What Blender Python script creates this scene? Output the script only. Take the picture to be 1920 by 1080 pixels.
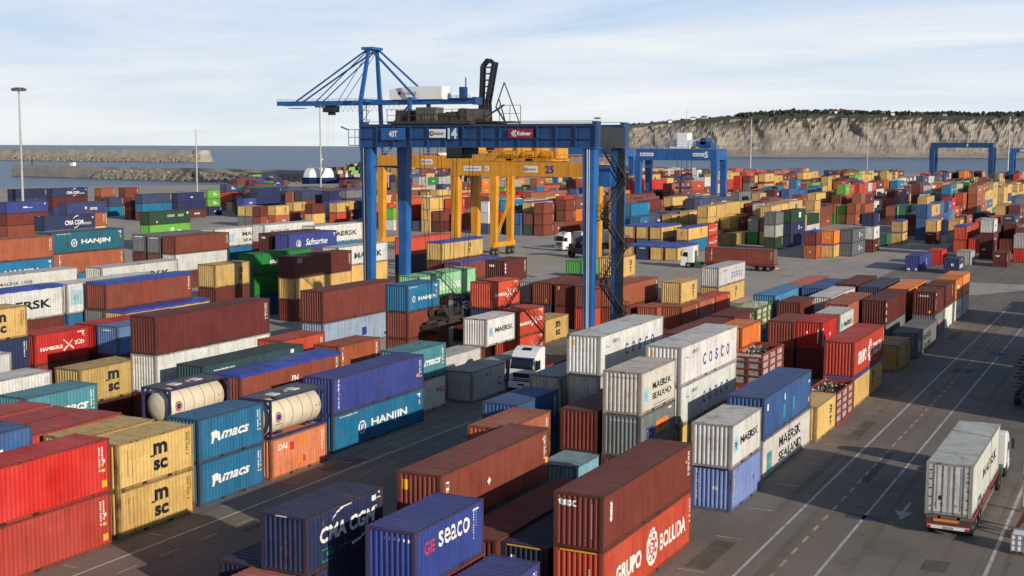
import bpy, bmesh, math, random
from mathutils import Vector, Matrix
R = math.radians
rnd = random.Random(5)
for o in list(bpy.data.objects): bpy.data.objects.remove(o)
scene = bpy.context.scene
C = scene.collection

# ---------------------------------------------------------------- camera
YAW, PITCH, ROLL, CAMH = -0.46853, 0.109105, 0.0046723, 21.06
cs, sn = math.cos(YAW), math.sin(YAW)
fw = Vector((sn*math.cos(PITCH), cs*math.cos(PITCH), -math.sin(PITCH)))
rt = Vector((cs, -sn, 0)); up = rt.cross(fw)
rt2 = rt*math.cos(ROLL) + up*math.sin(ROLL); up2 = up*math.cos(ROLL) - rt*math.sin(ROLL)
cam = bpy.data.cameras.new('camera'); cam.sensor_width = 36; cam.lens = 36*2422.9/1920
cam.clip_start = 0.5; cam.clip_end = 60000
camo = bpy.data.objects.new('camera', cam); C.objects.link(camo)
M = Matrix((rt2, up2, -fw)).transposed().to_4x4(); M.translation = (0, 0, CAMH)
camo.matrix_world = M
scene.camera = camo

# ---------------------------------------------------------------- light
SUN_AZ, SUN_EL = 112, 17
w = bpy.data.worlds.new('World'); scene.world = w; w.use_nodes = True
nt = w.node_tree; nt.nodes.clear()
def N(tree, t, **k):
    n = tree.nodes.new(t)
    for a, b in k.items():
        if a == 'inp':
            for i, v in b.items(): n.inputs[i].default_value = v
        else: setattr(n, a, b)
    return n
out = N(nt, 'ShaderNodeOutputWorld'); bg = N(nt, 'ShaderNodeBackground'); bg.inputs[1].default_value = 0.105
sky = N(nt, 'ShaderNodeTexSky', sky_type='NISHITA', sun_disc=False, sun_elevation=R(SUN_EL), sun_rotation=R(SUN_AZ), altitude=20, air_density=1.0, dust_density=0.4, ozone_density=2.2)
tc = N(nt, 'ShaderNodeTexCoord'); sep = N(nt, 'ShaderNodeSeparateXYZ'); nt.links.new(tc.outputs['Generated'], sep.inputs[0])
zc = N(nt, 'ShaderNodeMath', operation='ADD', inp={1: 0.10}); nt.links.new(sep.outputs[2], zc.inputs[0])
zm = N(nt, 'ShaderNodeMath', operation='MAXIMUM', inp={1: 0.03}); nt.links.new(zc.outputs[0], zm.inputs[0])
dv = N(nt, 'ShaderNodeVectorMath', operation='DIVIDE'); cb = N(nt, 'ShaderNodeCombineXYZ')
for i in range(3): nt.links.new(zm.outputs[0], cb.inputs[i])
nt.links.new(tc.outputs['Generated'], dv.inputs[0]); nt.links.new(cb.outputs[0], dv.inputs[1])
mp = N(nt, 'ShaderNodeMapping'); mp.inputs['Rotation'].default_value = (0, 0, R(-38)); mp.inputs['Scale'].default_value = (0.50, 0.95, 1); mp.inputs['Location'].default_value = (3.1, 1.7, 0)
nt.links.new(dv.outputs[0], mp.inputs[0])
n1 = N(nt, 'ShaderNodeTexNoise', inp={'Scale': 0.9, 'Detail': 9.0, 'Roughness': 0.62, 'Distortion': 0.5}); nt.links.new(mp.outputs[0], n1.inputs[0])
n2 = N(nt, 'ShaderNodeTexNoise', inp={'Scale': 0.35, 'Detail': 3.0}); nt.links.new(dv.outputs[0], n2.inputs[0])
mm = N(nt, 'ShaderNodeMath', operation='MULTIPLY_ADD', inp={1: 0.55}); nt.links.new(n2.outputs[0], mm.inputs[0]); nt.links.new(n1.outputs[0], mm.inputs[2])
cr = N(nt, 'ShaderNodeValToRGB'); cr.color_ramp.elements[0].position = 0.58; cr.color_ramp.elements[1].position = 0.98
cr.color_ramp.elements[0].color = (0, 0, 0, 1); cr.color_ramp.elements[1].color = (0.85, 0.85, 0.85, 1)
nt.links.new(mm.outputs[0], cr.inputs[0])
mixc = N(nt, 'ShaderNodeMix', data_type='RGBA'); mixc.inputs[7].default_value = (9.4, 9.35, 9.4, 1)
nt.links.new(cr.outputs[0], mixc.inputs[0]); tint = N(nt, 'ShaderNodeMix', data_type='RGBA', blend_type='MULTIPLY', inp={0: 1.0}); tint.inputs[7].default_value = (1.10, 1.04, 1.0, 1)
nt.links.new(sky.outputs[0], tint.inputs[6]); hz = N(nt, 'ShaderNodeValToRGB'); e = hz.color_ramp.elements; e[0].position = 0.0; e[0].color = (.78, .86, .90, 1); e[1].position = 0.12; e[1].color = (.47, .655, .93, 1)
nt.links.new(sep.outputs[2], hz.inputs[0]); hs_ = N(nt, 'ShaderNodeVectorMath', operation='SCALE'); hs_.inputs[3].default_value = 9.5; nt.links.new(hz.outputs[0], hs_.inputs[0])
low = N(nt, 'ShaderNodeMapRange', inp={1: 0.10, 2: 0.34, 3: 1.0, 4: 0.0}); nt.links.new(sep.outputs[2], low.inputs[0])
hzm = N(nt, 'ShaderNodeMix', data_type='RGBA'); nt.links.new(low.outputs[0], hzm.inputs[0]); nt.links.new(tint.outputs[2], hzm.inputs[6]); nt.links.new(hs_.outputs[0], hzm.inputs[7]); nt.links.new(hzm.outputs[2], mixc.inputs[6])
cl = N(nt, 'ShaderNodeMath', operation='MULTIPLY'); nt.links.new(cr.outputs[0], cl.inputs[0]); nt.links.new(low.outputs[0], cl.inputs[1]); nt.links.new(cl.outputs[0], mixc.inputs[0])
nt.links.new(mixc.outputs[2], bg.inputs[0]); nt.links.new(bg.outputs[0], out.inputs[0])
sl = bpy.data.lights.new('sun', 'SUN'); sl.energy = 4.8; sl.angle = R(0.5); sl.color = (1.0, 0.89, 0.74)
so = bpy.data.objects.new('sun', sl); C.objects.link(so)
sd = Vector((math.sin(R(SUN_AZ))*math.cos(R(SUN_EL)), math.cos(R(SUN_AZ))*math.cos(R(SUN_EL)), math.sin(R(SUN_EL))))
so.rotation_euler = sd.to_track_quat('Z', 'Y').to_euler(); so.location = sd*200
vs = scene.view_settings; vs.view_transform = 'Standard'; vs.look = 'None'; vs.exposure = -0.05; vs.gamma = 1.0

# ---------------------------------------------------------------- materials
MATS = {}
def pbsdf(name, col=(.5, .5, .5), rough=.6, metal=0.0):
    m = bpy.data.materials.new(name); m.use_nodes = True
    b = m.node_tree.nodes['Principled BSDF']
    b.inputs['Base Color'].default_value = (*col, 1); b.inputs['Roughness'].default_value = rough; b.inputs['Metallic'].default_value = metal
    MATS[name] = m
    return m, m.node_tree, b
def ramp(t, src, p0, p1, c0=(0, 0, 0, 1), c1=(1, 1, 1, 1)):
    r = N(t, 'ShaderNodeValToRGB'); r.color_ramp.elements[0].position = p0; r.color_ramp.elements[1].position = p1
    r.color_ramp.elements[0].color = c0; r.color_ramp.elements[1].color = c1
    t.links.new(src, r.inputs[0]); return r.outputs[0]
def mixrgb(t, fac, a, b, mode='MIX'):
    m = N(t, 'ShaderNodeMix', data_type='RGBA', blend_type=mode)
    for s, i in ((fac, 0), (a, 6), (b, 7)):
        if hasattr(s, 'links'): t.links.new(s, m.inputs[i])
        else: m.inputs[i].default_value = s if i == 0 else (*s, 1)
    return m.outputs[2]
def noise(t, vec, scale, detail=4, rough=.55, sc=(1, 1, 1)):
    mp = N(t, 'ShaderNodeMapping'); mp.inputs['Scale'].default_value = sc; t.links.new(vec, mp.inputs[0])
    n = N(t, 'ShaderNodeTexNoise', inp={'Scale': scale, 'Detail': detail, 'Roughness': rough}); t.links.new(mp.outputs[0], n.inputs[0])
    return n.outputs[0]
def objvec(t):
    tc = N(t, 'ShaderNodeTexCoord'); oi = N(t, 'ShaderNodeObjectInfo')
    ad = N(t, 'ShaderNodeVectorMath', operation='ADD'); cb = N(t, 'ShaderNodeCombineXYZ')
    ml = N(t, 'ShaderNodeMath', operation='MULTIPLY', inp={1: 91.0}); t.links.new(oi.outputs['Random'], ml.inputs[0])
    for i in range(3): t.links.new(ml.outputs[0], cb.inputs[i])
    t.links.new(tc.outputs['Object'], ad.inputs[0]); t.links.new(cb.outputs[0], ad.inputs[1])
    return ad.outputs[0], oi.outputs['Color'], oi.outputs['Random']
def paint(name, rust=.5, fade=.25, rough=.5, dark=1.0, roof=False):
    m, t, b = pbsdf(name, rough=rough); b.inputs['Specular IOR Level'].default_value = .28
    v, col, rd = objvec(t)
    big = noise(t, v, .35, 3); fine = noise(t, v, 3.0, 6, .65)
    streak = noise(t, v, 2.2, 4, .6, (1, 1, .16) if not roof else (.3, 1, 1))
    g = N(t, 'ShaderNodeHueSaturation', inp={'Saturation': .85, 'Value': 1.22}); t.links.new(col, g.inputs['Color'])
    c = mixrgb(t, ramp(t, big, .35, .8, (0, 0, 0, 1), (fade*2.2,)*3+(1,)), col, g.outputs[0])
    if roof:
        c = mixrgb(t, .13, c, (.26, .21, .20))
        c = mixrgb(t, ramp(t, noise(t, v, .8, 6, .7), .52, .72), c, mixrgb(t, .55, c, (.13, .10, .085)))
    c = mixrgb(t, ramp(t, streak, .46, .74), c, mixrgb(t, 1.0, c, (.76, .71, .66), 'MULTIPLY'))
    c = mixrgb(t, ramp(t, fine, .44, .62, (.0,)*3+(1,), (.14,)*3+(1,)), c, (.09, .065, .05))
    if not roof:
        sp_ = N(t, 'ShaderNodeSeparateXYZ'); t.links.new(v, sp_.inputs[0]); cb_ = N(t, 'ShaderNodeCombineXYZ'); t.links.new(sp_.outputs[1], cb_.inputs[0]); t.links.new(sp_.outputs[2], cb_.inputs[1])
        bk = N(t, 'ShaderNodeTexBrick', inp={'Scale': .55, 'Mortar Size': 0.0, 'Bias': -.35, 'Brick Width': .62, 'Row Height': .48, 'Color1': (1, 1, 1, 1), 'Color2': (.80, .79, .78, 1)}); t.links.new(cb_.outputs[0], bk.inputs[0])
        c = mixrgb(t, .75, c, mixrgb(t, 1.0, c, bk.outputs[0], 'MULTIPLY'))
    patch = noise(t, v, 1.1, 7, .72, (1, 1, .5))
    c = mixrgb(t, ramp(t, patch, .66-.10*rust, .74-.08*rust), c, (.14, .052, .025))
    if rust > 1: c = mixrgb(t, .42, c, (.085, .048, .034))
    if dark != 1: c = mixrgb(t, 1.0, c, (dark,)*3, 'MULTIPLY')
    t.links.new(c, b.inputs['Base Color'])
    bp = N(t, 'ShaderNodeBump', inp={'Strength': .45, 'Distance': .05}); t.links.new(noise(t, v, .9, 3), bp.inputs['Height']); t.links.new(bp.outputs[0], b.inputs['Normal'])
    return m
paint('container_paint', rust=.25, fade=.14)
paint('container_roof', rust=.45, fade=.35, rough=.65, roof=True)
paint('container_frame', rust=1.15, dark=.78, rough=.6)
def simple(name, col, rough=.6, metal=0., var=.35, scale=1.2):
    m, t, b = pbsdf(name, col, rough, metal)
    v, _, _ = objvec(t)
    n = noise(t, v, scale, 5, .6)
    d = tuple(x*(1-var) for x in col)
    t.links.new(mixrgb(t, ramp(t, n, .35, .7), col, d), b.inputs['Base Color'])
    return m
for nm, col, ro in [('letter_white', (.78, .77, .74), .5), ('letter_black', (.012, .012, .014), .5), ('letter_dkblue', (.025, .04, .25), .5), ('letter_red', (.62, .03, .02), .5),
                    ('letter_yellow', (.80, .42, .02), .5), ('letter_sky', (.28, .55, .68), .5), ('letter_teal', (.03, .27, .30), .5), ('letter_orange', (.78, .22, .04), .5), ('letter_green', (.02, .30, .10), .5), ('letter_brown', (.10, .035, .02), .6),
                    ('letter_grey', (.30, .30, .32), .5)]:
    simple(nm, col, ro, var=.22, scale=4)
simple('hole_shade', (.012, .012, .012), .8)
simple('tarp_blue', (.035, .07, .36), .45, var=.45, scale=.7)
simple('tarp_grey', (.10, .085, .08), .7, var=.4, scale=.6)
def crane(name, col, k=.5):
    m, t, b = pbsdf(name, col, .42)
    v, _, _ = objvec(t)
    c = mixrgb(t, ramp(t, noise(t, v, 1.6, 5, .65, (1, 1, .07)), .42, .72), col, tuple(x*k for x in col))
    c = mixrgb(t, ramp(t, noise(t, v, .5, 4), .4, .75, (0,)*3+(1,), (.4,)*3+(1,)), c, tuple(x*1.5+.01 for x in col))
    c = mixrgb(t, ramp(t, noise(t, v, 2.4, 6, .75, (1, 1, .4)), .66, .73), c, (.10, .045, .022))
    t.links.new(c, b.inputs['Base Color'])
crane('crane_blue', (.015, .105, .33)); crane('crane_navy_and_shade', (.011, .056, .18))  # second blue: navy paint, also the shaded blue of the big crane girders
simple('crane_dark', (.022, .026, .030), .55, var=.4)
crane('crane_yellow', (.62, .27, .015), .62)
simple('machine_brown', (.060, .048, .040), .6, var=.4)
simple('machine_grey', (.13, .12, .11), .6, var=.3)
simple('steel', (.32, .32, .31), .45, .4)
simple('galvanised', (.45, .45, .43), .5, .2)
simple('rubber', (.018, .018, .018), .8)
simple('truck_white', (.80, .80, .79), .28, var=.08)
simple('truck_green', (.02, .12, .05), .4)
simple('truck_red', (.40, .04, .03), .45)
simple('glass_dark', (.015, .020, .024), .08, var=.1)
simple('plastic_black', (.02, .02, .022), .5)
simple('tank_cream', (.72, .62, .46), .4, var=.14, scale=1.5)
simple('tank_frame', (.035, .045, .13), .5, var=.5, scale=3)
simple('sign_white', (.75, .75, .74), .4, var=.1)
simple('sign_red', (.25, .015, .03), .4, var=.1)
simple('lens_amber', (.75, .25, .02), .3)
simple('lens_red', (.5, .02, .02), .3)
simple('ship_navy', (.015, .03, .13), .4, var=.2, scale=.2)
simple('ship_white', (.78, .79, .80), .4, var=.1, scale=.2)
simple('roof_tile', (.30, .10, .06), .8)
simple('cream_load', (.62, .55, .40), .7, var=.45, scale=2)
simple('crate_panel', (.42, .40, .38), .7, var=.55, scale=2.5)
def scrapmat():
    m, t, b = pbsdf('scrap_metal', rough=.55, metal=.3)
    tc = N(t, 'ShaderNodeTexCoord'); vo = N(t, 'ShaderNodeTexVoronoi', inp={'Scale': 4.0}); t.links.new(tc.outputs['Object'], vo.inputs[0])
    s = N(t, 'ShaderNodeSeparateColor'); t.links.new(vo.outputs['Color'], s.inputs[0])
    r = N(t, 'ShaderNodeValToRGB'); r.color_ramp.interpolation = 'CONSTANT'
    for i, (p, c) in enumerate([(0, (.03, .03, .03)), (.25, (.12, .07, .045)), (.45, (.35, .34, .33)), (.6, (.07, .05, .04)), (.75, (.55, .53, .50)), (.88, (.42, .16, .03)), (.94, (.04, .06, .10))]):
        e = r.color_ramp.elements[i] if i < 2 else r.color_ramp.elements.new(p)
        e.position = p; e.color = (*c, 1)
    t.links.new(s.outputs[0], r.inputs[0]); t.links.new(r.outputs[0], b.inputs['Base Color'])
scrapmat()
def groundmat(name, c0, c1, c2, spot):
    m, t, b = pbsdf(name, rough=.85)
    tc = N(t, 'ShaderNodeTexCoord'); v = tc.outputs['Object']
    c = mixrgb(t, ramp(t, noise(t, v, .045, 6, .62), .36, .66), c0, c1)
    c = mixrgb(t, ramp(t, noise(t, v, .3, 8, .7, (1, .22, 1)), .45, .75), c, c2)
    c = mixrgb(t, ramp(t, noise(t, v, .55, 5, .6), .60, .72, (0,)*3+(1,), (.75,)*3+(1,)), c, spot)
    c = mixrgb(t, ramp(t, noise(t, v, 9, 4, .7), .3, .75, (0,)*3+(1,), (.28,)*3+(1,)), c, tuple(x*1.6 for x in c1))
    c = mixrgb(t, ramp(t, noise(t, v, 1.1, 5, .65, (1, .018, 1)), .54, .70, (0,)*3+(1,), (.55,)*3+(1,)), c, spot)
    c = mixrgb(t, ramp(t, noise(t, v, .12, 3, .5), .60, .66, (0,)*3+(1,), (.5,)*3+(1,)), c, c2)
    # slab joints
    br = N(t, 'ShaderNodeTexBrick', inp={'Scale': .12, 'Mortar Size': .003, 'Color1': (1, 1, 1, 1), 'Color2': (.97, .97, .97, 1), 'Mortar': (.82, .82, .82, 1)}); t.links.new(v, br.inputs[0])
    c = mixrgb(t, 1.0, c, br.outputs[0], 'MULTIPLY')
    t.links.new(c, b.inputs['Base Color'])
    bp = N(t, 'ShaderNodeBump', inp={'Strength': .3, 'Distance': .02}); t.links.new(noise(t, v, 6, 4), bp.inputs['Height']); t.links.new(bp.outputs[0], b.inputs['Normal'])
groundmat('asphalt', (.158, .132, .112), (.215, .182, .154), (.118, .099, .085), (.070, .058, .049))
groundmat('concrete', (.34, .30, .255), (.42, .375, .325), (.27, .24, .205), (.17, .15, .13))
simple('line_white', (.58, .57, .55), .7, var=.45, scale=1.4)
simple('line_yellow', (.50, .43, .27), .7, var=.5, scale=1.4)
simple('line_blue', (.06, .07, .12), .7, var=.4, scale=1.4)
def seamat():
    m, t, b = pbsdf('sea_water', (.018, .052, .095), .32)
    tc = N(t, 'ShaderNodeTexCoord'); v = tc.outputs['Object']
    c = mixrgb(t, ramp(t, noise(t, v, .004, 5, .6, (.5, 1, 1)), .35, .7), (.030, .072, .125), (.020, .052, .098))
    c = mixrgb(t, ramp(t, noise(t, v, .03, 6, .7, (.35, 1, 1)), .62, .8, (0,)*3+(1,), (.35,)*3+(1,)), c, (.10, .15, .19))
    t.links.new(c, b.inputs['Base Color'])
    bp = N(t, 'ShaderNodeBump', inp={'Strength': .9, 'Distance': 1.6}); t.links.new(noise(t, v, .09, 6, .65, (.45, 1, 1)), bp.inputs['Height']); t.links.new(bp.outputs[0], b.inputs['Normal'])
seamat()
def cliffmat():
    m, t, b = pbsdf('cliff_rock', rough=.9)
    tc = N(t, 'ShaderNodeTexCoord'); v = tc.outputs['Object']
    c = mixrgb(t, ramp(t, noise(t, v, .012, 8, .68, (1, 1, 1.6)), .36, .68), (.33, .285, .235), (.17, .148, .125))
    c = mixrgb(t, ramp(t, noise(t, v, .05, 6, .7, (1, 1, 3)), .42, .72, (0,)*3+(1,), (.7,)*3+(1,)), c, (.42, .37, .31))
    c = mixrgb(t, ramp(t, noise(t, v, .009, 6, .65), .58, .72, (0,)*3+(1,), (.8,)*3+(1,)), c, (.10, .09, .075))
    c = mixrgb(t, ramp(t, noise(t, v, .03, 5, .6, (.25, .25, 3)), .50, .66, (0,)*3+(1,), (.5,)*3+(1,)), c, (.15, .13, .11))
    ge = N(t, 'ShaderNodeNewGeometry'); s = N(t, 'ShaderNodeSeparateXYZ'); t.links.new(ge.outputs['True Normal'], s.inputs[0])
    sc = mixrgb(t, ramp(t, noise(t, v, .02, 6, .7), .35, .7), (.040, .048, .026), (.085, .075, .045))
    pz = N(t, 'ShaderNodeSeparateXYZ'); t.links.new(v, pz.inputs[0]); hm = N(t, 'ShaderNodeMapRange', inp={1: 62.0, 2: 92.0}); t.links.new(pz.outputs[2], hm.inputs[0])
    fm = N(t, 'ShaderNodeMath', operation='MULTIPLY'); t.links.new(ramp(t, s.outputs[2], .55, .8), fm.inputs[0]); t.links.new(hm.outputs[0], fm.inputs[1])
    c = mixrgb(t, fm.outputs[0], c, sc)
    t.links.new(c, b.inputs['Base Color'])
cliffmat()
simple('scrub', (.030, .040, .022), .9, var=.6, scale=.05)
def rockmat():
    m, t, b = pbsdf('armour_rock', rough=.9)
    tc = N(t, 'ShaderNodeTexCoord'); v = tc.outputs['Object']
    c = mixrgb(t, ramp(t, noise(t, v, .25, 5, .7), .35, .7), (.36, .32, .265), (.16, .14, .118))
    t.links.new(c, b.inputs['Base Color'])
rockmat()
simple('mole_concrete', (.40, .36, .305), .9, var=.4, scale=.08)
def stuffmat():
    m, t, b = pbsdf('far_container_paint', rough=.55)
    at = N(t, 'ShaderNodeAttribute', attribute_name='paint')
    tc = N(t, 'ShaderNodeTexCoord')
    c = mixrgb(t, ramp(t, noise(t, tc.outputs['Object'], .35, 5, .7), .4, .75, (0,)*3+(1,), (.45,)*3+(1,)), at.outputs['Color'], (.16, .11, .085))
    t.links.new(c, b.inputs['Base Color'])
stuffmat()

# ---------------------------------------------------------------- mesh helpers
class MB:
    def __init__(s): s.v = []; s.f = []; s.m = []
    def add(s, vs, fs, mi=0):
        b = len(s.v); s.v += [tuple(x) for x in vs]; s.f += [tuple(b+i for i in f) for f in fs]; s.m += [mi]*len(fs)
    def box(s, x0, x1, y0, y1, z0, z1, mi=0):
        s.add([(x0, y0, z0), (x1, y0, z0), (x1, y1, z0), (x0, y1, z0), (x0, y0, z1), (x1, y0, z1), (x1, y1, z1), (x0, y1, z1)],
              [(3, 2, 1, 0), (4, 5, 6, 7), (0, 1, 5, 4), (1, 2, 6, 5), (2, 3, 7, 6), (3, 0, 4, 7)], mi)
    def frustum(s, c0, w0, d0, c1, w1, d1, mi=0):
        q = []
        for (x, y, z), a, b in ((c0, w0, d0), (c1, w1, d1)):
            q += [(x-a/2, y-b/2, z), (x+a/2, y-b/2, z), (x+a/2, y+b/2, z), (x-a/2, y+b/2, z)]
        s.add(q, [(3, 2, 1, 0), (4, 5, 6, 7), (0, 1, 5, 4), (1, 2, 6, 5), (2, 3, 7, 6), (3, 0, 4, 7)], mi)
    def bar(s, p, q, a, b=None, mi=0):
        b = b or a; p = Vector(p); q = Vector(q); d = (q-p).normalized()
        u = Vector((0, 0, 1)) if abs(d.z) < .9 else Vector((0, 1, 0))
        e = d.cross(u).normalized()*a/2; g = e.cross(d).normalized()*b/2
        s.add([p-e-g, p+e-g, p+e+g, p-e+g, q-e-g, q+e-g, q+e+g, q-e+g], [(3, 2, 1, 0), (4, 5, 6, 7), (0, 1, 5, 4), (1, 2, 6, 5), (2, 3, 7, 6), (3, 0, 4, 7)], mi)
    def tube(s, p, q, r0, r1=None, n=10, mi=0, caps=True):
        r1 = r0 if r1 is None else r1; p = Vector(p); q = Vector(q); d = (q-p).normalized()
        u = Vector((0, 0, 1)) if abs(d.z) < .9 else Vector((0, 1, 0))
        e = d.cross(u).normalized(); g = e.cross(d).normalized(); vs = []
        for P, r in ((p, r0), (q, r1)):
            for i in range(n):
                a = 2*math.pi*i/n; vs.append(P+e*math.cos(a)*r+g*math.sin(a)*r)
        fs = [(i, (i+1) % n, n+(i+1) % n, n+i) for i in range(n)]
        if caps: fs += [tuple(range(n))[::-1], tuple(range(n, 2*n))]
        s.add(vs, fs, mi)
    def lathe(s, axis_p, axis_d, prof, n=20, mi=0):
        p = Vector(axis_p); d = Vector(axis_d).normalized(); u = Vector((0, 0, 1)) if abs(d.z) < .9 else Vector((0, 1, 0))
        e = d.cross(u).normalized(); g = e.cross(d).normalized(); vs = []; fs = []
        for h, r in prof:
            for i in range(n):
                a = 2*math.pi*i/n; vs.append(p+d*h+e*math.cos(a)*r+g*math.sin(a)*r)
        for k in range(len(prof)-1):
            for i in range(n): fs.append((k*n+i, k*n+(i+1) % n, (k+1)*n+(i+1) % n, (k+1)*n+i))
        s.add(vs, fs, mi)
    def prism(s, poly, axis, a, b, mi=0):
        # poly in the plane of the two other axes, extruded along axis from a to b
        def P(p, t): return {'x': (t, p[0], p[1]), 'y': (p[0], t, p[1]), 'z': (p[0], p[1], t)}[axis]
        n = len(poly); vs = [P(p, a) for p in poly]+[P(p, b) for p in poly]
        fs = [(i, (i+1) % n, n+(i+1) % n, n+i) for i in range(n)]+[tuple(range(n))[::-1], tuple(range(n, 2*n))]
        s.add(vs, fs, mi)
    def mesh(s, name, mats, smooth=False, fix=True):
        me = bpy.data.meshes.new(name); me.from_pydata(s.v, [], s.f)
        for m in mats: me.materials.append(MATS[m])
        me.polygons.foreach_set('material_index', s.m)
        if smooth: me.polygons.foreach_set('use_smooth', [True]*len(s.f))
        me.update()
        if fix:
            bm = bmesh.new(); bm.from_mesh(me); bmesh.ops.recalc_face_normals(bm, faces=bm.faces); bm.to_mesh(me); bm.free()
        return me
    def build(s, name, mats, parent=None, loc=(0, 0, 0), rz=0, smooth=False, fix=True):
        if isinstance(mats, str): mats = [mats]
        return link(name, s.mesh(name, mats, smooth, fix), parent, loc, rz)
def link(name, me, parent=None, loc=(0, 0, 0), rz=0):
    o = bpy.data.objects.new(name, me); C.objects.link(o); o.location = loc; o.rotation_euler = (0, 0, rz)
    if parent: o.parent = parent
    return o
def tag(o, label, cat, group=None, kind=None):
    if kind: o['kind'] = kind
    if label: o['label'] = label
    if cat: o['category'] = cat
    if group: o['group'] = group
    return o
def thing(name, label, cat, loc=(0, 0, 0), rz=0, group=None):
    return tag(link(name, None, None, loc, rz), label, cat, group)
def structure(o): o['kind'] = 'structure'; return o

# ---------------------------------------------------------------- setting
def sheet(name, poly, z, mat):
    mb = MB(); mb.add([(x, y, z) for x, y in poly], [tuple(range(len(poly)))]); return structure(mb.build(name, mat, fix=False))
mb = MB()
mb.add([(-30000, -3000, -3), (30000, -3000, -3), (30000, 50000, -3), (-30000, 50000, -3)], [(0, 1, 2, 3)]); structure(mb.build('sea', 'sea_water', fix=False))
land = [(600, -120), (600, 1150), (-120, 1150), (-250, 1090), (-256, 860), (-420, 590), (-510, 448), (-720, 120), (-720, -120)]
mb = MB(); mb.prism(land, 'z', -6, 0); structure(mb.build('yard_ground', 'concrete'))
sheet('road', [(60, -100), (60, 214), (-14, 214), (-24, 196), (-47, 192), (-47.2, 170), (-73, 170), (-74, 20), (-74, -100)][::1], .004, 'asphalt')
sheet('street', [(-41.5, 214.5), (-13, 214.5), (-13, 420), (-41.5, 420)], .004, 'asphalt')
def marks(name, mat, quads, z_=.012):
    mb = MB()
    for q in quads: mb.add([(x, y, z_) for x, y in q], [(0, 1, 2, 3)])
    return structure(mb.build(name, mat, fix=False))
def rect(x, w, y0, y1): return [(x-w/2, y0), (x+w/2, y0), (x+w/2, y1), (x-w/2, y1)]
simple('tar_patch', (.128, .108, .093), .9, var=.4, scale=1.2)
r_ = random.Random(21); pq = []
for x, y, a, b in [(-20.2, 63, 1.2, 5), (-16.2, 86, .5, 9), (-11.2, 60, 2.2, 1.6), (-19.6, 97, .9, 7), (-12.0, 100, 1.6, 3), (-16.6, 128, 1.8, 2.2), (-10.2, 92, .5, 12), (-47.9, 70, 1.3, 4), (-44.2, 60, .6, 10), (-45.8, 88, 1.5, 2.5), (-42.2, 104, .9, 6), (-9.5, 66.5, 1.3, 2.0), (-20.6, 152, 1.0, 6)]: pq.append([(x-a/2, y-b/2), (x+a/2+r_.uniform(-.1, .1), y-b/2), (x+a/2, y+b/2), (x-a/2, y+b/2+r_.uniform(-.2, .2))])
marks('tar_patch', 'tar_patch', pq, .008)
marks('lane_line', 'line_white', [rect(-18.15, .16, 40, 186), rect(-14.55, .16, 38, 178), rect(-46.9, .16, 30, 165), rect(-7.1, .2, 40, 120), rect(-4.2, .16, 40, 178)])
marks('lane_dash', 'line_yellow', [rect(-16.5, .17, 42+i*2.3, 43.2+i*2.3) for i in range(62)])
marks('bay_dash', 'line_yellow', [rect(-45.3, .12, 34+i*3.1, 35.4+i*3.1) for i in range(40)] + [[(-48.6, 40+i*6.1), (-47.6, 40+i*6.1), (-47.6, 40.12+i*6.1), (-48.6, 40.12+i*6.1)] for i in range(18)]
      + [[(-21.0, 60+i*6.2), (-19.6, 60+i*6.2), (-19.6, 60.14+i*6.2), (-21.0, 60.14+i*6.2)] for i in range(20)])
marks('road_arrow', 'line_white', [rect(-12.75, .17, 75.9, 78.1)]); mb = MB()
mb.add([(-13.25, 75.9, .012), (-12.6, 74.1, .012), (-12.2, 75.9, .012)], [(0, 1, 2)]); structure(mb.build('arrow_head', 'line_white', fix=False))
marks('road_patch', 'line_blue', [rect(-14.6, 2.0, 73.1, 74.1), rect(-14.6, 2.0, 139, 141)])
marks('painted_pad', 'line_yellow', [[(-48, 200), (-42, 200), (-42, 206), (-48, 206)], [(-38, 197), (-33, 197), (-33, 203), (-38, 203)], [(-30, 196), (-25, 196), (-25, 202), (-30, 202)], [(-108, 222), (-102, 222), (-102, 226), (-108, 226)]])

# ---------------------------------------------------------------- containers
PC = dict(maroon=(.115,.022,.020), maroonr=(.19,.040,.032), rustmaroon=(.150,.030,.022), rust=(.21,.050,.030), orbrown=(.33,.095,.045), orrust=(.34,.080,.030), orred=(.52,.062,.026), red=(.46,.045,.028), brightred=(.56,.018,.012), redfade=(.42,.045,.032), redroof=(.44,.050,.035), salmon=(.62,.19,.09), salmonr=(.46,.12,.07), orange=(.70,.19,.025), tan=(.60,.39,.13), tanshade=(.42,.29,.10), white=(.62,.62,.60), dirtywhite=(.56,.53,.47), ltgrey=(.40,.40,.38), grey=(.16,.175,.18), slategrey=(.11,.13,.155), ltblue=(.19,.27,.55), ltblueg=(.25,.32,.43), skyblue=(.16,.33,.40), skyblue2=(.05,.22,.42), midblue=(.035,.105,.28), blue=(.025,.050,.24), royal=(.030,.050,.23), royalg=(.035,.055,.17), navy=(.014,.024,.075), navyp=(.018,.032,.10), darknavy=(.010,.016,.045), slatenavy=(.040,.058,.12), hanjin=(.008,.155,.32), dkhanjin=(.010,.055,.12), hteal=(.012,.125,.19), hgreen=(.022,.075,.085), macsblue=(.014,.13,.26), teal=(.070,.27,.33), mint=(.28,.60,.33), mintteal=(.12,.42,.32), green=(.012,.22,.045), dgreen2=(.045,.14,.085), dkgreen=(.016,.055,.028), lime=(.14,.42,.055), limeg=(.07,.30,.07), poblue=(.10,.19,.42))  # olive tan is the common tan with shade put into its colour
GROUP = 'shipping containers stacked in the yard'
LEN = {2: 6.06, 4: 12.19, 5: 13.72}
HW = 1.22
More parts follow.
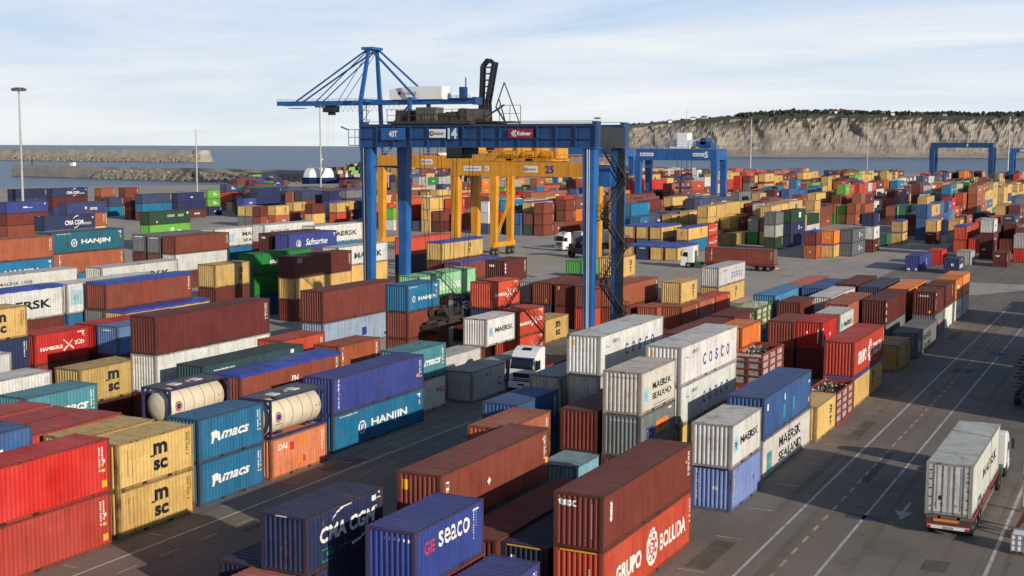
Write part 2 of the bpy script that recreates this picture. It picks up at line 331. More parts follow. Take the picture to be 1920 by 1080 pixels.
def side_profile(L, depth):
    # (s, inset) along the length, between the corner posts
    n = round((L-.42)/.278); p = (L-.42)/n; pts = []
    for i in range(n):
        s = -L/2+.21+i*p
        pts += [(s, .012), (s+p*.22, .012), (s+p*.50, .012+depth), (s+p*.72, .012+depth)]
    pts.append((L/2-.21, .012)); return pts
MESHES = {}
def cmeshes(Lk, H, ty):
    key = (Lk, round(H, 2), ty)
    if key in MESHES: return MESHES[key]
    L = LEN[Lk]; smooth = ty == 'r'
    pr_ = side_profile(L, .007 if smooth else .027); zl, zh = .17, H-.10
    mb = MB()
    for sg in (1, -1):
        vs = []; fs = []
        for s, d in pr_: vs += [(sg*(HW-d), s, zl), (sg*(HW-d), s, zh)]
        for i in range(len(pr_)-1): fs.append((2*i, 2*i+2, 2*i+3, 2*i+1))
        mb.add(vs, fs)
    # blind end, vertical corrugation
    n = 8; p = (2*HW-.34)/n; pts = []
    for i in range(n):
        x = -HW+.17+i*p; pts += [(x, .02), (x+p*.28, .02), (x+p*.5, .075), (x+p*.78, .075)]
    pts.append((HW-.17, .02)); vs = []; fs = []
    for x, d in pts: vs += [(x, -L/2+d, zl), (x, -L/2+d, zh)]
    for i in range(len(pts)-1): fs.append((2*i, 2*i+2, 2*i+3, 2*i+1))
    mb.add(vs, fs); mb.box(-HW+.05, HW-.05, -L/2+.1, L/2-.1, .13, .16)
    walls = mb.mesh('walls', ['container_paint'])
    mb = MB()   # corner posts, rails, castings
    for sx in (-1, 1):
        for sy in (-1, 1):
            cx, cy = sx*(HW-.085), sy*(L/2-.105)
            mb.box(cx-.083, cx+.083, cy-.103, cy+.103, .12, H-.12)
            for z0 in (0, H-.125): mb.box(cx-.088, cx+.088, cy-.108, cy+.108, z0, z0+.125)
            for z0 in (.035, H-.095): mb.box(sx*(HW-.02), sx*(HW+.0045), cy-.045, cy+.045, z0, z0+.06, 1)  # near-black blocks paint the shade inside the casting holes
        mb.box(sx*(HW-.08), sx*HW, -L/2+.2, L/2-.2, .02, .17); mb.box(sx*(HW-.07), sx*HW, -L/2+.2, L/2-.2, H-.115, H-.02)
        for q in (-1.0, 1.0): mb.box(sx*(HW-.03), sx*(HW+.005), q-.19, q+.19, .03, .15, 1)  # fork pockets as near-black blocks, their inner shade in the colour
    for sy in (-1, 1):
        mb.box(-HW+.17, HW-.17, sy*(L/2-.09)-.06, sy*(L/2-.09)+.06, .03, .17); mb.box(-HW+.17, HW-.17, sy*(L/2-.09)-.07, sy*(L/2-.09)+.07, H-.13, H-.015)
    frame = mb.mesh('frame', ['container_frame', 'hole_shade'])
    mb = MB()   # roof, transverse ribs
    if ty == 't':
        vs = []; fs = []; n = 10
        for j, s in enumerate([-L/2-.02]+[-L/2+.05+(L-.1)*i/24 for i in range(25)]+[L/2+.02]):
            ed = j in (0, 26)
            for i in range(n+1):
                x = -HW-.025+(2*HW+.05)*i/n; bulge = .10*math.sin(math.pi*i/n)+.02*math.sin(s*2.1)*math.sin(math.pi*i/n)
                z = H+.01+bulge+(.015*math.sin(s*5.2) if 0 < i < n else 0)
                vs.append((x, s, H-.20 if ed else z))
        m = n+1
        for j in range(26):
            for i in range(n): fs.append((j*m+i, j*m+i+1, (j+1)*m+i+1, (j+1)*m+i))
        mb.add(vs, fs, 0)
        for sx in (-1, 1):   # hanging flap
            k = 40; vs = []; fs = []
            for i in range(k+1):
                s = -L/2+L*i/k; vs += [(sx*(HW+.028), s, H+.012), (sx*(HW+.034+.012*math.sin(s*6)), s, H-.22-.02*math.sin(s*4.1))]
            for i in range(k): fs.append((2*i, 2*i+2, 2*i+3, 2*i+1))
            mb.add(vs, fs, 1)
        roof = mb.mesh('tarpaulin', ['tarp_blue', 'tarp_blue'])
    else:
        n = round((L-.5)/(.36)); p = (L-.5)/n; pts = [(-L/2+.02, 0), (-L/2+.25, 0)]; dd = .006 if smooth else .026
        for i in range(n):
            s = -L/2+.25+i*p; pts += [(s+p*.12, dd), (s+p*.45, dd), (s+p*.57, 0), (s+p*.95, 0)]
        pts += [(L/2-.02, 0)]; vs = []; fs = []
        for s, d in pts: vs += [(-HW+.03, s, H-.022+d), (0, s, H-.012+d), (HW-.03, s, H-.022+d)]
        for i in range(len(pts)-1):
            for k in (0, 1): fs.append((3*i+k, 3*i+k+1, 3*i+k+4, 3*i+k+3))
        mb.add(vs, fs); roof = mb.mesh('roof', ['container_roof'])
    mb = MB()   # far end doors with lock rods
    for sx in (-1, 1):
        mb.box(sx*.02, sx*(HW-.175), L/2-.075, L/2-.04, .18, H-.14)
        for q in (.30, .78):
            mb.tube((sx*q, L/2-.015, .12), (sx*q, L/2-.015, H-.10), .022, n=6, mi=1)
            mb.box(sx*q-.05, sx*q+.05, L/2-.04, L/2-.002, 1.05, 1.12, 1)
        for z in (.4, .95, 1.6, 2.2): mb.box(sx*(HW-.24), sx*(HW-.16), L/2-.05, L/2-.015, z, z+.09, 1)
    door = mb.mesh('door', ['container_paint', 'steel'])
    MESHES[key] = (walls, frame, roof, door); return MESHES[key]

# ---- lettering
TXT = {}
def txtmesh(s, bold=.02, shear=0., space=1.):
    key = (s, bold, shear, space)
    if key in TXT: return TXT[key]
    cu = bpy.data.curves.new('letters', 'FONT'); cu.body = s; cu.offset = bold; cu.shear = shear; cu.space_character = space; cu.resolution_u = 3; cu.size = 1
    o = bpy.data.objects.new('letters', cu); C.objects.link(o); bpy.context.view_layer.update()
    dg = bpy.context.evaluated_depsgraph_get(); me = bpy.data.meshes.new_from_object(o.evaluated_get(dg))
    bpy.data.objects.remove(o); vs = [v.co.copy() for v in me.vertices]; fs = [tuple(p.vertices) for p in me.polygons]
    bpy.data.meshes.remove(me); bpy.data.curves.remove(cu)
    x0 = min(v.x for v in vs); x1 = max(v.x for v in vs); y0 = min(v.y for v in vs); y1 = max(v.y for v in vs)
    vs = [((v.x-(x0+x1)/2)/(x1-x0), (v.y-(y0+y1)/2)/(y1-y0)) for v in vs]
    TXT[key] = (vs, fs, (x1-x0)/(y1-y0)); return TXT[key]
class Flat:
    """2-D shapes, later laid on a wall"""
    def __init__(s): s.g = {}
    def add(s, vs, fs, col):
        V, F = s.g.setdefault(col, ([], [])); b = len(V); V += vs; F += [tuple(b+i for i in f) for f in fs]
    def t(s, txt, x, y, h, col='white', w=None, bold=.025, shear=0., rot=0, space=1.):
        vs, fs, asp = txtmesh(txt, bold, shear, space); w = w or h*asp; a = R(rot); c, sn_ = math.cos(a), math.sin(a)
        s.add([(x+vx*w*c-vy*h*sn_, y+vx*w*sn_+vy*h*c) for vx, vy in vs], fs, col)
    def v(s, txt, x, y1, h, col='white', step=1.25, w=None):
        for i, ch in enumerate(txt): s.t(ch, x, y1-h/2-i*h*step, h, col, w=w or (h*.7 if ch not in 'Il1' else h*.2))
    def b(s, x, y, w_, h, col='white'): s.add([(x-w_/2, y-h/2), (x+w_/2, y-h/2), (x+w_/2, y+h/2), (x-w_/2, y+h/2)], [(0, 1, 2, 3)], col)
    def poly(s, pts, col): s.add(list(pts), [tuple(range(len(pts)))], col)
    def ring(s, x, y, r0, r1, col, n=28, a0=0, a1=360, sy=1.):
        vs = []; fs = []
        for i in range(n+1):
            a = R(a0+(a1-a0)*i/n); vs += [(x+r0*math.cos(a), y+r0*sy*math.sin(a)), (x+r1*math.cos(a), y+r1*sy*math.sin(a))]
        for i in range(n): fs.append((2*i, 2*i+1, 2*i+3, 2*i+2))
        s.add(vs, fs, col)
    def star(s, x, y, r, col, n=7):
        p = [(x+(r if i % 2 == 0 else r*.36)*math.sin(math.pi*i/n), y+(r if i % 2 == 0 else r*.36)*math.cos(math.pi*i/n)) for i in range(2*n)]
        for i in range(n): s.add([(x, y), p[2*i-1], p[2*i], p[2*i+1]], [(0, 3, 2, 1)], col)
    def maersk(s, x, y, r=.45, col='sky'): s.b(x, y, 2*r, 2*r, col); s.star(x, y, r*.86, 'white')
    def curve(s, pts, w0, w1, col):
        n = len(pts); vs = []
        for i, (x, y) in enumerate(pts):
            a = pts[max(0, i-1)]; b = pts[min(n-1, i+1)]; dx, dy = b[0]-a[0], b[1]-a[1]; l = math.hypot(dx, dy) or 1; ww = (w0+(w1-w0)*i/(n-1))/2
            vs += [(x-dy/l*ww, y+dx/l*ww), (x+dy/l*ww, y-dx/l*ww)]
        s.add(vs, [(2*i, 2*i+1, 2*i+3, 2*i+2) for i in range(n-1)], col)
def codes(f, L, H, col='white', yellow=True, s0=None):
    # small registration marks, a dotted column at the far top corner
    x = (L/2-.55) if s0 is None else s0
    r = random.Random(int(L*10)+len(col))
    for i in range(11): f.b(x, H-.42-i*.12, .10, .075 if i not in (4, 9) else .02, col)
    for i in range(6): f.b(x+.22, H-.42-i*.13, .08, .08, col)
    if yellow: f.b(x+.22, H-1.32, .13, .16, 'yellow'); f.b(x+.22, H-1.62, .10, .10, col)
def logo_side(name, L, H):
    f = Flat(); X = lambda q: (q-.5)*L; Z = lambda q: q*H
    if name in ('-',): return f
    dark = 'black'
    if name == 'MSC' or name == 'MSCL':
        f.t('m', X(.55), Z(.68), .66, dark, w=1.12, bold=.045); f.b(X(.445), Z(.55), .34, .10, dark); f.t('sc', X(.55), Z(.33), .60, dark, w=1.12, bold=.045)
        for k in (.13, .19): 
            for i in range(12): f.b(X(k), Z(.80)-i*.125, .05, .085, dark)
        codes(f, L, H, dark, False)
    elif name in ('MSCR', 'MSCR2'):
        x = X(.74 if L < 7 else .66); f.t('m', x, Z(.66), .78, dark, w=.62, bold=.03, rot=-90); f.t('sc', x-.05, Z(.33), .55, dark, w=.85, bold=.03, rot=-90)
        for i in range(9): f.b(X(.2), Z(.72)-i*.13, .05, .09, dark)
    elif name in ('COSCO', 'COSCOS', 'COSCOG'):
        x0, x1 = (.40, .82) if name != 'COSCOS' else (.50, .86)
        for i, ch in enumerate('COSCO'): f.t(ch, X(x0+(x1-x0)*i/4), Z(.45), .82, 'dkblue', w=.62, bold=.035)
        for i in range(4): f.b(X(.19)+i*.34, Z(.77), .22, .26, 'dkblue' if i % 2 else 'letter_grey'[7:])
        f.curve([(X(.09), Z(.72)), (X(.11), Z(.66)), (X(.14), Z(.66))], .05, .05, 'dkblue'); f.b(X(.115), Z(.76), .06, .4, 'grey')
    elif name == 'MAERSKC': f.maersk(X(.15), Z(.50), .42); f.t('MAERSK', X(.60), Z(.53), .50, dark, w=L*.60)
    elif name == 'MSEAL': f.maersk(X(.15), Z(.42), .40); f.t('MAERSK', X(.60), Z(.58), .42, dark, w=L*.55); f.t('SEALAND', X(.60), Z(.33), .38, dark, w=L*.55); f.b(X(.55), Z(.12), L*.4, .04, 'brown')
    elif name == 'SEALAND': f.maersk(X(.14), Z(.36), .62, 'teal'); f.t('MAERSK', X(.55), Z(.66), .72, dark, w=L*.46); f.t('SEALAND', X(.56), Z(.28), .62, dark, w=L*.47)
    elif name == 'SEALAND2': f.maersk(X(.14), Z(.42), .5); f.t('MAERSK', X(.52), Z(.62), .60, dark, w=L*.40); f.t('SEALAND', X(.52), Z(.30), .55, dark, w=L*.40)
    elif name == 'SEA3': f.poly([(X(.30), Z(.2)), (X(.45), Z(.2)), (X(.45), Z(.6)), (X(.38), Z(.6))], 'dkblue'); f.b(X(.58), Z(.50), .7, .7, 'orange')
    elif name == 'LANCER': f.v('LANCER', X(.10), Z(.93), .27); f.b(X(.52), Z(.62), .12, .3, 'dkblue'); f.b(X(.74), Z(.45), .14, .30, 'black'); f.b(X(.5), Z(.36), L*.7, .02, 'grey')
    elif name == 'CAI': f.b(X(.08), Z(.72), .36, .42); f.poly([(X(.41)-.02, Z(.72)), (X(.43), Z(.62)), (X(.43), Z(.78)), (X(.42), Z(.82))], 'white'); f.b(X(.42), Z(.38), .5, .9, 'teal'); f.b(X(.62), Z(.42), .4, .9, 'teal'); f.b(X(.965), Z(.25), .28, .34, 'yellow'); f.b(X(.96), Z(.72), .2, .2)
    elif name == 'TEX': f.t('tex', X(.085), Z(.66), .34, w=1.0, rot=90, bold=.05); codes(f, L, H); f.b(X(.93), Z(.66), .14, .14, 'yellow')
    elif name in ('GRUPO', 'GRUPO2'):
        k = .86 if name == 'GRUPO' else 1.05; a = (.27, .535, .765)
        f.t('GRUPO', X(a[0]), Z(.46), k, w=L*.27, bold=.045); f.t('BOLUDA', X(a[2]+.01), Z(.46), k, w=L*.32, bold=.032)
        x, y = X(a[1]-.01), Z(.48); f.ring(x, y, .62, .78, 'white', sy=1.15); f.ring(x, y, .40, .48, 'white')
        for q in range(8): f.b(x+.55*math.cos(q*.785), y+.60*math.sin(q*.785), .2, .2)
        f.t('B', x, y, .5, w=.42); f.poly([(x-.35, y+.75), (x-.3, y+1.0), (x-.12, y+.85), (x, y+1.08), (x+.12, y+.85), (x+.3, y+1.0), (x+.35, y+.75)], 'white')
        codes(f, L, H, s0=L/2-.4)
    elif name == 'UMAR':
        f.b(X(.06), Z(.76), .34, .5, 'white'); f.b(X(.06), Z(.78), .24, .2, 'dkblue'); f.b(X(.06), Z(.68), .24, .12, 'yellow')
        f.poly([(X(.40), Z(.52)), (X(.415), Z(.43)), (X(.43), Z(.52)), (X(.415), Z(.61))], 'white'); codes(f, L, H); f.b(L/2-.28, Z(.36), .30, .42, 'yellow'); f.poly([(X(.93), Z(.80)), (X(.955), Z(.80)), (X(.942), Z(.88))], 'yellow')
    elif name == 'SEACO':
        f.t('GE', X(.20), Z(.64), .56, 'red', w=.85, bold=.03); f.t('seaco', X(.56), Z(.68), .70, w=2.75, bold=.012); codes(f, L, H, yellow=False, s0=L/2-.9); f.b(L/2-.75, H-.32, .55, .08)
    elif name == 'CMACGM':
        if L < 7:
            f.t('CMA CGM', X(.53), Z(.58), .70, w=L*.72, bold=.04, shear=.12)
            f.curve([(X(.32), Z(.78)), (X(.38), Z(.88)), (X(.47), Z(.95)), (X(.58), Z(.965))], .03, .16, 'white'); f.curve([(X(.84), Z(.44)), (X(.78), Z(.33)), (X(.69), Z(.25)), (X(.58), Z(.22))], .03, .15, 'white')
            f.b(X(.25), Z(.33), .75, .05, 'green'); f.b(X(.25), Z(.13), .75, .05, 'green'); f.b(X(.19), Z(.23), .05, .5, 'green'); f.t('eco', X(.30), Z(.24), .22, 'green', w=.55)
            for k in range(5): f.b(X(.42)+k*.22, Z(.27), .15, .06, 'green')
            f.b(X(.88), Z(.86), .34, .25); f.b(X(.94), Z(.84), .3, .05); f.b(X(.90), Z(.70), .2, .08, 'yellow'); f.b(X(.95), Z(.95), .12, .2)
        else:
            f.t('CMA CGM', X(.58), Z(.45), .85, w=L*.36, bold=.03, shear=.12); f.curve([(X(.56), Z(.70)), (X(.60), Z(.86)), (X(.66), Z(.92))], .05, .2, 'white'); f.curve([(X(.68), Z(.30)), (X(.64), Z(.14)), (X(.58), Z(.08))], .05, .2, 'white'); f.b(X(.84), Z(.35), 1.9, .45, 'grey'); f.b(X(.95), Z(.75), .3, .3)
    elif name == 'CMAS': f.t('CMA CGM', X(.55), Z(.45), .7, w=L*.6, bold=.03); f.curve([(X(.5), Z(.72)), (X(.6), Z(.88)), (X(.72), Z(.92))], .05, .2, 'white')
    elif name == 'HANJIN':
        if L < 7:
            x0 = X(.20); rr = .30; f.t('HANJIN', X(.62), Z(.42), .48, w=L*.56, bold=.03)
        else:
            x0 = X(.30); rr = .48; f.t('HANJIN', X(.60), Z(.46), .72, w=L*.40, bold=.03)
        f.ring(x0, Z(.45), rr*.76, rr, 'white'); f.t('H', x0, Z(.45), rr*.9, w=rr*.75, bold=.03, shear=.25)
        f.t('www.hanjin.com', X(.16), Z(.90), .15, w=min(2.3, L*.26), bold=.02); f.b(L/2-.7, H-.38, .5, .10); f.b(L/2-.62, H-.52, .2, .2); f.b(L/2-.6, H-1.0, .14, .34, 'yellow')
    elif name == 'HGREEN': f.t('www.hanjin.com', X(.20), Z(.80), .2, w=2.4); f.b(X(.88), Z(.86), .4, .3)
    elif name == 'AMF': f.v('AMFICON', X(.065), Z(.95), .245); codes(f, L, H); f.b(L/2-.9, Z(.42), .3, .22, 'yellow')
    elif name in ('MACS', 'MACS2'):
        sh = .0 if name == 'MACS' else .25; x0 = .45 if name == 'MACS' else .55
        f.t('macs', X(x0+.10), Z(.50), .46, w=L*.44, bold=.03, shear=.35)
        f.poly([(X(x0-.27), Z(.38)), (X(x0-.25), Z(.50)), (X(x0-.27), Z(.62)), (X(x0-.20), Z(.66)), (X(x0-.14), Z(.60)), (X(x0-.13), Z(.40)), (X(x0-.16), Z(.40)), (X(x0-.18), Z(.48)), (X(x0-.22), Z(.48)), (X(x0-.24), Z(.36))], 'white')
        codes(f, L, H)
    elif name == 'DAI': f.t('DAI', X(.20), Z(.76), .40, w=.92); f.b(X(.36), Z(.70), .48, .52, 'red'); f.b(X(.58), Z(.28), .22, .40, 'red'); f.b(X(.55), Z(.74), .7, .6, 'orange'); f.b(X(.48), Z(.30), .4, .5, 'orange'); codes(f, L, H, yellow=False)
    elif name == 'ING': f.t('ING', X(.86), Z(.56), .42, 'red', w=1.25)
    elif name == 'PN': f.t('PN', X(.52), Z(.56), .42, w=.75); codes(f, L, H)
    elif name == 'VTRI': f.v('TRITON', X(.10), Z(.92), .27, w=.2); codes(f, L, H)
    elif name == 'HAMB':
        f.t('HAMBURG', X(.31), Z(.48), .32, w=L*.40, bold=.04); f.t('SÜD', X(.83), Z(.55), .42, w=L*.18, bold=.03)
        f.curve([(X(.53), Z(.70)), (X(.60), Z(.56)), (X(.72), Z(.36))], .05, .16, 'white'); f.curve([(X(.53), Z(.34)), (X(.62), Z(.48)), (X(.70), Z(.66))], .16, .05, 'white')
        f.b(X(.86), Z(.88), .8, .1); f.b(X(.90), Z(.80), .16, .2); f.b(X(.92), Z(.72), .1, .1, 'yellow')
    elif name == 'PO': f.t('P&O', X(.62), Z(.34), .7, w=2.6, bold=.03); f.poly([(X(.58), Z(.90)), (X(.82), Z(.90)), (X(.78), Z(.70)), (X(.66), Z(.80))], 'white'); f.poly([(X(.62), Z(.62)), (X(.78), Z(.70)), (X(.72), Z(.58))], 'yellow')
    elif name == 'EVER': f.t('EVERGREEN', X(.58), Z(.50), .62, w=L*.62, bold=.03)
    elif name == 'NUF': f.t('NENUFAR', X(.52), Z(.44), .80, w=L*.40, bold=.03)
    elif name == 'SAFM':
        f.ring(X(.20), Z(.42), .52, .60, 'white'); f.poly([(X(.18), Z(.28)), (X(.18), Z(.58)), (X(.205), Z(.50)), (X(.23), Z(.58)), (X(.23), Z(.28))], 'white'); f.b(X(.205), Z(.44), .4, .25, 'orange')
        f.t('Safmarine', X(.57), Z(.48), .95, w=L*.46, bold=.015, shear=.35); f.b(L/2-.6, H-.4, .6, .12); f.b(L/2-.6, H-.7, .2, .2)
    elif name == 'MAERSKX': f.t('MAERSK', X(.62), Z(.50), .60, dark, w=L*.50)
    elif name in ('MAERSKL', 'MAERSKB', 'SK', 'MAERSR'):
        f.maersk(X(.14), Z(.50), min(.55, L*.06)); f.t('MAERSK', X(.60), Z(.46), .80 if L > 7 else .42, dark, w=L*.56, bold=.035); codes(f, L, H, 'grey', False)
    elif name == 'LAND': f.t('MAERSK', X(.72), Z(.62), .66, dark, w=L*.44); f.t('SEALAND', X(.73), Z(.28), .52, dark, w=L*.44); f.maersk(X(.3), Z(.45), .6)
    elif name == 'MLINE': f.maersk(X(.06), Z(.66), .3); f.t('MAERSK LINE', X(.30), Z(.62), .34, dark, w=L*.36, bold=.01)
    elif name == 'STAR': f.maersk(X(.10), Z(.52), .7)
    elif name == 'TRI':
        for z in (.80, .50, .20): f.b(X(.035), Z(z), .22, .42)
        f.b(X(.985), Z(.5), .1, .3, 'yellow')
    elif name == 'CRON': f.b(X(.10), Z(.86), .3, .22); f.b(X(.07), Z(.45), .16, 1.2, 'grey')
    elif name == 'ORG': f.b(X(.42), Z(.58), .9, .5); f.b(X(.62), Z(.5), .7, .4); f.b(X(.5), Z(.30), 1.6, .12)
    elif name == 'CSC': f.t('CSCL', X(.55), Z(.48), .75, 'dkblue', w=3.0)
    elif name == 'REDHC' or name == 'REDHC2':
        codes(f, L, H, s0=L/2-.75); f.b(L/2-.42, Z(.18), .34, .36, 'yellow'); f.poly([(L/2-.55, Z(.40)), (L/2-.3, Z(.40)), (L/2-.42, Z(.49))], 'yellow'); f.b(L/2-.42, Z(.60), .18, .2, 'white')
    elif name == 'REDW': f.b(X(.07), Z(.45), .26, 1.7); f.poly([(X(.5), Z(.45)), (X(.54), Z(.52)), (X(.58), Z(.45)), (X(.54), Z(.38))], 'white')
    elif name == 'MKR3': f.b(X(.09), Z(.80), .9, .5, 'letter_grey'[7:]); f.b(X(.10), Z(.88), .7, .16, 'yellow'); codes(f, L, H)
    elif name == 'DKG': f.b(X(.52), Z(.62), 2.2, .5, 'grey'); f.b(X(.76), Z(.62), 1.8, .5, 'grey'); f.b(X(.93), Z(.78), .5, .4); f.b(X(.18), Z(.2), .3, .3)
    elif name == 'DKG2': f.b(X(.60), Z(.55), 1.9, 1.1); f.b(X(.60), Z(.55), 1.5, .12, 'green')
    elif name == 'DFDS': f.star(X(.48), Z(.50), .5, 'white'); f.t('DFDS', X(.68), Z(.40), .6, w=2.2)
    elif name == 'ARCL': f.b(X(.45), Z(.5), 1.3, .3); f.b(X(.57), Z(.46), 1.1, .2, 'yellow'); f.b(X(.92), Z(.75), .3, .4)
    elif name == 'WM': f.ring(X(.55), Z(.52), .25, .5, 'white', 12); f.b(X(.72), Z(.45), .9, .25)
    elif name == 'OOC': f.t('OOCL', X(.5), Z(.55), .6, w=2.6)
    elif name == 'GREYP': f.b(X(.55), Z(.44), .8, .75, 'dkblue'); f.b(X(.93), Z(.75), .3, .3); f.b(X(.85), Z(.2), .4, .3, 'dkblue')
    elif name == 'TXO': f.b(X(.28), Z(.50), 1.0, .75, 'dkblue'); f.b(X(.62), Z(.56), 2.1, .72, 'orange'); f.t('Tex', X(.27), Z(.5), .4, w=.75); f.t('tainer', X(.62), Z(.55), .36, 'dkblue', w=1.5); f.b(X(.6), Z(.24), 1.4, .07, 'grey'); f.b(X(.84), Z(.88), .6, .1)
    elif name == 'MKK': f.b(X(.52), Z(.5), .35, .45, dark); f.b(X(.66), Z(.5), .5, .45, dark)
    elif name == 'EJ': [f.b(X(.08), Z(.8)-i*.42, .26, .30) for i in range(3)]; codes(f, L, H)
    elif name == 'YELD' or name == 'YEL' or name == 'YEL2' or name == 'NAVYM': codes(f, L, H, 'grey')
    elif name == 'MK2' or name == 'MKR': codes(f, L, H, yellow=name == 'MKR')
    elif name == 'MKW': f.b(X(.5), Z(.5), 1.0, .35); codes(f, L, H, yellow=False)
    elif name in ('DOTS', 'DOTS2'):
        for i in range(3):
            for j in range(3): f.b(X(.55)+i*.35, Z(.62)-j*.4, .2, .18)
    elif name == 'NVY': f.b(X(.9), Z(.8), .3, .3)
    elif name == 'HEND' or name == 'GEND' or name == 'DOT': pass
    else: codes(f, L, H)
    return f
def logo_end(name, H):
    f = Flat(); Z = lambda q: q*H
    if name == 'TEX': f.t('tex', -.55, Z(.83), .36, w=.90, bold=.05); [f.b(.66, Z(.82)-i*.115, .05, .075, 'grey') for i in range(14)]
    elif name == 'GRUPO': [f.b(.55, Z(.7)-i*.12, .06, .08) for i in range(12)]; f.b(0, H-.07, 1.8, .07, 'yellow')
    elif name == 'NAVYM': f.b(0, H-.07, 1.8, .07, 'yellow'); f.b(-.6, Z(.75), .2, .22); f.b(.5, Z(.6), .05, .5)
    elif name == 'UMAR': f.b(-.76, Z(.78), .34, .50, 'yellow'); f.poly([(.12, Z(.42)), (.30, Z(.42)), (.21, Z(.52))], 'yellow'); f.b(.42, Z(.4), .1, .1)
    elif name == 'CMACGM': [f.b(.74, Z(.88)-i*.125, .045, .07, 'grey') for i in range(16)]; f.b(-.1, H-.06, .6, .05)
    elif name == 'SEACO': [f.b(-.3+i*.24, Z(.84), .06, .14) for i in range(6)]
    elif name == 'LANCER': f.v('LANCER', -.84, Z(.93), .25); f.ring(.22, Z(.52), .06, .14, 'white', 10)
    elif name in ('YEL', 'YEL2', 'COSCO', 'YELD', 'COSCOS'):
        f.b(-.76, Z(.80), .20, .36, 'yellow')
        if name == 'COSCO': f.b(0, Z(.62), .12, .14, 'yellow')
        if name == 'YELD': f.b(-.76, Z(.80), .21, .37, 'brown'); f.b(.55, Z(.2), .14, .34, 'yellow')
    elif name == 'CRON': f.t('CRONOS', -.1, Z(.80), .20, w=1.1, bold=.04); [f.b(.7, Z(.8)-i*.13, .05, .08, 'grey') for i in range(12)]; f.b(.55, Z(.12), .3, .3, 'yellow')
    elif name == 'HEND': f.ring(.35, Z(.55), .34, .44, 'white'); f.t('H', .35, Z(.55), .4, w=.34, bold=.03, shear=.25); f.b(-.6, Z(.55), .3, .26, 'yellow')
    elif name == 'GEND': f.b(.05, Z(.88), 1.6, .12)
    elif name == 'REDW': f.ring(-.2, Z(.62), .0, .12, 'white', 8); f.b(.82, Z(.5), .10, 1.3)
    elif name == 'DOT': f.ring(0, Z(.5), .0, .16, 'white', 8)
    elif name == 'HGREEN': f.ring(.15, Z(.55), .32, .42, 'white'); f.t('H', .15, Z(.55), .4, w=.34, bold=.03, shear=.25)
    elif name == 'DOTS2': f.b(-.62, Z(.13), .42, .34); f.b(.62, Z(.13), .42, .34)
    elif name == 'OOC': f.b(0, Z(.84), 1.2, .16)
    elif name == 'EJ': [f.b(-.62+i*.22, Z(.75), .15, .26) for i in range(3)]
    elif name in ('PO',): [f.b(-.6+i*.22, Z(.85), .12, .12) for i in range(6)]
    elif name in ('TXO', 'MSEAL'): f.b(.1, Z(.86), 1.7, .10, 'grey')
    elif name == 'CMAS': f.b(.2, Z(.6), .34, .4)
    elif name == 'NVY': f.b(-.1, Z(.55), .3, .3, 'yellow')
    return f
LOG = {}
def logo_mesh(name, Lk, H, ty):
    key = (name, Lk, round(H, 2), ty)
    if key in LOG: return LOG[key]
    L = LEN[Lk]; pr_ = side_profile(L, .007 if ty == 'r' else .027)
    bm = bmesh.new(); cols = []
    def inset(s):
        if s <= pr_[0][0] or s >= pr_[-1][0]: return 0.0
        for (a, d0), (b, d1) in zip(pr_, pr_[1:]):
            if a <= s <= b: return d0+(d1-d0)*(s-a)/max(b-a, 1e-9)
        return 0.0
    f = logo_side(name, L, H)
    n = round((2*HW-.34)/.2625); 
    for col, (V, F) in f.g.items():
        ci = cols.index(col) if col in cols else (cols.append(col) or len(cols)-1)
        sub = bmesh.new(); vv = [sub.verts.new((0, x, y)) for x, y in V]
        for q in F:
            try: sub.faces.new([vv[i] for i in q])
            except ValueError: pass
        if ty != 'r' and V:
            lo = min(v[0] for v in V); hi = max(v[0] for v in V)
            for s, d in pr_:
                if lo < s < hi: bmesh.ops.bisect_plane(sub, geom=sub.verts[:]+sub.edges[:]+sub.faces[:], plane_co=(0, s, 0), plane_no=(0, 1, 0))
        for v in sub.verts: v.co.x = HW-inset(v.co.y)+.005
        for fc in sub.faces: fc.material_index = ci
        tmp = bpy.data.meshes.new('t'); sub.to_mesh(tmp); sub.free(); bm.from_mesh(tmp); bpy.data.meshes.remove(tmp)
    f = logo_end(name, H); n = 8; p = (2*HW-.34)/n; ep = []
    for i in range(n):
        x = -HW+.17+i*p; ep += [(x, .02), (x+p*.28, .02), (x+p*.5, .075), (x+p*.78, .075)]
    ep.append((HW-.17, .02))
    def einset(x):
        for (a, d0), (b, d1) in zip(ep, ep[1:]):
            if a <= x <= b: return d0+(d1-d0)*(x-a)/(b-a)
        return 0.0
    for col, (V, F) in f.g.items():
        ci = cols.index(col) if col in cols else (cols.append(col) or len(cols)-1)
        sub = bmesh.new(); vv = [sub.verts.new((x, 0, y)) for x, y in V]
        for q in F:
            try: sub.faces.new([vv[i] for i in q])
            except ValueError: pass
        if V and max(v[1] for v in V) < H-.12:
            for s, d in ep: bmesh.ops.bisect_plane(sub, geom=sub.verts[:]+sub.edges[:]+sub.faces[:], plane_co=(s, 0, 0), plane_no=(1, 0, 0))
            for v in sub.verts: v.co.y = -L/2+einset(v.co.x)-.005
        else:
            for v in sub.verts: v.co.y = -L/2+.02-.006
        for fc in sub.faces: fc.material_index = ci
        tmp = bpy.data.meshes.new('t'); sub.to_mesh(tmp); sub.free(); bm.from_mesh(tmp); bpy.data.meshes.remove(tmp)
    if not bm.faces: LOG[key] = None; bm.free(); return None
    me = bpy.data.meshes.new('lettering'); bm.to_mesh(me); bm.free()
    for c in cols: me.materials.append(MATS['letter_'+c])
    LOG[key] = me; return me
def color(o, c): o.color = (*c, 1)
def vary(c, k=.12):
    q = 1+rnd.uniform(-k, k); return tuple(min(.85, x*q*(1+rnd.uniform(-.03, .03))) for x in c)
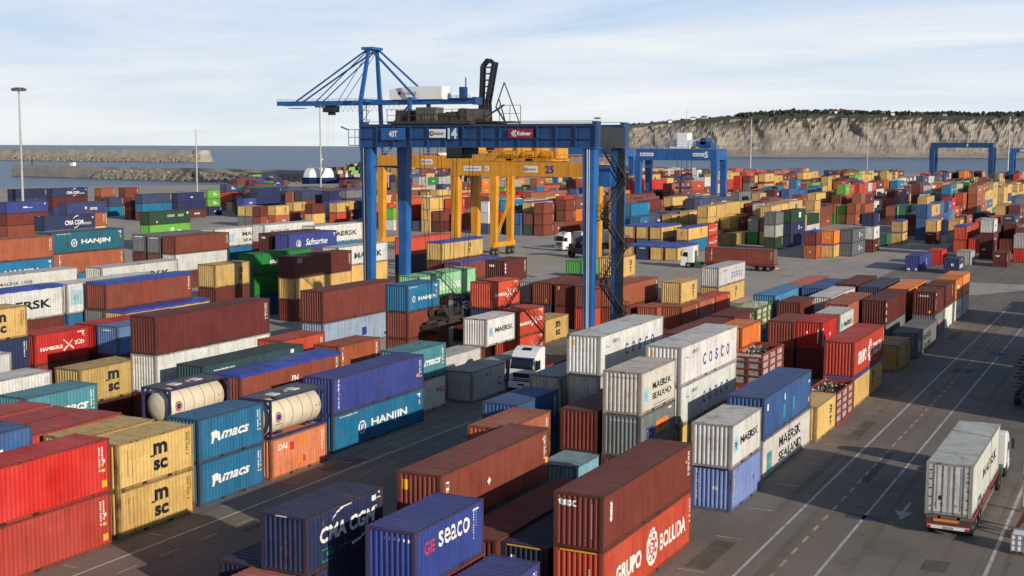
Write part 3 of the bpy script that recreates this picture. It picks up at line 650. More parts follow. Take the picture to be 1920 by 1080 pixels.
def container(x, y, z, Lk, H, col, ty, logo, label, rz=0, group=GROUP):
    walls, frame, roof, door = cmeshes(Lk, H, ty)
    o = link('shipping_container', walls, None, (x, y, z), rz+rnd.uniform(-.0045, .0045)); c = vary(PC[col]); color(o, c)
    tag(o, label, 'container', group)
    parts = [('frame', frame), ('tarpaulin' if ty == 't' else 'roof', roof), ('door', door)]
    for nm, me in parts: color(link(nm, me, o), c)
    lm = logo_mesh(logo, Lk, H, ty)
    if lm: link('lettering', lm, o)
    return o
def rounded(poly_r, n=8): return poly_r
TANK = None
def tank_container(x, y, z, label):
    global TANK
    L = 6.06; H = 2.56
    if TANK is None:
        fr = MB()
        for sx in (-1, 1):
            for sy in (-1, 1):
                fr.box(sx*HW, sx*(HW-.15), sy*L/2, sy*(L/2-.15), 0, H)
                fr.bar((sx*(HW-.1), sy*(L/2-.08), H-.62), (sx*(HW-.62), sy*(L/2-.08), H-.1), .12); fr.bar((sx*(HW-.1), sy*(L/2-.08), .55), (sx*(HW-.62), sy*(L/2-.08), .1), .12)
                fr.bar((sx*(HW-.06), sy*(L/2-.1), .1), (sx*(HW-.06), sy*(L/2-1.3), .02), .1)
            fr.box(sx*HW, sx*(HW-.10), -L/2+.15, L/2-.15, H-.11, H-.005); fr.box(sx*HW, sx*(HW-.12), -L/2+.15, L/2-.15, .02, .17)
        for sy in (-1, 1):
            fr.box(-HW+.15, HW-.15, sy*(L/2-.005), sy*(L/2-.14), H-.14, H-.006); fr.box(-HW+.15, HW-.15, sy*(L/2-.005), sy*(L/2-.14), .03, .19)
        for sy in (-1.6, 1.6): fr.box(-.9, .9, sy-.15, sy+.15, .17, .34)
        wk = MB(); wk.box(-.42, .42, -L/2+.2, L/2-.2, H-.055, H-.03); wk.box(-HW+.12, -.45, -L/2+.2, L/2-.2, H-.06, H-.035); wk.box(.45, HW-.12, -1.9, L/2-.3, H-.06, H-.035)
        for s in (-1.2, .9): wk.box(-.35, .35, s-.35, s+.35, H-.028, H+.015, 1)
        wk.tube((0, .1, H-.05), (0, .1, H+.06), .22, n=12, mi=2)
        tk = MB(); zc_ = 1.26; r = 1.14
        tk.lathe((0, -L/2+.13, zc_), (0, 1, 0), [(0, .01), (.03, .5), (.12, .85), (.28, 1.06), (.45, r), (L-.71, r), (L-.54, 1.06), (L-.38, .85), (L-.29, .5), (L-.26, .01)], 32)
        bd = MB()
        for s in (-1.55, -.6, .45, 1.5): bd.lathe((0, s, zc_), (0, 1, 0), [(0, r+.001), (0, r+.016), (.045, r+.016), (.045, r+.001)], 32)
        em = Flat(); em.ring(-2.08, .05, .22, .30, 'orange'); em.ring(-2.08, .05, 0, .20, 'dkblue'); em.ring(-2.08, .05, .30, .34, 'dkblue'); em.b(-2.05, -.42, .7, .09, 'grey'); em.poly([(1.85, .05), (2.1, .05), (1.97, .26)], 'orange'); em.b(2.35, .15, .12, .3, 'grey'); em.poly([(1.85, -.38), (2.1, -.38), (1.97, -.17)], 'yellow')
        lb = MB(); cols = []
        for col, (V, F) in em.g.items():
            cols.append('letter_'+col); lb.add([((r+.012)*math.cos(v[1]/r), v[0], zc_+(r+.012)*math.sin(v[1]/r)) for v in V], F, len(cols)-1)
        TANK = (fr.mesh('frame', ['tank_frame']), wk.mesh('walkway', ['machine_grey', 'sign_white', 'steel']), tk.mesh('tank_shell', ['tank_cream'], smooth=True), bd.mesh('tank_band', ['steel']), lb.mesh('lettering', cols, fix=False))
    o = thing('tank_container', label, 'tank container', (x, y, z), 0, 'tank containers')
    sh_ = link('tank_shell', TANK[2], o); link('tank_band', TANK[3], sh_); link('lettering', TANK[4], sh_)
    link('frame', TANK[0], o); link('walkway', TANK[1], o)
def scrap_crate(x, y, z, H, col, logo, label):
    L = 6.06; o = thing('lattice_crate', label, 'crate', (x, y, z), 0, 'open lattice crates')
    green = col == 'limeg'
    fr = MB()
    for sx in (-1, 1):
        for s in (-L/2+.08, -L/6, L/6, L/2-.08): fr.box(sx*HW, sx*(HW-.13), s-.07, s+.07, 0, H)
        for zz in ((0, .18), (.75, .84), (1.3, 1.39), (1.85, 1.94), (H-.16, H)): fr.box(sx*(HW+.004), sx*(HW-.10), -L/2+.01, L/2-.01, *zz)
    for sy in (-1, 1):
        for zz in ((0, .2), (.75, .84), (1.3, 1.39), (1.85, 1.94), (H-.34, H+.003)): fr.box(-HW+.06, HW-.06, sy*(L/2+.003), sy*(L/2-.10), *zz)
        fr.box(-.05, .05, sy*(L/2-.005), sy*(L/2-.09), .2, H-.3)
    fr.box(-HW+.05, HW-.05, -L/2+.05, L/2-.05, .1, .16)
    a = fr.build('lattice_frame', 'container_frame', o); color(a, tuple(x*1.35 for x in PC[col]))
    pn = MB(); r = random.Random(int(x*7))
    for sx in (-1, 1):
        for i in range(3):
            for j in range(4):
                if r.random() < .88: pn.box(sx*(HW-.14), sx*(HW-.11), -L/2+.17+i*1.98, -L/2+1.9+i*1.98, .2+j*.55, .68+j*.55)
    for i in range(2):
        for j in range(4): pn.box(-HW+.2+i*1.1, -HW+1.15+i*1.1, -L/2+.12, -L/2+.15, .2+j*.55, .68+j*.55)
    pn.build('mesh_panel', 'cream_load' if green else 'crate_panel', o)
    if logo == 'BOLUDA':
        f = Flat(); f.t('BOLUDA LINES', 0, 0, .2, w=2.1, bold=.04); V, F = f.g['white']; lb = MB(); lb.add([(u, -L/2-.012, H-.17+v) for u, v in V], F); lb.build('lettering', 'letter_white', o, fix=False)
    s = MB(); n = 160 if not green else 26
    for i in range(n):
        p = Vector((r.uniform(-.95, .95), r.uniform(-2.8, 2.8), H-.85+r.random()*.6)); q = p+Vector((r.uniform(-.5, .5), r.uniform(-.5, .5), r.uniform(-.2, .35)))
        q.x = max(-1.04, min(1.04, q.x)); q.y = max(-2.88, min(2.88, q.y)); q.z = min(q.z, H+.12)
        if green: s.bar((p.x, p.y*.9, H-.2), (p.x*.9, p.y*.9+1.2, H-.05), .5, .16)
        else: s.bar(p, q, r.uniform(.03, .22), r.uniform(.02, .14))
    s.box(-1.03, 1.03, -2.85, 2.85, .2, H-.72)
    so_ = s.build('scrap_pile', 'cream_load' if green else 'scrap_metal', None, (x, y, z))
    tag(so_, ('cream sheeted load heaped in the green framed rack' if green else 'tangled scrap heaped inside the %s lattice crate' % ('upper lettered' if logo == 'BOLUDA' else 'lower unlettered')), 'scrap' if not green else 'load', None, 'stuff')

# ---------------------------------------------------------------- gantry cranes
def rail(mb, p, q, h=1.05, step=1.6, mi=0, t=.045):
    p = Vector(p); q = Vector(q); n = max(1, int((q-p).length/step))
    for k in (h, h*.5): mb.bar(p+Vector((0, 0, k)), q+Vector((0, 0, k)), t, mi=mi)
    for i in range(n+1):
        a = p.lerp(q, i/n); mb.bar(a, a+Vector((0, 0, h)), t, mi=mi)
def sign(parent, name, txt, x, y, z, w, h, board, col, tw=None, th=None, logo=None, ty=-1):
    mb = MB(); mb.box(x-w/2, x+w/2, y-.05, y, z-h/2, z+h/2); b = mb.build(name, board, parent)
    lb = MB(); cols = []
    f = Flat()
    if logo == 'kalmar':
        f.t(txt, .35, 0, h*.42, col, w=w*.58, bold=.05); f.poly([(-w*.40, 0), (-w*.30, h*.33), (-w*.24, h*.33), (-w*.33, 0), (-w*.24, -h*.33), (-w*.30, -h*.33)], col); f.poly([(-w*.30, 0), (-w*.21, h*.33), (-w*.16, h*.33), (-w*.24, 0), (-w*.16, -h*.33), (-w*.21, -h*.33)], col)
    elif logo == 'port':
        f.ring(-w*.34, 0, 0, h*.30, 'black', 14, 90, 300); f.ring(-w*.34, 0, 0, h*.30, 'red', 14, 300, 450); f.ring(-w*.34, 0, 0, h*.13, 'white', 12); f.t(txt, w*.10, 0, h*.40, 'grey', w=w*.62)
    else: f.t(txt, 0, 0, th or h*.6, col, w=tw, bold=.04)
    for c, (V, F) in f.g.items():
        cols.append('letter_'+c); lb.add([(x+u, y-.05-.008-.003*len(cols), z+v) for u, v in V], F, len(cols)-1)
    lb.build('lettering', cols, b, fix=False)
def bogie(root, x, y, wb, mat, mat2='rubber'):
    mb = MB(); mb.box(x-.55, x+.55, -wb/2-1.2, wb/2+1.2, 1.75, 2.65)
    mb.build('sill_beam', mat, root)
    for sy in (-1, 1):
        for q in (-.85, .85):
            w_ = MB(); w_.lathe((x-.3, sy*wb/2+q, .75), (1, 0, 0), [(0, .3), (0, .62), (.08, .75), (.52, .75), (.6, .62), (.6, .3)], 18); wo = w_.build('wheel', mat2, root)
            w_ = MB(); w_.lathe((x-.32, sy*wb/2+q, .75), (1, 0, 0), [(0, .02), (0, .3), (.64, .3), (.64, .02)], 12); w_.build('rim', 'steel', wo)
        k = MB(); k.box(x-.35, x+.35, sy*wb/2-1.1, sy*wb/2+1.1, 1.5, 1.75); k.build('bogie_frame', 'machine_grey', root)
def rtg(label, cx, cy, span, wb, zb, zt, mat, legw=1.25, taper=.6, girder_w=.9):
    root = thing('gantry_crane', label, 'crane', (cx, cy, 0), 0, 'rubber tyred gantry cranes'); h = span/2
    for sx in (-1, 1):
        bogie(root, sx*h, 0, wb, mat)
        for sy in (-1, 1):
            mb = MB(); mb.frustum((sx*h, sy*wb/2, 2.65), legw*taper, legw*.75, (sx*h, sy*wb/2, zb-.003), legw, legw*.95)
            if legw < 1.2: [mb.box(sx*h-w2, sx*h+w2, sy*wb/2-w2*.9, sy*wb/2+w2*.9, zz_, zz_+.06) for zz_, w2 in ((20.4, legw*.5+.02), (14.2, legw*.44+.02), (8.3, legw*.385+.02))]
            mb.box(sx*h-.8, sx*h+.8, sy*wb/2-.75, sy*wb/2+.75, zb-.09, zb-.004)
            mb.build('leg', mat, root)
    return root
# the big blue crane in the middle
SP, WB = 23.6, 6.6
g = rtg('big dark blue gantry crane number 14 straddling the middle stacks, nearest crane', -58.1, 110.3, SP, WB, 21.0, 22.95, 'crane_blue', 1.15, .66)
for sy in (-1, 1):
    mb = MB(); y = sy*WB/2; x0, x1 = -SP/2-.75, SP/2+.75
    mb.box(x0, x1, y-.38, y+.38, 21.0, 22.9); mb.box(x0, x1, y-.62, y+.62, 22.9, 23.0); mb.box(x0-.02, x1+.02, y-.62, y+.62, 20.93, 21.03)
    n = 13
    for i in range(n+1):
        x = x0+.1+(x1-x0-.2)*i/n; mb.box(x-.06, x+.06, y-.60, y+.60, 21.03, 22.9)
    mb.box(x0+.3, x1-.3, y-.60, y-.38, 21.75, 21.83); mb.box(x0+.3, x1-.3, y+.38, y+.60, 21.75, 21.83)
    o = mb.build('girder', 'crane_navy_and_shade', g)  # crane blue darkened: walkway shade put into the girder colour
    rb = MB(); rb.box(x0, x1, y-.06, y+.06, 23.0, 23.14); rb.bar((x0, y-.62, 23.35), (x1-.3, y-.62, 23.35), .05); rb.build('rail', 'machine_brown', o)
for sx in (-1, 1):
    mb = MB(); mb.box(sx*(SP/2+.74), sx*(SP/2-.74), -WB/2+.39, WB/2-.39, 20.95, 22.85); mb.build('end_tie', 'crane_dark' if sx > 0 else 'crane_blue', g)
    for sy in (-1, 1):
        mb = MB(); mb.box(sx*(SP/2+.3), sx*(SP/2+.75), sy*WB/2-.5, sy*WB/2+.5, 23.0, 23.35); mb.build('end_stop', 'crane_navy_and_shade', g)
mb = MB(); x = -SP/2-.76; mb.box(x-1.2, x, -WB/2-.6, WB/2+.6, 21.05, 21.13)
for p, q in (((x-1.2, -WB/2-.6, 21.13), (x-1.2, WB/2+.6, 21.13)), ((x, -WB/2-.6, 21.13), (x-1.2, -WB/2-.6, 21.13))): rail(mb, p, q, 1.5, 1.0)
mb.bar((x-1.2, -WB/2-.6, 22.6), (x-2.1, -WB/2-.6, 22.9), .12); mb.build('end_platform', 'crane_blue', g)
yf = -WB/2-.62
sign(g, 'sign_board', '40T', -SP/2+3.2, yf, 22.2, 2.7, 1.15, 'crane_blue', 'white', tw=.95, th=.62)
sign(g, 'sign_board', 'noatum', -SP/2+8.1, yf, 22.25, 1.75, .80, 'sign_white', 'grey', logo='port')
sign(g, 'number_board', '14', -SP/2+9.75, yf, 22.25, 1.2, 1.1, 'crane_blue', 'white', tw=1.0, th=1.0)
sign(g, 'sign_board', 'Kalmar', -SP/2+16.9, yf, 22.25, 2.5, .85, 'sign_red', 'white', logo='kalmar')
# black and grey power rail down the near left leg
mb = MB(); mb.bar((-SP/2-.2, -WB/2-.62, 20.9), (-SP/2-.16, -WB/2-.46, 2.8), .08); mb.build('cable_guide', 'sign_white', g)
mb = MB(); mb.bar((-SP/2-.06, -WB/2-.62, 20.9), (-SP/2-.04, -WB/2-.46, 2.8), .13); mb.build('cable_guide', 'rubber', g)
mb = MB(); mb.bar((SP/2-.08, -WB/2-.62, 20.9), (SP/2-.05, -WB/2-.46, 2.8), .06); mb.bar((SP/2+.12, -WB/2-.62, 20.9), (SP/2+.08, -WB/2-.46, 2.8), .05); mb.build('cable_guide', 'sign_white', g)
mb = MB(); mb.box(SP/2+.3, SP/2+.85, WB/2-.62, WB/2-.5, 3, 20.9); mb.build('ladder_duct', 'crane_dark', g)
# stair on the right hand side
st = MB(); xs = SP/2+.95; zz = 21.0; y0, y1 = -WB/2+.9, WB/2-.9; d = 1; lv = 6; dz = (21.0-2.4)/lv
for k in range(lv):
    a = (y0 if d > 0 else y1); b = (y1 if d > 0 else y0); za, zb_ = zz, zz-dz
    for sx in (-.32, .32):
        st.bar((xs+sx, a, za), (xs+sx, b, zb_), .07, .2)
        for hh in (.5, 1.0): st.bar((xs+sx, a, za+hh), (xs+sx, b, zb_+hh), .04)
        for i in range(5):
            q = Vector((xs+sx, a, za)).lerp(Vector((xs+sx, b, zb_)), i/4); st.bar(q, q+Vector((0, 0, 1.0)), .04)
    for i in range(1, 12):
        q = Vector((xs, a, za)).lerp(Vector((xs, b, zb_)), i/12); st.box(xs-.32, xs+.32, q.y-.11, q.y+.11, q.z-.02, q.z+.02)
    yl = b+(.55 if d > 0 else -.55); st.box(xs-.45, xs+.45, min(b, yl), max(b, yl), zb_-.05, zb_); st.bar((SP/2+.3, yl, zb_-.5), (xs+.4, yl, zb_-.03), .1)
    rail(st, (xs+.43, min(b, yl), zb_), (xs+.43, max(b, yl), zb_), 1.05, .5); rail(st, (xs-.43, yl, zb_), (xs+.43, yl, zb_), 1.05, .5)
    zz -= dz; d = -d
st.build('staircase', 'crane_dark', g)
mb = MB(); mb.box(SP/2-1.2, SP/2+.2, WB/2-2.6, WB/2-1.1, 17.4, 19.4); mb.build('electric_house', 'crane_blue', g)
mb = MB(); mb.box(-SP/2+.7, -SP/2+3.6, -WB/2+.2, -WB/2+.5, 19.0, 19.15); mb.bar((-SP/2+.7, -WB/2+.3, 19.1), (-SP/2+3.9, -WB/2+.3, 18.9), .1); mb.build('bracket', 'crane_dark', g)
# trolley
TX = -4.9
mb = MB(); mb.box(TX-4.6, TX+4.6, -WB/2-.3, WB/2+.3, 23.16, 23.42); mb.box(TX-4.4, TX-1.9, -2.4, -.4, 23.42, 24.5); mb.box(TX+.4, TX+3.6, -2.6, -.8, 23.42, 24.2)
mb.tube((TX-.2, 1.2, 23.95), (TX+3.8, 1.2, 23.95), .5, n=18); mb.tube((TX+3.0, -2.4, 24.05), (TX+3.0, 2.4, 24.05), .6, n=18); mb.box(TX-3.8, TX-.6, .4, 2.7, 23.42, 24.3)
mb.prism([(-5.4, 23.45), (-4.2, 23.2), (-1.9, 23.2), (-2.6, 24.2), (-4.6, 24.2)], 'y', -2.8, -2.45)
for i in range(6): mb.box(TX-4.2+i*1.4, TX-3.9+i*1.4, -2.75, -2.3, 23.42, 24.0+.3*(i % 3))
tro = mb.build('trolley', 'machine_brown', g)
mb = MB(); mb.box(TX-1.7, TX+.55, -3.05, -1.6, 23.42, 24.75)
for i in range(7): mb.box(TX-1.6+i*.32, TX-1.5+i*.32, -3.09, -3.05, 23.5, 24.6)
mb.build('electrical_cabinet', 'machine_grey', tro)
mb = MB(); rail(mb, (TX-4.6, -WB/2-.3, 23.42), (TX+6.2, -WB/2-.3, 23.42), 1.1, 1.2); rail(mb, (TX+4.7, 2, 23.42), (TX+7.0, 2, 23.42), 1.6, .8); mb.box(TX+4.6, TX+6.8, -2.8, 2.6, 23.3, 23.42); mb.bar((TX+5, -2.6, 23.42), (TX+7.6, -2.6, 24.9), .14); mb.bar((TX+5.2, -2, 23.42), (TX+5.2, -2, 25.6), .06); mb.build('trolley_railing', 'machine_brown', tro)
# operator cab below the girders
mb = MB(); mb.box(TX+1.3, TX+3.1, -WB/2+.9, -WB/2+2.7, 19.9, 21.6); mb.box(TX+.6, TX+4.3, -WB/2+.8, -WB/2+3.2, 21.6, 22.2); mb.box(TX+3.2, TX+4.2, -WB/2+.9, -WB/2+2, 20.3, 21.5); cab = mb.build('operator_cab', 'crane_dark', g)
mb = MB(); mb.prism([(TX+1.4, 20.0), (TX+3.0, 20.0), (TX+3.0, 21.3), (TX+1.4, 21.3)], 'y', -WB/2+.87, -WB/2+.90); mb.build('cab_window', 'glass_dark', cab)
mb = MB(); mb.tube((TX+2.2, -WB/2+.86, 21.45), (TX+2.2, -WB/2+.83, 21.45), .14, n=10); mb.build('beacon', 'lens_red', cab)
# spreader on cables
SZ = 3.4; sp = MB(); sp.box(TX-.75, TX+.75, -3.05, 3.05, SZ, SZ+.42); sp.box(TX-1.15, TX+1.15, -3.2, -2.85, SZ-.12, SZ+.32); sp.box(TX-1.15, TX+1.15, 2.85, 3.2, SZ-.12, SZ+.32)
for sx in (-.5, .5): sp.box(TX+sx-.16, TX+sx+.16, -2.9, 2.9, SZ+.42, SZ+.7)
sp.box(TX-1.0, TX+1.0, -1.5, 1.5, SZ+.7, SZ+1.05)
for sx in (-1.05, 1.05):
    for sy in (-1.3, 1.3): sp.tube((TX+sx-.06, sy, SZ+1.35), (TX+sx+.06, sy, SZ+1.35), .42, n=14); sp.box(TX+sx-.1, TX+sx+.1, sy-.2, sy+.2, SZ+.6, SZ+1.3)
for sx in (-1, 1):
    for sy in (-1, 1): sp.box(TX+sx*1.13-.1, TX+sx*1.13+.1, sy*3.05-.15, sy*3.05+.15, SZ-.3, SZ+.1)
sp.box(TX-.6, TX+.2, -.9, .6, SZ+1.05, SZ+1.7); sp.tube((TX+.5, .8, SZ+1.4), (TX+.5, 1.6, SZ+1.4), .35, n=12); rail(sp, (TX-.9, -1.4, SZ+1.05), (TX-.9, 1.4, SZ+1.05), .8, .7)
sp.build('spreader', 'machine_brown', g)
mb = MB()
for sx in (-1.05, 1.05):
    for sy in (-1.3, 1.3):
        for e in (-.36, .36): mb.bar((TX+sx, sy+e, SZ+1.4), (TX+sx*1.9, sy*1.35+e, 23.2), .035)
mb.build('hoist_rope', 'rubber', g)

def rtg_box(label, cx, cy, span, wb, zb, zt, mat, legw, plates=(), num=None, numcol='dkblue', extra=None, gw=1.0):
    r = rtg(label, cx, cy, span, wb, zb, zt, mat, legw, .72); h = span/2
    for sy in (-1, 1):
        mb = MB(); mb.box(-h-.7, h+.7, sy*wb/2-gw/2, sy*wb/2+gw/2, zb, zt); gd = mb.build('girder', mat, r)
        mb = MB(); rail(mb, (-h, sy*(wb/2+gw/2+.0), zt), (h, sy*(wb/2+gw/2), zt), 1.1, 1.9, t=.07); mb.build('railing', mat, gd)
    mb = MB()
    for sx in (-1, 1): mb.box(sx*(h+.69), sx*(h-.3), -wb/2+gw/2, wb/2-gw/2, zb+.2, zt-.2)
    mb.build('end_tie', mat, r)
    for k, (txt, fx, w_, h_) in enumerate(plates): sign(r, 'sign_board', txt, -h+span*fx, -wb/2-gw/2, (zb+zt)/2, w_, h_, 'sign_white', 'grey', logo='port' if txt == 'noatum' else None, tw=w_*.8, th=h_*.45)
    if num:
        f = Flat(); f.t(num[0], -h+span*num[1], (zb+zt)/2, (zt-zb)*.55, numcol, w=(zt-zb)*.34*len(num[0]), bold=.04); V, F = f.g[numcol]; mb = MB(); mb.add([(u, -wb/2-gw/2-.02, v) for u, v in V], F); mb.build('number', 'letter_'+numcol, r, fix=False)
    return r
def trolley_small(r, x, z, wb, mat):
    mb = MB(); mb.box(x-2.2, x+2.2, -wb/2, wb/2, z+.1, z+.4); mb.box(x-1.8, x-.2, -1.6, 1.2, z+.4, z+2.0); mb.box(x+.3, x+1.7, -1.5, 1.5, z+.4, z+1.4); mb.tube((x+.2, -1.8, z+1), (x+1.9, -1.8, z+1), .6, n=12); mb.box(x+2.1, x+2.5, -2, 2, z+.4, z+2.3); t_ = mb.build('trolley', mat, r)
    mb = MB(); rail(mb, (x-2.2, -wb/2, z+.4), (x+2.2, -wb/2, z+.4), 1.2, .8, t=.07); mb.build('railing', mat, t_)
y25 = rtg_box('yellow gantry crane number 25 behind the big blue crane, the nearer of two yellow ones', -86.6, 178.5, 23.8, 6.4, 16.6, 18.75, 'crane_yellow', 1.35, [('noatum ports', .13, 3.0, .75), ('25', .235, .7, .7), ('noatum', .55, 2.2, .95)], ('25', .68), extra=True)
trolley_small(y25, -4.2, 18.8, 6.4, 'crane_yellow'); trolley_small(y25, -1.0, 18.8, 6.4, 'crane_yellow'); trolley_small(y25, 2.2, 18.8, 6.4, 'crane_yellow')
yb = rtg_box('yellow gantry crane farther back, its beam passing behind the nearer yellow one', -128.0, 223.5, 25.4, 6.8, 16.8, 19.2, 'crane_yellow', 1.45, [('noatum', .42, 2.6, 1.0)])
trolley_small(yb, 5.5, 19.6, 6.8, 'crane_yellow'); 
mb = MB()
for k in (0, .8): mb.bar((12.6, -3.3+k, 3), (12.9, 1.5+k, 9.5), .22); mb.bar((12.9, 1.5+k, 9.5), (12.3, 3.2+k, 16.8), .26)
for i in range(7): mb.bar((12.75, .6+i*.3, 8.2+i*1.25), (12.75, 1.8+i*.3, 8.8+i*1.25), .12)
mb.build('stair_tower', 'crane_yellow', yb)
b5 = rtg_box('blue gantry crane number 5 with white machinery on top, right of the big blue crane', -127.5, 361, 23.2, 8.5, 17.3, 20.6, 'crane_blue', 1.9, [('noatum', .12, 4.2, .95), ('noatum', .80, 3.4, .95)], ('5', .90), 'white', gw=1.4)
mb = MB(); mb.box(-2.5, 3.5, -3, 3, 20.7, 21.3); mb.box(-.5, 2.5, -2.2, 2.2, 21.3, 25.2); mb.box(2.8, 5.2, -2, 1, 21.3, 23.2)
for i in range(4): mb.tube((-4.6+i*1.1, 0, 20.9), (-4.6+i*1.1, 0, 23.2), .42, n=10)
mb.build('trolley', 'ship_white', b5)
mb = MB(); mb.box(6.5, 9.8, -3, 3, 20.7, 22.6); mb.tube((7.5, -3, 22.8), (7.5, 3, 22.8), 1.0, n=14); mb.build('hoist_drum', 'crane_navy_and_shade', b5)
mb = MB()
for sx in (-1.5, 1.5):
    for sy in (-2, 2): mb.bar((1+sx, sy, 9.5), (1+sx, sy, 20.8), .1)
mb.box(-.6, 2.6, -3.2, 3.2, 9.0, 9.6); mb.build('spreader', 'crane_navy_and_shade', b5)
rtg_box('slim dark blue gantry crane standing alone against the cliff at right', -81.5, 600, 24.6, 8.5, 21.4, 23.6, 'crane_navy_and_shade', 2.2, [], ('5', .6), 'white', gw=1.6)
rtg_box('pale topped blue gantry crane cut by the right edge', -49.6, 606, 23.6, 8.5, 19.4, 21.3, 'crane_blue', 2.0, [('noatum', .25, 5, .8)], gw=1.6)
rtg_box('blue gantry crane seen through the legs of the big blue crane', -185, 430, 26, 9, 17.5, 20.5, 'crane_blue', 2.0, [], gw=1.5)

# ---------------------------------------------------------------- quay crane
def quay_crane(label, cx, cy):
    q = thing('quay_crane', label, 'crane', (cx, cy, 0)); m = 'crane_blue'; HB = 43.6; AP = 74.5
    for sy in (-1, 1):
        mb = MB(); mb.frustum((1.4, sy*10.5, 1.5), 1.9, 1.7, (-.6, sy*10, HB+1), 1.9, 1.7); mb.frustum((-.6, sy*10, HB+1), 2.1, 1.8, (1.3, sy*4.0, AP), 1.7, 1.5); mb.build('sea_side_leg', m, q)
        mb = MB(); mb.frustum((31, sy*10.5, 1.5), 1.9, 1.7, (31, sy*10, HB+2), 1.9, 1.7); mb.build('land_side_leg', m, q)
        mb = MB(); mb.box(0, 31.4, sy*10.4-.7, sy*10.4+.7, 13, 15); mb.bar((1, sy*10.4, 15), (30.5, sy*10.2, HB-1), .8); mb.build('brace', m, q)
        mb = MB(); mb.bar((0, sy*4, AP-.8), (-49, sy*3.2, HB+2.2), .75); mb.bar((0, sy*4, AP-1.6), (-35, sy*3.2, HB+2.2), .5); mb.bar((.5, sy*4, AP-2.4), (-20, sy*3.2, HB+2.2), .28); mb.build('forestay', m, q)
        mb = MB(); mb.bar((2.5, sy*4, AP-.6), (33, sy*8, HB+4), .95); mb.build('backstay', m, q)
        mb = MB(); mb.box(-62, 66, sy*3.2-.55, sy*3.2+.55, HB, HB+2.5); mb.build('boom', m, q)
    mb = MB()
    for i in range(18): mb.box(-61+i*7.4, -60.4+i*7.4, -2.66, 2.66, HB+.4, HB+1.6)
    mb.box(-3, 4.5, -5.2, 5.2, AP-.8, AP+.6); mb.box(-1, 3, -10, 10, HB+1.2, HB+3); mb.box(29.5, 32.5, -10, 10, HB+2, HB+3.6); mb.box(-1.5, 2, -11, 11, 10.5, 12.4); mb.box(29.6, 32.4, -11, 11, 10.5, 12.4); mb.build('cross_beam', m, q)
    mb = MB(); mb.prism([(15, HB+2.6), (48, HB+2.6), (48, HB+9.5), (26, HB+9.5), (15, HB+8)], 'y', -5, 5); hs = mb.build('machinery_house', 'ship_white', q)
    f = Flat(); f.t('noatum', 28, HB+6, 2.0, 'grey', w=8); f.ring(21.5, HB+6, 0, 1.1, 'black', 14, 90, 300); f.ring(21.5, HB+6, 0, 1.1, 'red', 14, 300, 450); lb = MB(); cols = []
    for c, (V, F) in f.g.items(): cols.append('letter_'+c); lb.add([(u, -5.03, v) for u, v in V], F, len(cols)-1)
    lb.build('lettering', cols, hs, fix=False)
    mb = MB(); mb.box(52, 66, -6, 6, HB+2.5, HB+3.1); mb.box(66, 68, -4, 4, HB-.5, HB+3.5); mb.box(57, 60, -2, 2, HB+3.1, HB+9); rail(mb, (52, -6, HB+3.1), (66, -6, HB+3.1), 1.3, 2.5, t=.16); mb.tube((60, 0, HB+3), (60, 0, HB+14), .35, n=8); mb.build('rear_platform', 'crane_navy_and_shade', q)
    mb = MB(); mb.box(-31, -23, -2.5, 2.5, HB-3.8, HB-.2); mb.box(-28, -25, -1.6, 1.6, HB-5.4, HB-3.8); mb.build('trolley', 'crane_dark', q)
    mb = MB(); rail(mb, (-62, -3.8, HB+2.5), (10, -3.8, HB+2.5), 1.2, 3.5, t=.12); mb.box(-55, -46, -2.4, 2.4, HB-1.6, HB-1.2)
    for i in range(14):
        a = Vector((-22+i*3.2, -2.4, HB-.3)); mb.bar(a, a+Vector((1.6, 0, -3.4)), .11); mb.bar(a+Vector((1.6, 0, -3.4)), a+Vector((3.2, 0, 0)), .11)
    mb.build('boom_railing', 'steel', q)
    mb = MB()
    for e in (-29, -27.5, -25, -34): mb.bar((e, -1.5, 12), (e, -1.5, HB-3), .06)
    mb.build('hoist_rope', 'steel', q)
    mb = MB()
    for k in range(5): mb.box(2.5, 6.5, -12.4, -11.2, 20+k*5, 20.25+k*5); mb.bar((2.5, -11.8, 20+k*5), (6.5, -11.8, 25+k*5), .25)
    mb.bar((4.5, -11.8, 12), (4.5, -11.8, 44), .3); mb.build('ladder_tower', 'crane_dark', q)
    for sx in (0, 31): 
        mb = MB(); mb.box(sx-1.2, sx+1.2, -14, 14, .2, 2.2); mb.build('sill_beam', m, q)
quay_crane('tall blue quay crane with a long level boom and stays, behind the big blue crane', -398, 612)
q = thing('harbour_crane', 'dark green crane with raised twin jib, right of the blue quay crane', 'crane', (-331, 622, 0))
mb = MB()
for sy in (-1.6, 1.6):
    mb.frustum((3, sy, 3), 2.2, 1.2, (1, sy, 44), 2.6, 1.4); mb.bar((1, sy, 43), (5.5, sy, 66), 1.9, 1.2); mb.bar((-2.5, sy, 48), (-1.8, sy, 64), 1.5, 1.0); mb.bar((-1.8, sy, 64), (1.5, sy, 67.5), 1.5, 1.2); mb.bar((1.5, sy, 67.5), (4.2, sy, 65.5), 1.5, 1.2); mb.bar((-2.5, sy, 48), (-3.4, sy, 30), 1.6, 1.1)
for i in range(6): mb.box(-1.5+i*.35, 3.0+i*.35, -1.6, 1.6, 46+i*3.4, 46.6+i*3.4)
mb.build('jib', 'crane_dark', q)
mb = MB(); mb.bar((7, -2, 42), (17, -2, 28), .7); mb.bar((8, 0, 46), (13, 0, 30), .5); mb.bar((7, -2, 42), (12, -2, 55), .5); mb.bar((12, -2, 55), (24, -2, 27), .45); mb.box(-6, 10, -4, 4, 20, 30); mb.build('stay_frame', 'crane_dark', q)
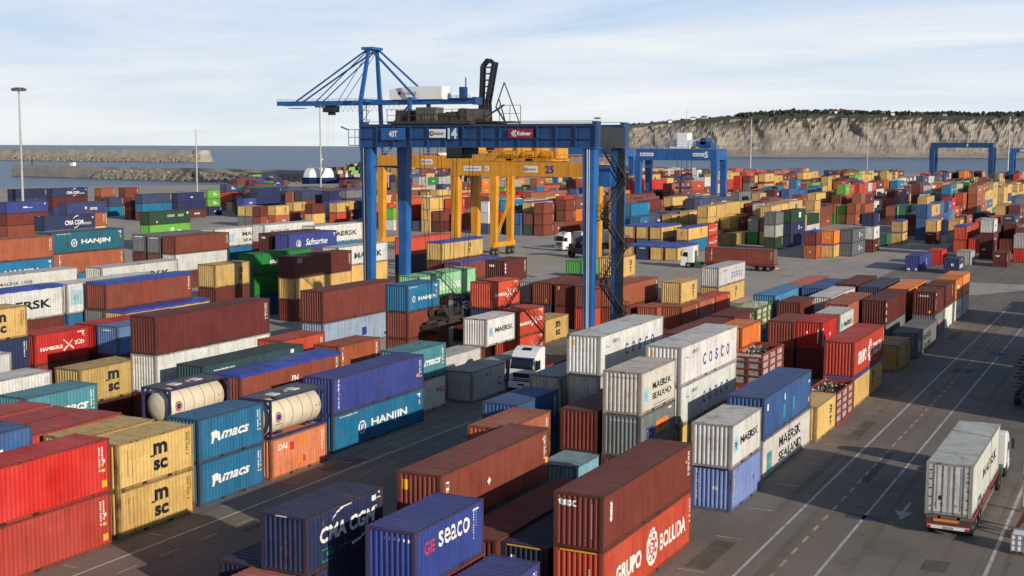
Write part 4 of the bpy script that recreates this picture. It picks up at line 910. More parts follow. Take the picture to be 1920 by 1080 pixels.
mb = MB(); mb.frustum((2, 0, 0), 12, 12, (2, 0, 6), 10, 10); mb.tube((2, 0, 6), (2, 0, 20), 2.4, n=14); mb.build('pedestal', 'crane_dark', q)

# ---------------------------------------------------------------- light masts
def mast(label, x, y, h, heads, r0=.42):
    o = thing('light_mast', label, 'light mast', (x, y, 0), 0, 'light masts'); mb = MB(); mb.tube((0, 0, 0), (0, 0, h), r0, r0*.5, n=12); mb.build('pole', 'galvanised', o)
    if heads:
        mb = MB(); mb.lathe((0, 0, h-.3), (0, 0, 1), [(0, .3), (0, .9), (.15, .9), (.15, .3)], 16); c = mb.build('crown_ring', 'galvanised', o)
        for i in range(heads):
            a = 2*math.pi*i/heads; mb = MB(); px, py = 1.3*math.cos(a), 1.3*math.sin(a)
            mb.add([(px+dx*math.cos(a)-dy*math.sin(a), py+dx*math.sin(a)+dy*math.cos(a), h+dz) for dx, dy, dz in ((-.3, -.4, .1), (.5, -.45, -.4), (.5, .45, -.4), (-.3, .4, .1), (-.2, -.4, .55), (.7, -.45, .25), (.7, .45, .25), (-.2, .4, .55))], [(3, 2, 1, 0), (4, 5, 6, 7), (0, 1, 5, 4), (1, 2, 6, 5), (2, 3, 7, 6), (3, 0, 4, 7)]); mb.build('floodlight', 'machine_grey', o)
mast('tall light mast with a ring of floodlights at the far left', -283.9, 259.5, 36, 10)
mast('light mast with a ring of lamps under the tip of the quay crane boom', -293.3, 414.9, 36, 8, .4)
mast('light mast standing between the blue gantry crane and the cliff centre', -206.3, 698, 37, 6, .5)
mast('light mast by the slim dark blue crane at right', -68.9, 659.4, 37, 8, .5)
mast('thin bare mast by the water left of the quay crane', -381.3, 446, 28, 0, .4)
mast('light mast rising just above the big blue crane beam', -288.2, 674.6, 37, 6, .45)
mast('slender mast in front of the cliff, left of the slim dark blue crane', -175.9, 859.4, 32, 0, .35)

# ---------------------------------------------------------------- trucks
def tractor(name, label, x, y, rz, chassis='plastic_black', hs=1.0):
    """cab over tractor, heading -Y, origin at the middle of the front axle on the ground"""
    o = thing(name, label, 'truck', (x, y, 0), rz)
    mb = MB(); prof = [(-1.32, .95), (-1.36, 1.5), (-1.30, 2.05), (-1.05, 2.95), (-.86, 3.12), (-.45, 3.55), (.15, 3.82), (.92, 3.82), (.92, .95)]
    mb.prism(prof, 'x', -1.2, 1.2); cab = mb.build('cab', 'truck_white', o)
    cab.scale.z = hs; bv = cab.modifiers.new('bevel', 'BEVEL'); bv.width = .07; bv.segments = 2; bv.limit_method = 'ANGLE'
    mb = MB(); mb.add([(-1.08, -1.318, 2.08), (1.08, -1.318, 2.08), (1.02, -1.082, 2.92), (-1.02, -1.082, 2.92)], [(0, 1, 2, 3)]); mb.build('windscreen', 'glass_dark', cab)
    for sx in (-1, 1):
        mb = MB(); pts = [(-1.06, 2.1), (-.86, 2.78), (-.05, 2.78), (-.05, 1.98), (-.7, 1.98)]; mb.add([(sx*1.207, a, b) for a, b in pts], [tuple(range(5))]); mb.build('side_window', 'glass_dark', cab, fix=False)
        mb = MB(); mb.box(sx*1.32, sx*1.50, -1.28, -1.14, 2.05, 2.85); mb.bar((sx*1.18, -1.15, 2.9), (sx*1.42, -1.2, 2.88), .05); mb.build('mirror', 'plastic_black', cab)
        mb = MB(); mb.box(sx*.66, sx*1.12, -1.40, -1.33, .62, .86); mb.build('headlight', 'sign_white', cab)
        mb = MB(); mb.box(sx*1.205, sx*1.23, -.02, .02, .98, 2.0); mb.box(sx*1.203, sx*1.22, -.9, -.75, 1.75, 1.80); mb.build('door_seam', 'machine_grey', cab)
    mb = MB(); mb.box(-.78, .78, -1.385, -1.345, 1.34, 1.74); mb.box(-.95, .95, -1.385, -1.35, 1.02, 1.12); mb.box(-.3, .3, -1.42, -1.36, .66, .80); mb.box(-.8, .8, -1.375, -1.3, 1.18, 1.24); mb.build('grille', 'plastic_black', cab)
    mb = MB(); mb.box(-1.22, 1.22, -1.36, -.5, .42, .98); mb.build('bumper', 'truck_white', o)
    mb = MB(); mb.box(-1.12, 1.12, -1.30, -1.0, 2.96, 3.06); mb.build('sun_visor', 'letter_dkblue', cab)
    mb = MB(); mb.add([(-.45, -.42, 3.595), (.45, -.42, 3.595), (.45, .0, 3.77), (-.45, .0, 3.77)], [(0, 1, 2, 3)]); mb.build('roof_hatch', 'plastic_black', cab, fix=False)
    mb = MB(); mb.box(-.45, -.30, .9, 5.4, .75, 1.05); mb.box(.30, .45, .9, 5.4, .75, 1.05); mb.box(-1.1, 1.1, 1.1, 2.2, .5, 1.05); mb.box(-1.15, 1.15, 2.9, 3.05, .9, 1.1); mb.box(-.5, .5, 3.2, 4.4, 1.05, 1.25); mb.build('chassis', chassis, o)
    for yy, dual in ((0, 0), (3.75, 1)):
        for sx in (-1, 1):
            mb = MB(); wd = .32 if not dual else .62; mb.lathe((sx*(1.2 if not dual else 1.22), yy, .5), (-sx, 0, 0), [(0, .28), (0, .46), (.04, .5), (wd-.04, .5), (wd, .46), (wd, .28)], 20); wo = mb.build('wheel', 'rubber', o)
            mb = MB(); mb.lathe((sx*(1.19 if not dual else 1.21), yy, .5), (-sx, 0, 0), [(.03, .02), (.0, .1), (.06, .28), (.2, .28)], 14); mb.build('rim', 'steel', wo)
    return o
def trailer(name, label, x, y, rz, L=12.4, mat='machine_grey', side='truck_red', bogies=(9.0, 10.3, 11.6), plate=True):
    o = thing(name, label, 'trailer', (x, y, 0), rz)
    mb = MB()
    for sx in (-.5, .5): mb.box(sx-.08, sx+.08, 0, L, .85, 1.15)
    for i in range(6): mb.box(-1.2, 1.2, .1+i*(L-.3)/5, .3+i*(L-.3)/5, 1.0, 1.17)
    mb.build('frame', mat, o)
    mb = MB()
    for sx in (-1, 1): mb.box(sx*1.235, sx*1.19, .3, L-.1, .98, 1.12)
    mb.build('side_rail', side, o)
    for yy in bogies:
        for sx in (-1, 1):
            mb = MB(); mb.lathe((sx*1.2, yy, .5), (-sx, 0, 0), [(0, .28), (0, .46), (.04, .5), (.36, .5), (.4, .46), (.4, .28)], 18); wo = mb.build('wheel', 'rubber', o)
            mb = MB(); mb.lathe((sx*1.19, yy, .5), (-sx, 0, 0), [(.03, .02), (0, .1), (.06, .28), (.2, .28)], 12); mb.build('rim', 'steel', wo)
    mb = MB()
    for sx in (-1, 1): mb.box(sx*.8, sx*.9, 2.2, 2.35, 0, .9)
    mb.build('landing_leg', mat, o)
    mb = MB(); mb.box(-1.1, 1.1, L-.02, L+.12, .46, .62); bp = mb.build('rear_bumper', 'sign_white', o)
    mb = MB(); mb.box(-1.2, 1.2, L-.1, L-.02, .62, 1.0); mb.build('rear_panel', 'letter_brown', o)
    for sx in (-1, 1):
        mb = MB(); mb.box(sx*.9, sx*1.12, L+.12, L+.14, .47, .61); mb.build('tail_light', 'lens_red', bp)
    for sx in (-1, 1):
        mb = MB(); mb.box(sx*.85, sx*1.2, L-.55, L-.52, .22, .95); mb.build('mud_flap', 'rubber', o)
        mb = MB(); mb.box(sx*1.245, sx*1.25, 2.6, L-3.8, .45, .62); mb.box(sx*1.245, sx*1.25, 2.6, L-3.8, .72, .80); mb.build('side_guard', 'steel', o)
    mb = MB(); mb.box(-.28, .28, L+.122, L+.13, .48, .60); mb.build('number_plate', 'letter_grey', bp)
    mb = MB(); mb.box(-.5, .8, L-.015, L+.01, .82, .97); mb.build('reflector_plate', 'letter_orange', o)
    return o
tractor('tractor_unit', 'white cab over tractor in the lane in the middle of the picture', -48.65, 99.3, 0, 'plastic_black')
trailer('container_trailer', 'flat trailer behind the white tractor in the lane', -48.65, 102.3, 0)
tractor('tractor_unit', 'white tractor parked facing the camera, left of the right crane leg', -109.0, 238.5, R(-22))
trailer('container_trailer', 'trailer carrying a white box behind the parked tractor left of the right crane leg', -107.8, 241.5, R(-22))
tractor('tractor_unit', 'white and green tractor pulling the red long container across the road', -74.5, 216.6, R(-88), 'truck_green')
trailer('container_trailer', 'trailer under the red long container across the road', -71.6, 216.7, R(-90), 12.6, bogies=(8.8, 10.1, 11.4))
# refrigerated lorry on the right
tractor('tractor_unit', 'white and green tractor of the refrigerated lorry driving away at right', -9.55, 87.3, R(180), 'truck_green', .80)
trailer('container_trailer', 'red edged trailer under the white refrigerated box at right', -9.7, 84.4, R(180), 12.5)

# ---------------------------------------------------------------- breakwaters, ship, cliffs
def fbm(x, y, o=5, f=1.0):
    from mathutils import noise as nz
    return nz.fractal(Vector((x*f, y*f, 3.7)), .9, 2.1, o)
def breakwater(label, pts, w0, top, rocks_from, rock=True, seed=1, rs=2.2, wallh=2.0, rk=.42):
    o = thing('breakwater', label, 'breakwater', (0, 0, 0)); a, b = Vector((*pts[0], 0)), Vector((*pts[1], 0)); d = (b-a).normalized(); nrm = Vector((d.y, -d.x, 0))
    mb = MB(); Ln = (b-a).length
    def P(s, t, z): q = a+d*s+nrm*t; return (q.x, q.y, z)
    prof = [(0, -5), (0, top-wallh), (-3.0, top-wallh), (-3.0, top), (-6.5, top), (-6.5, top-wallh), (-w0, top-wallh), (-w0-6, -5)]
    n = 60; vs = []; fs = []
    for i in range(n+1):
        s = Ln*i/n
        for t, z in prof: vs.append(P(s, t, z+(.12*math.sin(i*1.7) if z > 0 else 0)))
    m = len(prof)
    for i in range(n):
        for k in range(m-1): fs.append((i*m+k, i*m+k+1, (i+1)*m+k+1, (i+1)*m+k))
    fs += [tuple(range(m)), tuple(range(n*m, n*m+m))[::-1]]
    mb.add(vs, fs); mb.build('wall', 'mole_concrete', o)
    if rock:
        r = random.Random(seed); mb = MB(); cnt = int(Ln/rs*7)
        for i in range(cnt):
            s = rocks_from*Ln+(1-rocks_from)*Ln*r.random(); u = r.random(); t = .5+u*(top+1.0)*.9; z = (top*rk)*(1-u)-3.2*u+r.uniform(-.4, .5); sz = rs*r.uniform(.5, 1.0)
            q = Vector(P(s, t, z)); vs = []
            for k in range(8):
                vs.append(q+Vector(((1 if k & 1 else -1)*sz*r.uniform(.35, .65), (1 if k & 2 else -1)*sz*r.uniform(.35, .65), (1 if k & 4 else -1)*sz*r.uniform(.3, .55))))
            mb.add(vs, [(0, 2, 3, 1), (4, 5, 7, 6), (0, 1, 5, 4), (1, 3, 7, 5), (3, 2, 6, 7), (2, 0, 4, 6)])
        ro = mb.build('armour_rock', 'armour_rock', o); ro['kind'] = 'stuff'
    return o
breakwater('nearer long breakwater with loose rocks along its front, left of the quay crane', ((-790, 712), (-385, 655)), 13, 5.4, .26, seed=3)
fb_ = breakwater('farther breakwater with pale wall, ending left of the thin bare mast', ((-2000, 1395), (-1224, 1440)), 24, 13.5, 0, seed=4, rs=3.4, wallh=5.5, rk=.18)
mb = MB(); mb.tube((-1232, 1452, -5), (-1232, 1452, 13.6), 15, 12, 20); mb.build('round_head', 'mole_concrete', fb_)
o = thing('harbour_light', 'small red harbour light on the near breakwater tip', 'beacon', (-770, 714, 5.4)); mb = MB(); mb.tube((0, 0, 0), (0, 0, 5.2), .5, .35, 10); mb.build('post', 'crane_dark', o); mb = MB(); mb.tube((0, 0, 5.2), (0, 0, 6.4), .6, .5, 10); mb.build('lantern', 'lens_red', o)
o = thing('hut', 'small white hut on top of the near breakwater', 'hut', (-722, 708, 5.2)); mb = MB(); mb.box(-1.6, 1.6, -1.5, 1.5, 0, 2.8); mb.build('wall', 'ship_white', o); mb = MB(); mb.box(-1.9, 1.9, -1.8, 1.8, 2.8, 3.1); mb.build('roof', 'machine_grey', o)
# ship
sh = thing('cargo_ship', 'navy hulled ship with a white rounded forecastle behind the breakwater end', 'ship', (-443.5, 623.5, -3), R(-26)); sh.scale = (.75, .75, .75)
hull = [(-13, 0), (-11, -6), (-4, -10.5), (10, -12), (130, -12), (132, 0), (130, 12), (10, 12), (-4, 10.5), (-11, 6)]; low = [(-9, 0), (-7, -4), (0, -9), (12, -11.5), (128, -11.5), (129, 0), (128, 11.5), (12, 11.5), (0, 9), (-7, 4)]
mb = MB(); n = len(hull); vs = [(-y, x, -2) for x, y in low]+[(-y, x, 7.6) for x, y in hull]; mb.add(vs, [(i, (i+1) % n, n+(i+1) % n, n+i) for i in range(n)]+[tuple(range(n, 2*n)), tuple(range(n))[::-1]]); mb.build('hull', 'ship_navy', sh)
mb = MB(); vs = []; lev = [(7.6, 1.0), (10, .97), (12.4, .90), (14.2, .80), (14.8, .70)]
fo = [(-11.5, 0), (-9.5, -5), (-3, -9.5), (4, -11), (9, -11), (9, 11), (4, 11), (-3, 9.5), (-9.5, 5)]; n = len(fo)
for z, k in lev: vs += [(-y*k, 3+(x-3)*k, z) for x, y in fo]
mb.add(vs, [(j*n+i, j*n+(i+1) % n, (j+1)*n+(i+1) % n, (j+1)*n+i) for j in range(len(lev)-1) for i in range(n)]+[tuple(range((len(lev)-1)*n, len(lev)*n))]); mb.build('forecastle', 'ship_white', sh)
mb = MB(); mb.tube((0, 4, 14.8), (0, 4, 25.5), .45, .25, 8); mb.box(-1.6, 1.6, 3.8, 4.2, 22.6, 23); mb.tube((0, 4, 21), (0, 5.5, 21.3), .5, .4, 8); mb.build('mast', 'ship_white', sh)
mb = MB(); mb.box(-12, 12, 106, 120, 7.6, 27); mb.box(-14, 14, 106, 112, 22, 25.5); mb.build('bridge_house', 'ship_white', sh)
mb = MB()
for k in range(4): mb.box(-10.8, 10.8, 105.9, 105.96, 10.2+k*3.6, 11.4+k*3.6)
mb.build('window_band', 'glass_dark', sh)
# cliffs
def cliffs():
    prof = [(900, 10), (960, 20), (1010, 34), (1060, 48), (1120, 57), (1180, 66), (1240, 73), (1300, 80), (1360, 85), (1420, 90), (1480, 94), (1560, 95), (1640, 92), (1720, 91), (1800, 90), (1900, 90), (2000, 92), (2400, 96), (2800, 92)]
    def hp(px):
        for (a, h0), (b, h1) in zip(prof, prof[1:]):
            if px <= b: return h0+(h1-h0)*(px-a)/(b-a)
        return prof[-1][1]
    from mathutils import noise as nz
    nu = 620; rows = [(-60, 0), (0, 0), (14, .03), (40, .10), (62, .19), (80, .29), (96, .40), (110, .51), (124, .62), (136, .73), (150, .84), (164, .93), (185, 1.0), (215, 1.02), (230, 1.05), (340, 1.09), (520, 1.15), (760, 1.22), (1100, 1.27), (1600, 1.2)]
    vs = []; fs = []; nr = len(rows)
    for i in range(nu+1):
        px = 900+1900*i/nu; th = math.atan((px-960)/2422.9)+YAW; Dd = 3480/max(.6, math.cos((px-1200)/2422.9*1.1))
        u = px*1.5; u0 = u
        for j, (dep, hf) in enumerate(rows):
            H_ = hp(px)*1.16; k = min(1, max(0, (hf)*4))*(1 if hf < 1.0 else .2)
            u = u0+min(hf, 1)*70; gully = nz.fractal(Vector((u*.014, hf*1.2, .5)), 1.0, 2.0, 4)*46+abs(nz.fractal(Vector((u*.030, 5.0+hf*2.2, .2)), 1, 2, 4))*24
            dd = dep+gully*k*(.35+hf*.6 if hf < 1 else 1)
            z = -3+(H_+3)*hf+(nz.fractal(Vector((u*.03, j*.6, 2)), 1, 2, 4)*2.2*min(1, hf*3))
            if j < 2: z = -6 if j == 0 else -2.2
            rr = Dd+dd; vs.append((rr*math.sin(th), rr*math.cos(th), z))
    for i in range(nu):
        for j in range(nr-1): fs.append((i*nr+j, (i+1)*nr+j, (i+1)*nr+j+1, i*nr+j+1))
    mb = MB(); mb.add(vs, fs); o = mb.build('cliffs', 'cliff_rock', fix=False); structure(o)
    r = random.Random(9); wb_ = MB(); hs = []
    def P(px, dep):
        i = (px-900)/1900*nu; i0 = int(i); 
        for j in range(nr-1):
            if rows[j][0] <= dep <= rows[j+1][0]: break
        a = Vector(vs[i0*nr+j]); b = Vector(vs[i0*nr+j+1]); return a.lerp(b, (dep-rows[j][0])/(rows[j+1][0]-rows[j][0]))
    for k in range(2600):
        px = 1050+1300*r.random(); dep = 190+900*r.random()**1.3
        if dep < 320 and r.random() < .8: continue
        if px < 1380 and r.random() < .75: continue
        if nz.noise(Vector((px*.02, dep*.006, 0))) < -.12: continue
        c = P(px, dep); hh = r.uniform(5, 13) if px > 1380 else r.uniform(3, 6); ww = hh*r.uniform(.7, 1.3)
        for q in range(3):
            cc = c+Vector((r.uniform(-.5, .5)*ww, r.uniform(-.5, .5)*ww, hh*.35+r.uniform(-.2, .3)*hh)); s_ = ww*r.uniform(.35, .6)
            pts = [cc+Vector((s_*math.cos(a), s_*math.sin(a)*.8, r.uniform(-.2, .2)*s_)) for a in (0, 1.26, 2.5, 3.8, 5.0)]; t_ = cc+Vector((0, 0, s_*r.uniform(.6, 1))); b_ = cc-Vector((0, 0, s_))
            wb_.add(pts+[t_, b_], [(a, (a+1) % 5, 5) for a in range(5)]+[((a+1) % 5, a, 6) for a in range(5)])
    wd = wb_.build('clifftop_wood', 'scrub', fix=False); wd['kind'] = 'stuff'; wd['label'] = 'dark green trees and scrub along the clifftop'; wd['category'] = 'trees'
    for k, px in enumerate((1255, 1296, 1318, 1450, 1508, 1556, 1571, 1590, 1652, 1668, 1705, 1722, 1740, 1766)):
        c = P(px, 240+(k*97) % 420); hw_ = 5+(k % 3)*2
        h = thing('house', 'tiny pale house on the clifftop skyline', 'house', c-Vector((0, 0, 1)), r.uniform(-.6, .6), 'houses on the clifftop'); mb = MB(); mb.box(-hw_, hw_, -5, 5, 0, 7); mb.build('wall', 'ship_white', h); mb = MB(); mb.prism([(-5.6, 7), (5.6, 7), (0, 10)], 'x', -hw_-.5, hw_+.5); mb.build('roof', 'roof_tile', h)
    c = P(1285, 300); t_ = thing('radio_mast', 'thin lattice mast on the cliff skyline left of centre', 'mast', c); mb = MB(); mb.tube((0, 0, 0), (0, 0, 34), 1.0, .35, 6); mb.build('pole', 'galvanised', t_)
    # surf along the foot
    r = random.Random(2); sv = []; sf = []
    for i in range(401):
        px = 960+1700*i/400; th = math.atan((px-960)/2422.9)+YAW; Dd = 3480/max(.6, math.cos((px-1200)/2422.9*1.1))-12-8*nz.noise(Vector((i*.3, 0, 0)))
        w_ = 16+14*nz.noise(Vector((i*.17, 4, 0)))
        sv += [((Dd-w_)*math.sin(th), (Dd-w_)*math.cos(th), -2.6), ((Dd+24)*math.sin(th), (Dd+24)*math.cos(th), -1.6)]
    for i in range(400): sf.append((2*i, 2*i+2, 2*i+3, 2*i+1))
    mb = MB(); mb.add(sv, sf); structure(mb.build('surf', 'ship_white', fix=False))
cliffs()

# ---------------------------------------------------------------- yard odds and ends
def reach_stacker(x, y, rz, label):
    o = thing('reach_stacker', label, 'reach stacker', (x, y, 0), rz); mb = MB(); mb.box(-1.6, 1.6, -3.4, 3.6, .8, 1.9); mb.box(-1.5, 1.5, 2.2, 3.8, 1.9, 2.6); mb.build('body', 'crane_dark', o)
    mb = MB(); mb.prism([(-1.2, 1.9), (.6, 1.9), (.6, 3.5), (-.9, 3.5)], 'x', -.8, .8); mb.build('cab', 'glass_dark', o)
    mb = MB(); mb.bar((0, 3.2, 3.0), (0, -4.6, 6.0), .7, .9); mb.box(-3, 3, -5.0, -4.3, 5.0, 5.5); mb.build('boom', 'machine_brown', o)
    for sx in (-1, 1):
        for yy in (-2.3, 2.6):
            mb = MB(); mb.lathe((sx*2.0, yy, .85), (-sx, 0, 0), [(0, .4), (0, .78), (.1, .85), (.6, .85), (.7, .78), (.7, .4)], 18); mb.build('wheel', 'rubber', o)
reach_stacker(-98, 225, R(60), 'dark reach stacker between the parked tractor and the right crane leg')
o = thing('chassis_rack', 'dark stack of trailer frames at the right edge', 'trailer frames', (-9.2, 116.0, 0)); 
for k in range(4):
    mb = MB()
    for sx in (-.6, .6): mb.box(sx-.1, sx+.1, -5, 5, .8+k*.85, 1.05+k*.85)
    for i in range(6): mb.box(-1.2, 1.2, -4.9+i*1.9, -4.7+i*1.9, .85+k*.85, 1.0+k*.85)
    mb.build('frame', 'machine_brown', o)
for sx in (-1, 1):
    for yy in (-3.2, -2, 2.4, 3.6):
        mb = MB(); mb.lathe((sx*1.2, yy, .5), (-sx, 0, 0), [(0, .28), (0, .46), (.04, .5), (.36, .5), (.4, .28)], 16); mb.build('wheel', 'rubber', o)
o = thing('cage_pallet', 'white caged tank on the ground in the bottom right corner', 'cage', (-5.55, 71.0, 0)); mb = MB(); mb.box(-.75, .75, -.6, .6, .18, 1.0); mb.build('liner', 'ship_white', o); mb = MB()
for sx in (-.78, .78):
    for i in range(5): mb.box(sx-.02, sx+.02, -.6+i*.3-.02, -.6+i*.3+.02, .1, 1.08)
for sy in (-.63, .63):
    for i in range(6): mb.box(-.78+i*.31-.02, -.78+i*.31+.02, sy-.02, sy+.02, .1, 1.08)
for zz in (.2, .5, .8, 1.06):
    for sy in (-.645, .645): mb.box(-.8, .8, sy-.012, sy+.012, zz-.02, zz+.02)
mb.build('wire_cage', 'steel', o); mb = MB(); mb.box(-.8, .8, -.66, .66, 0, .12); mb.build('pallet', 'machine_brown', o)
o = thing('support_frame', 'rusty triangular support frame with red panel by the right edge', 'frame', (-5.45, 74.0, 0)); mb = MB()
for sy in (-.6, .6): mb.bar((-1.1, sy, .1), (.1, sy, 2.7), .16); mb.bar((1.3, sy, .1), (.1, sy, 2.7), .16); mb.bar((-.7, sy, 1.0), (.9, sy, 1.0), .12)
mb.bar((.1, -.7, 2.6), (.1, .7, 2.6), .2); mb.box(-1.3, 1.5, -.7, .7, .0, .14); mb.build('brace', 'letter_brown', o); mb = MB(); mb.box(-.1, .9, -.72, -.66, 1.1, 2.0); mb.build('panel', 'truck_red', o)
o = thing('lamp_post', 'slim grey post at the right edge beside the refrigerated lorry', 'post', (-6.55, 79.1, 0)); mb = MB(); mb.tube((0, 0, 0), (0, 0, 8.2), .09, .07, 10); mb.build('pole', 'galvanised', o); mb = MB(); mb.box(-.16, .16, -.12, .12, 0, .35); mb.box(-.11, .11, -.18, -.07, 1.9, 2.2); mb.build('base_box', 'machine_grey', o)

NM = {'maroonr': 'maroon', 'rustmaroon': 'rust maroon', 'rust': 'rust brown', 'orbrown': 'orange brown', 'orrust': 'orange rust', 'orred': 'orange red', 'brightred': 'bright red', 'redfade': 'faded red', 'redroof': 'red', 'salmonr': 'faded red', 'tanshade': 'shade toned tan', 'dirtywhite': 'dirty white', 'ltgrey': 'light grey', 'slategrey': 'slate grey', 'ltblue': 'pale blue', 'ltblueg': 'pale blue grey', 'skyblue': 'pale turquoise', 'skyblue2': 'sky blue', 'midblue': 'mid blue', 'royal': 'royal blue', 'royalg': 'dull blue', 'navyp': 'navy', 'darknavy': 'dark navy', 'slatenavy': 'slate navy', 'hanjin': 'cyan blue', 'dkhanjin': 'dark cyan blue', 'hteal': 'teal blue', 'hgreen': 'blue green', 'macsblue': 'sea blue', 'mintteal': 'mint teal', 'dgreen2': 'dull green', 'dkgreen': 'dark green', 'lime': 'lime green', 'limeg': 'bright green', 'poblue': 'streaked blue', 'mint': 'mint green'}
KEYS = ['blue', 'brightred', 'darknavy', 'dgreen2', 'dirtywhite', 'dkgreen', 'dkhanjin', 'green', 'grey', 'hanjin', 'hgreen', 'hteal', 'lime', 'limeg', 'ltblue', 'ltblueg', 'ltgrey', 'macsblue', 'maroon', 'maroonr', 'midblue', 'mint', 'mintteal', 'navy', 'navyp', 'tanshade', 'orange', 'orbrown', 'orred', 'orrust', 'poblue', 'red', 'redfade', 'redroof', 'royal', 'royalg', 'rust', 'rustmaroon', 'salmon', 'salmonr', 'skyblue', 'skyblue2', 'slategrey', 'slatenavy', 'tan', 'teal', 'white']
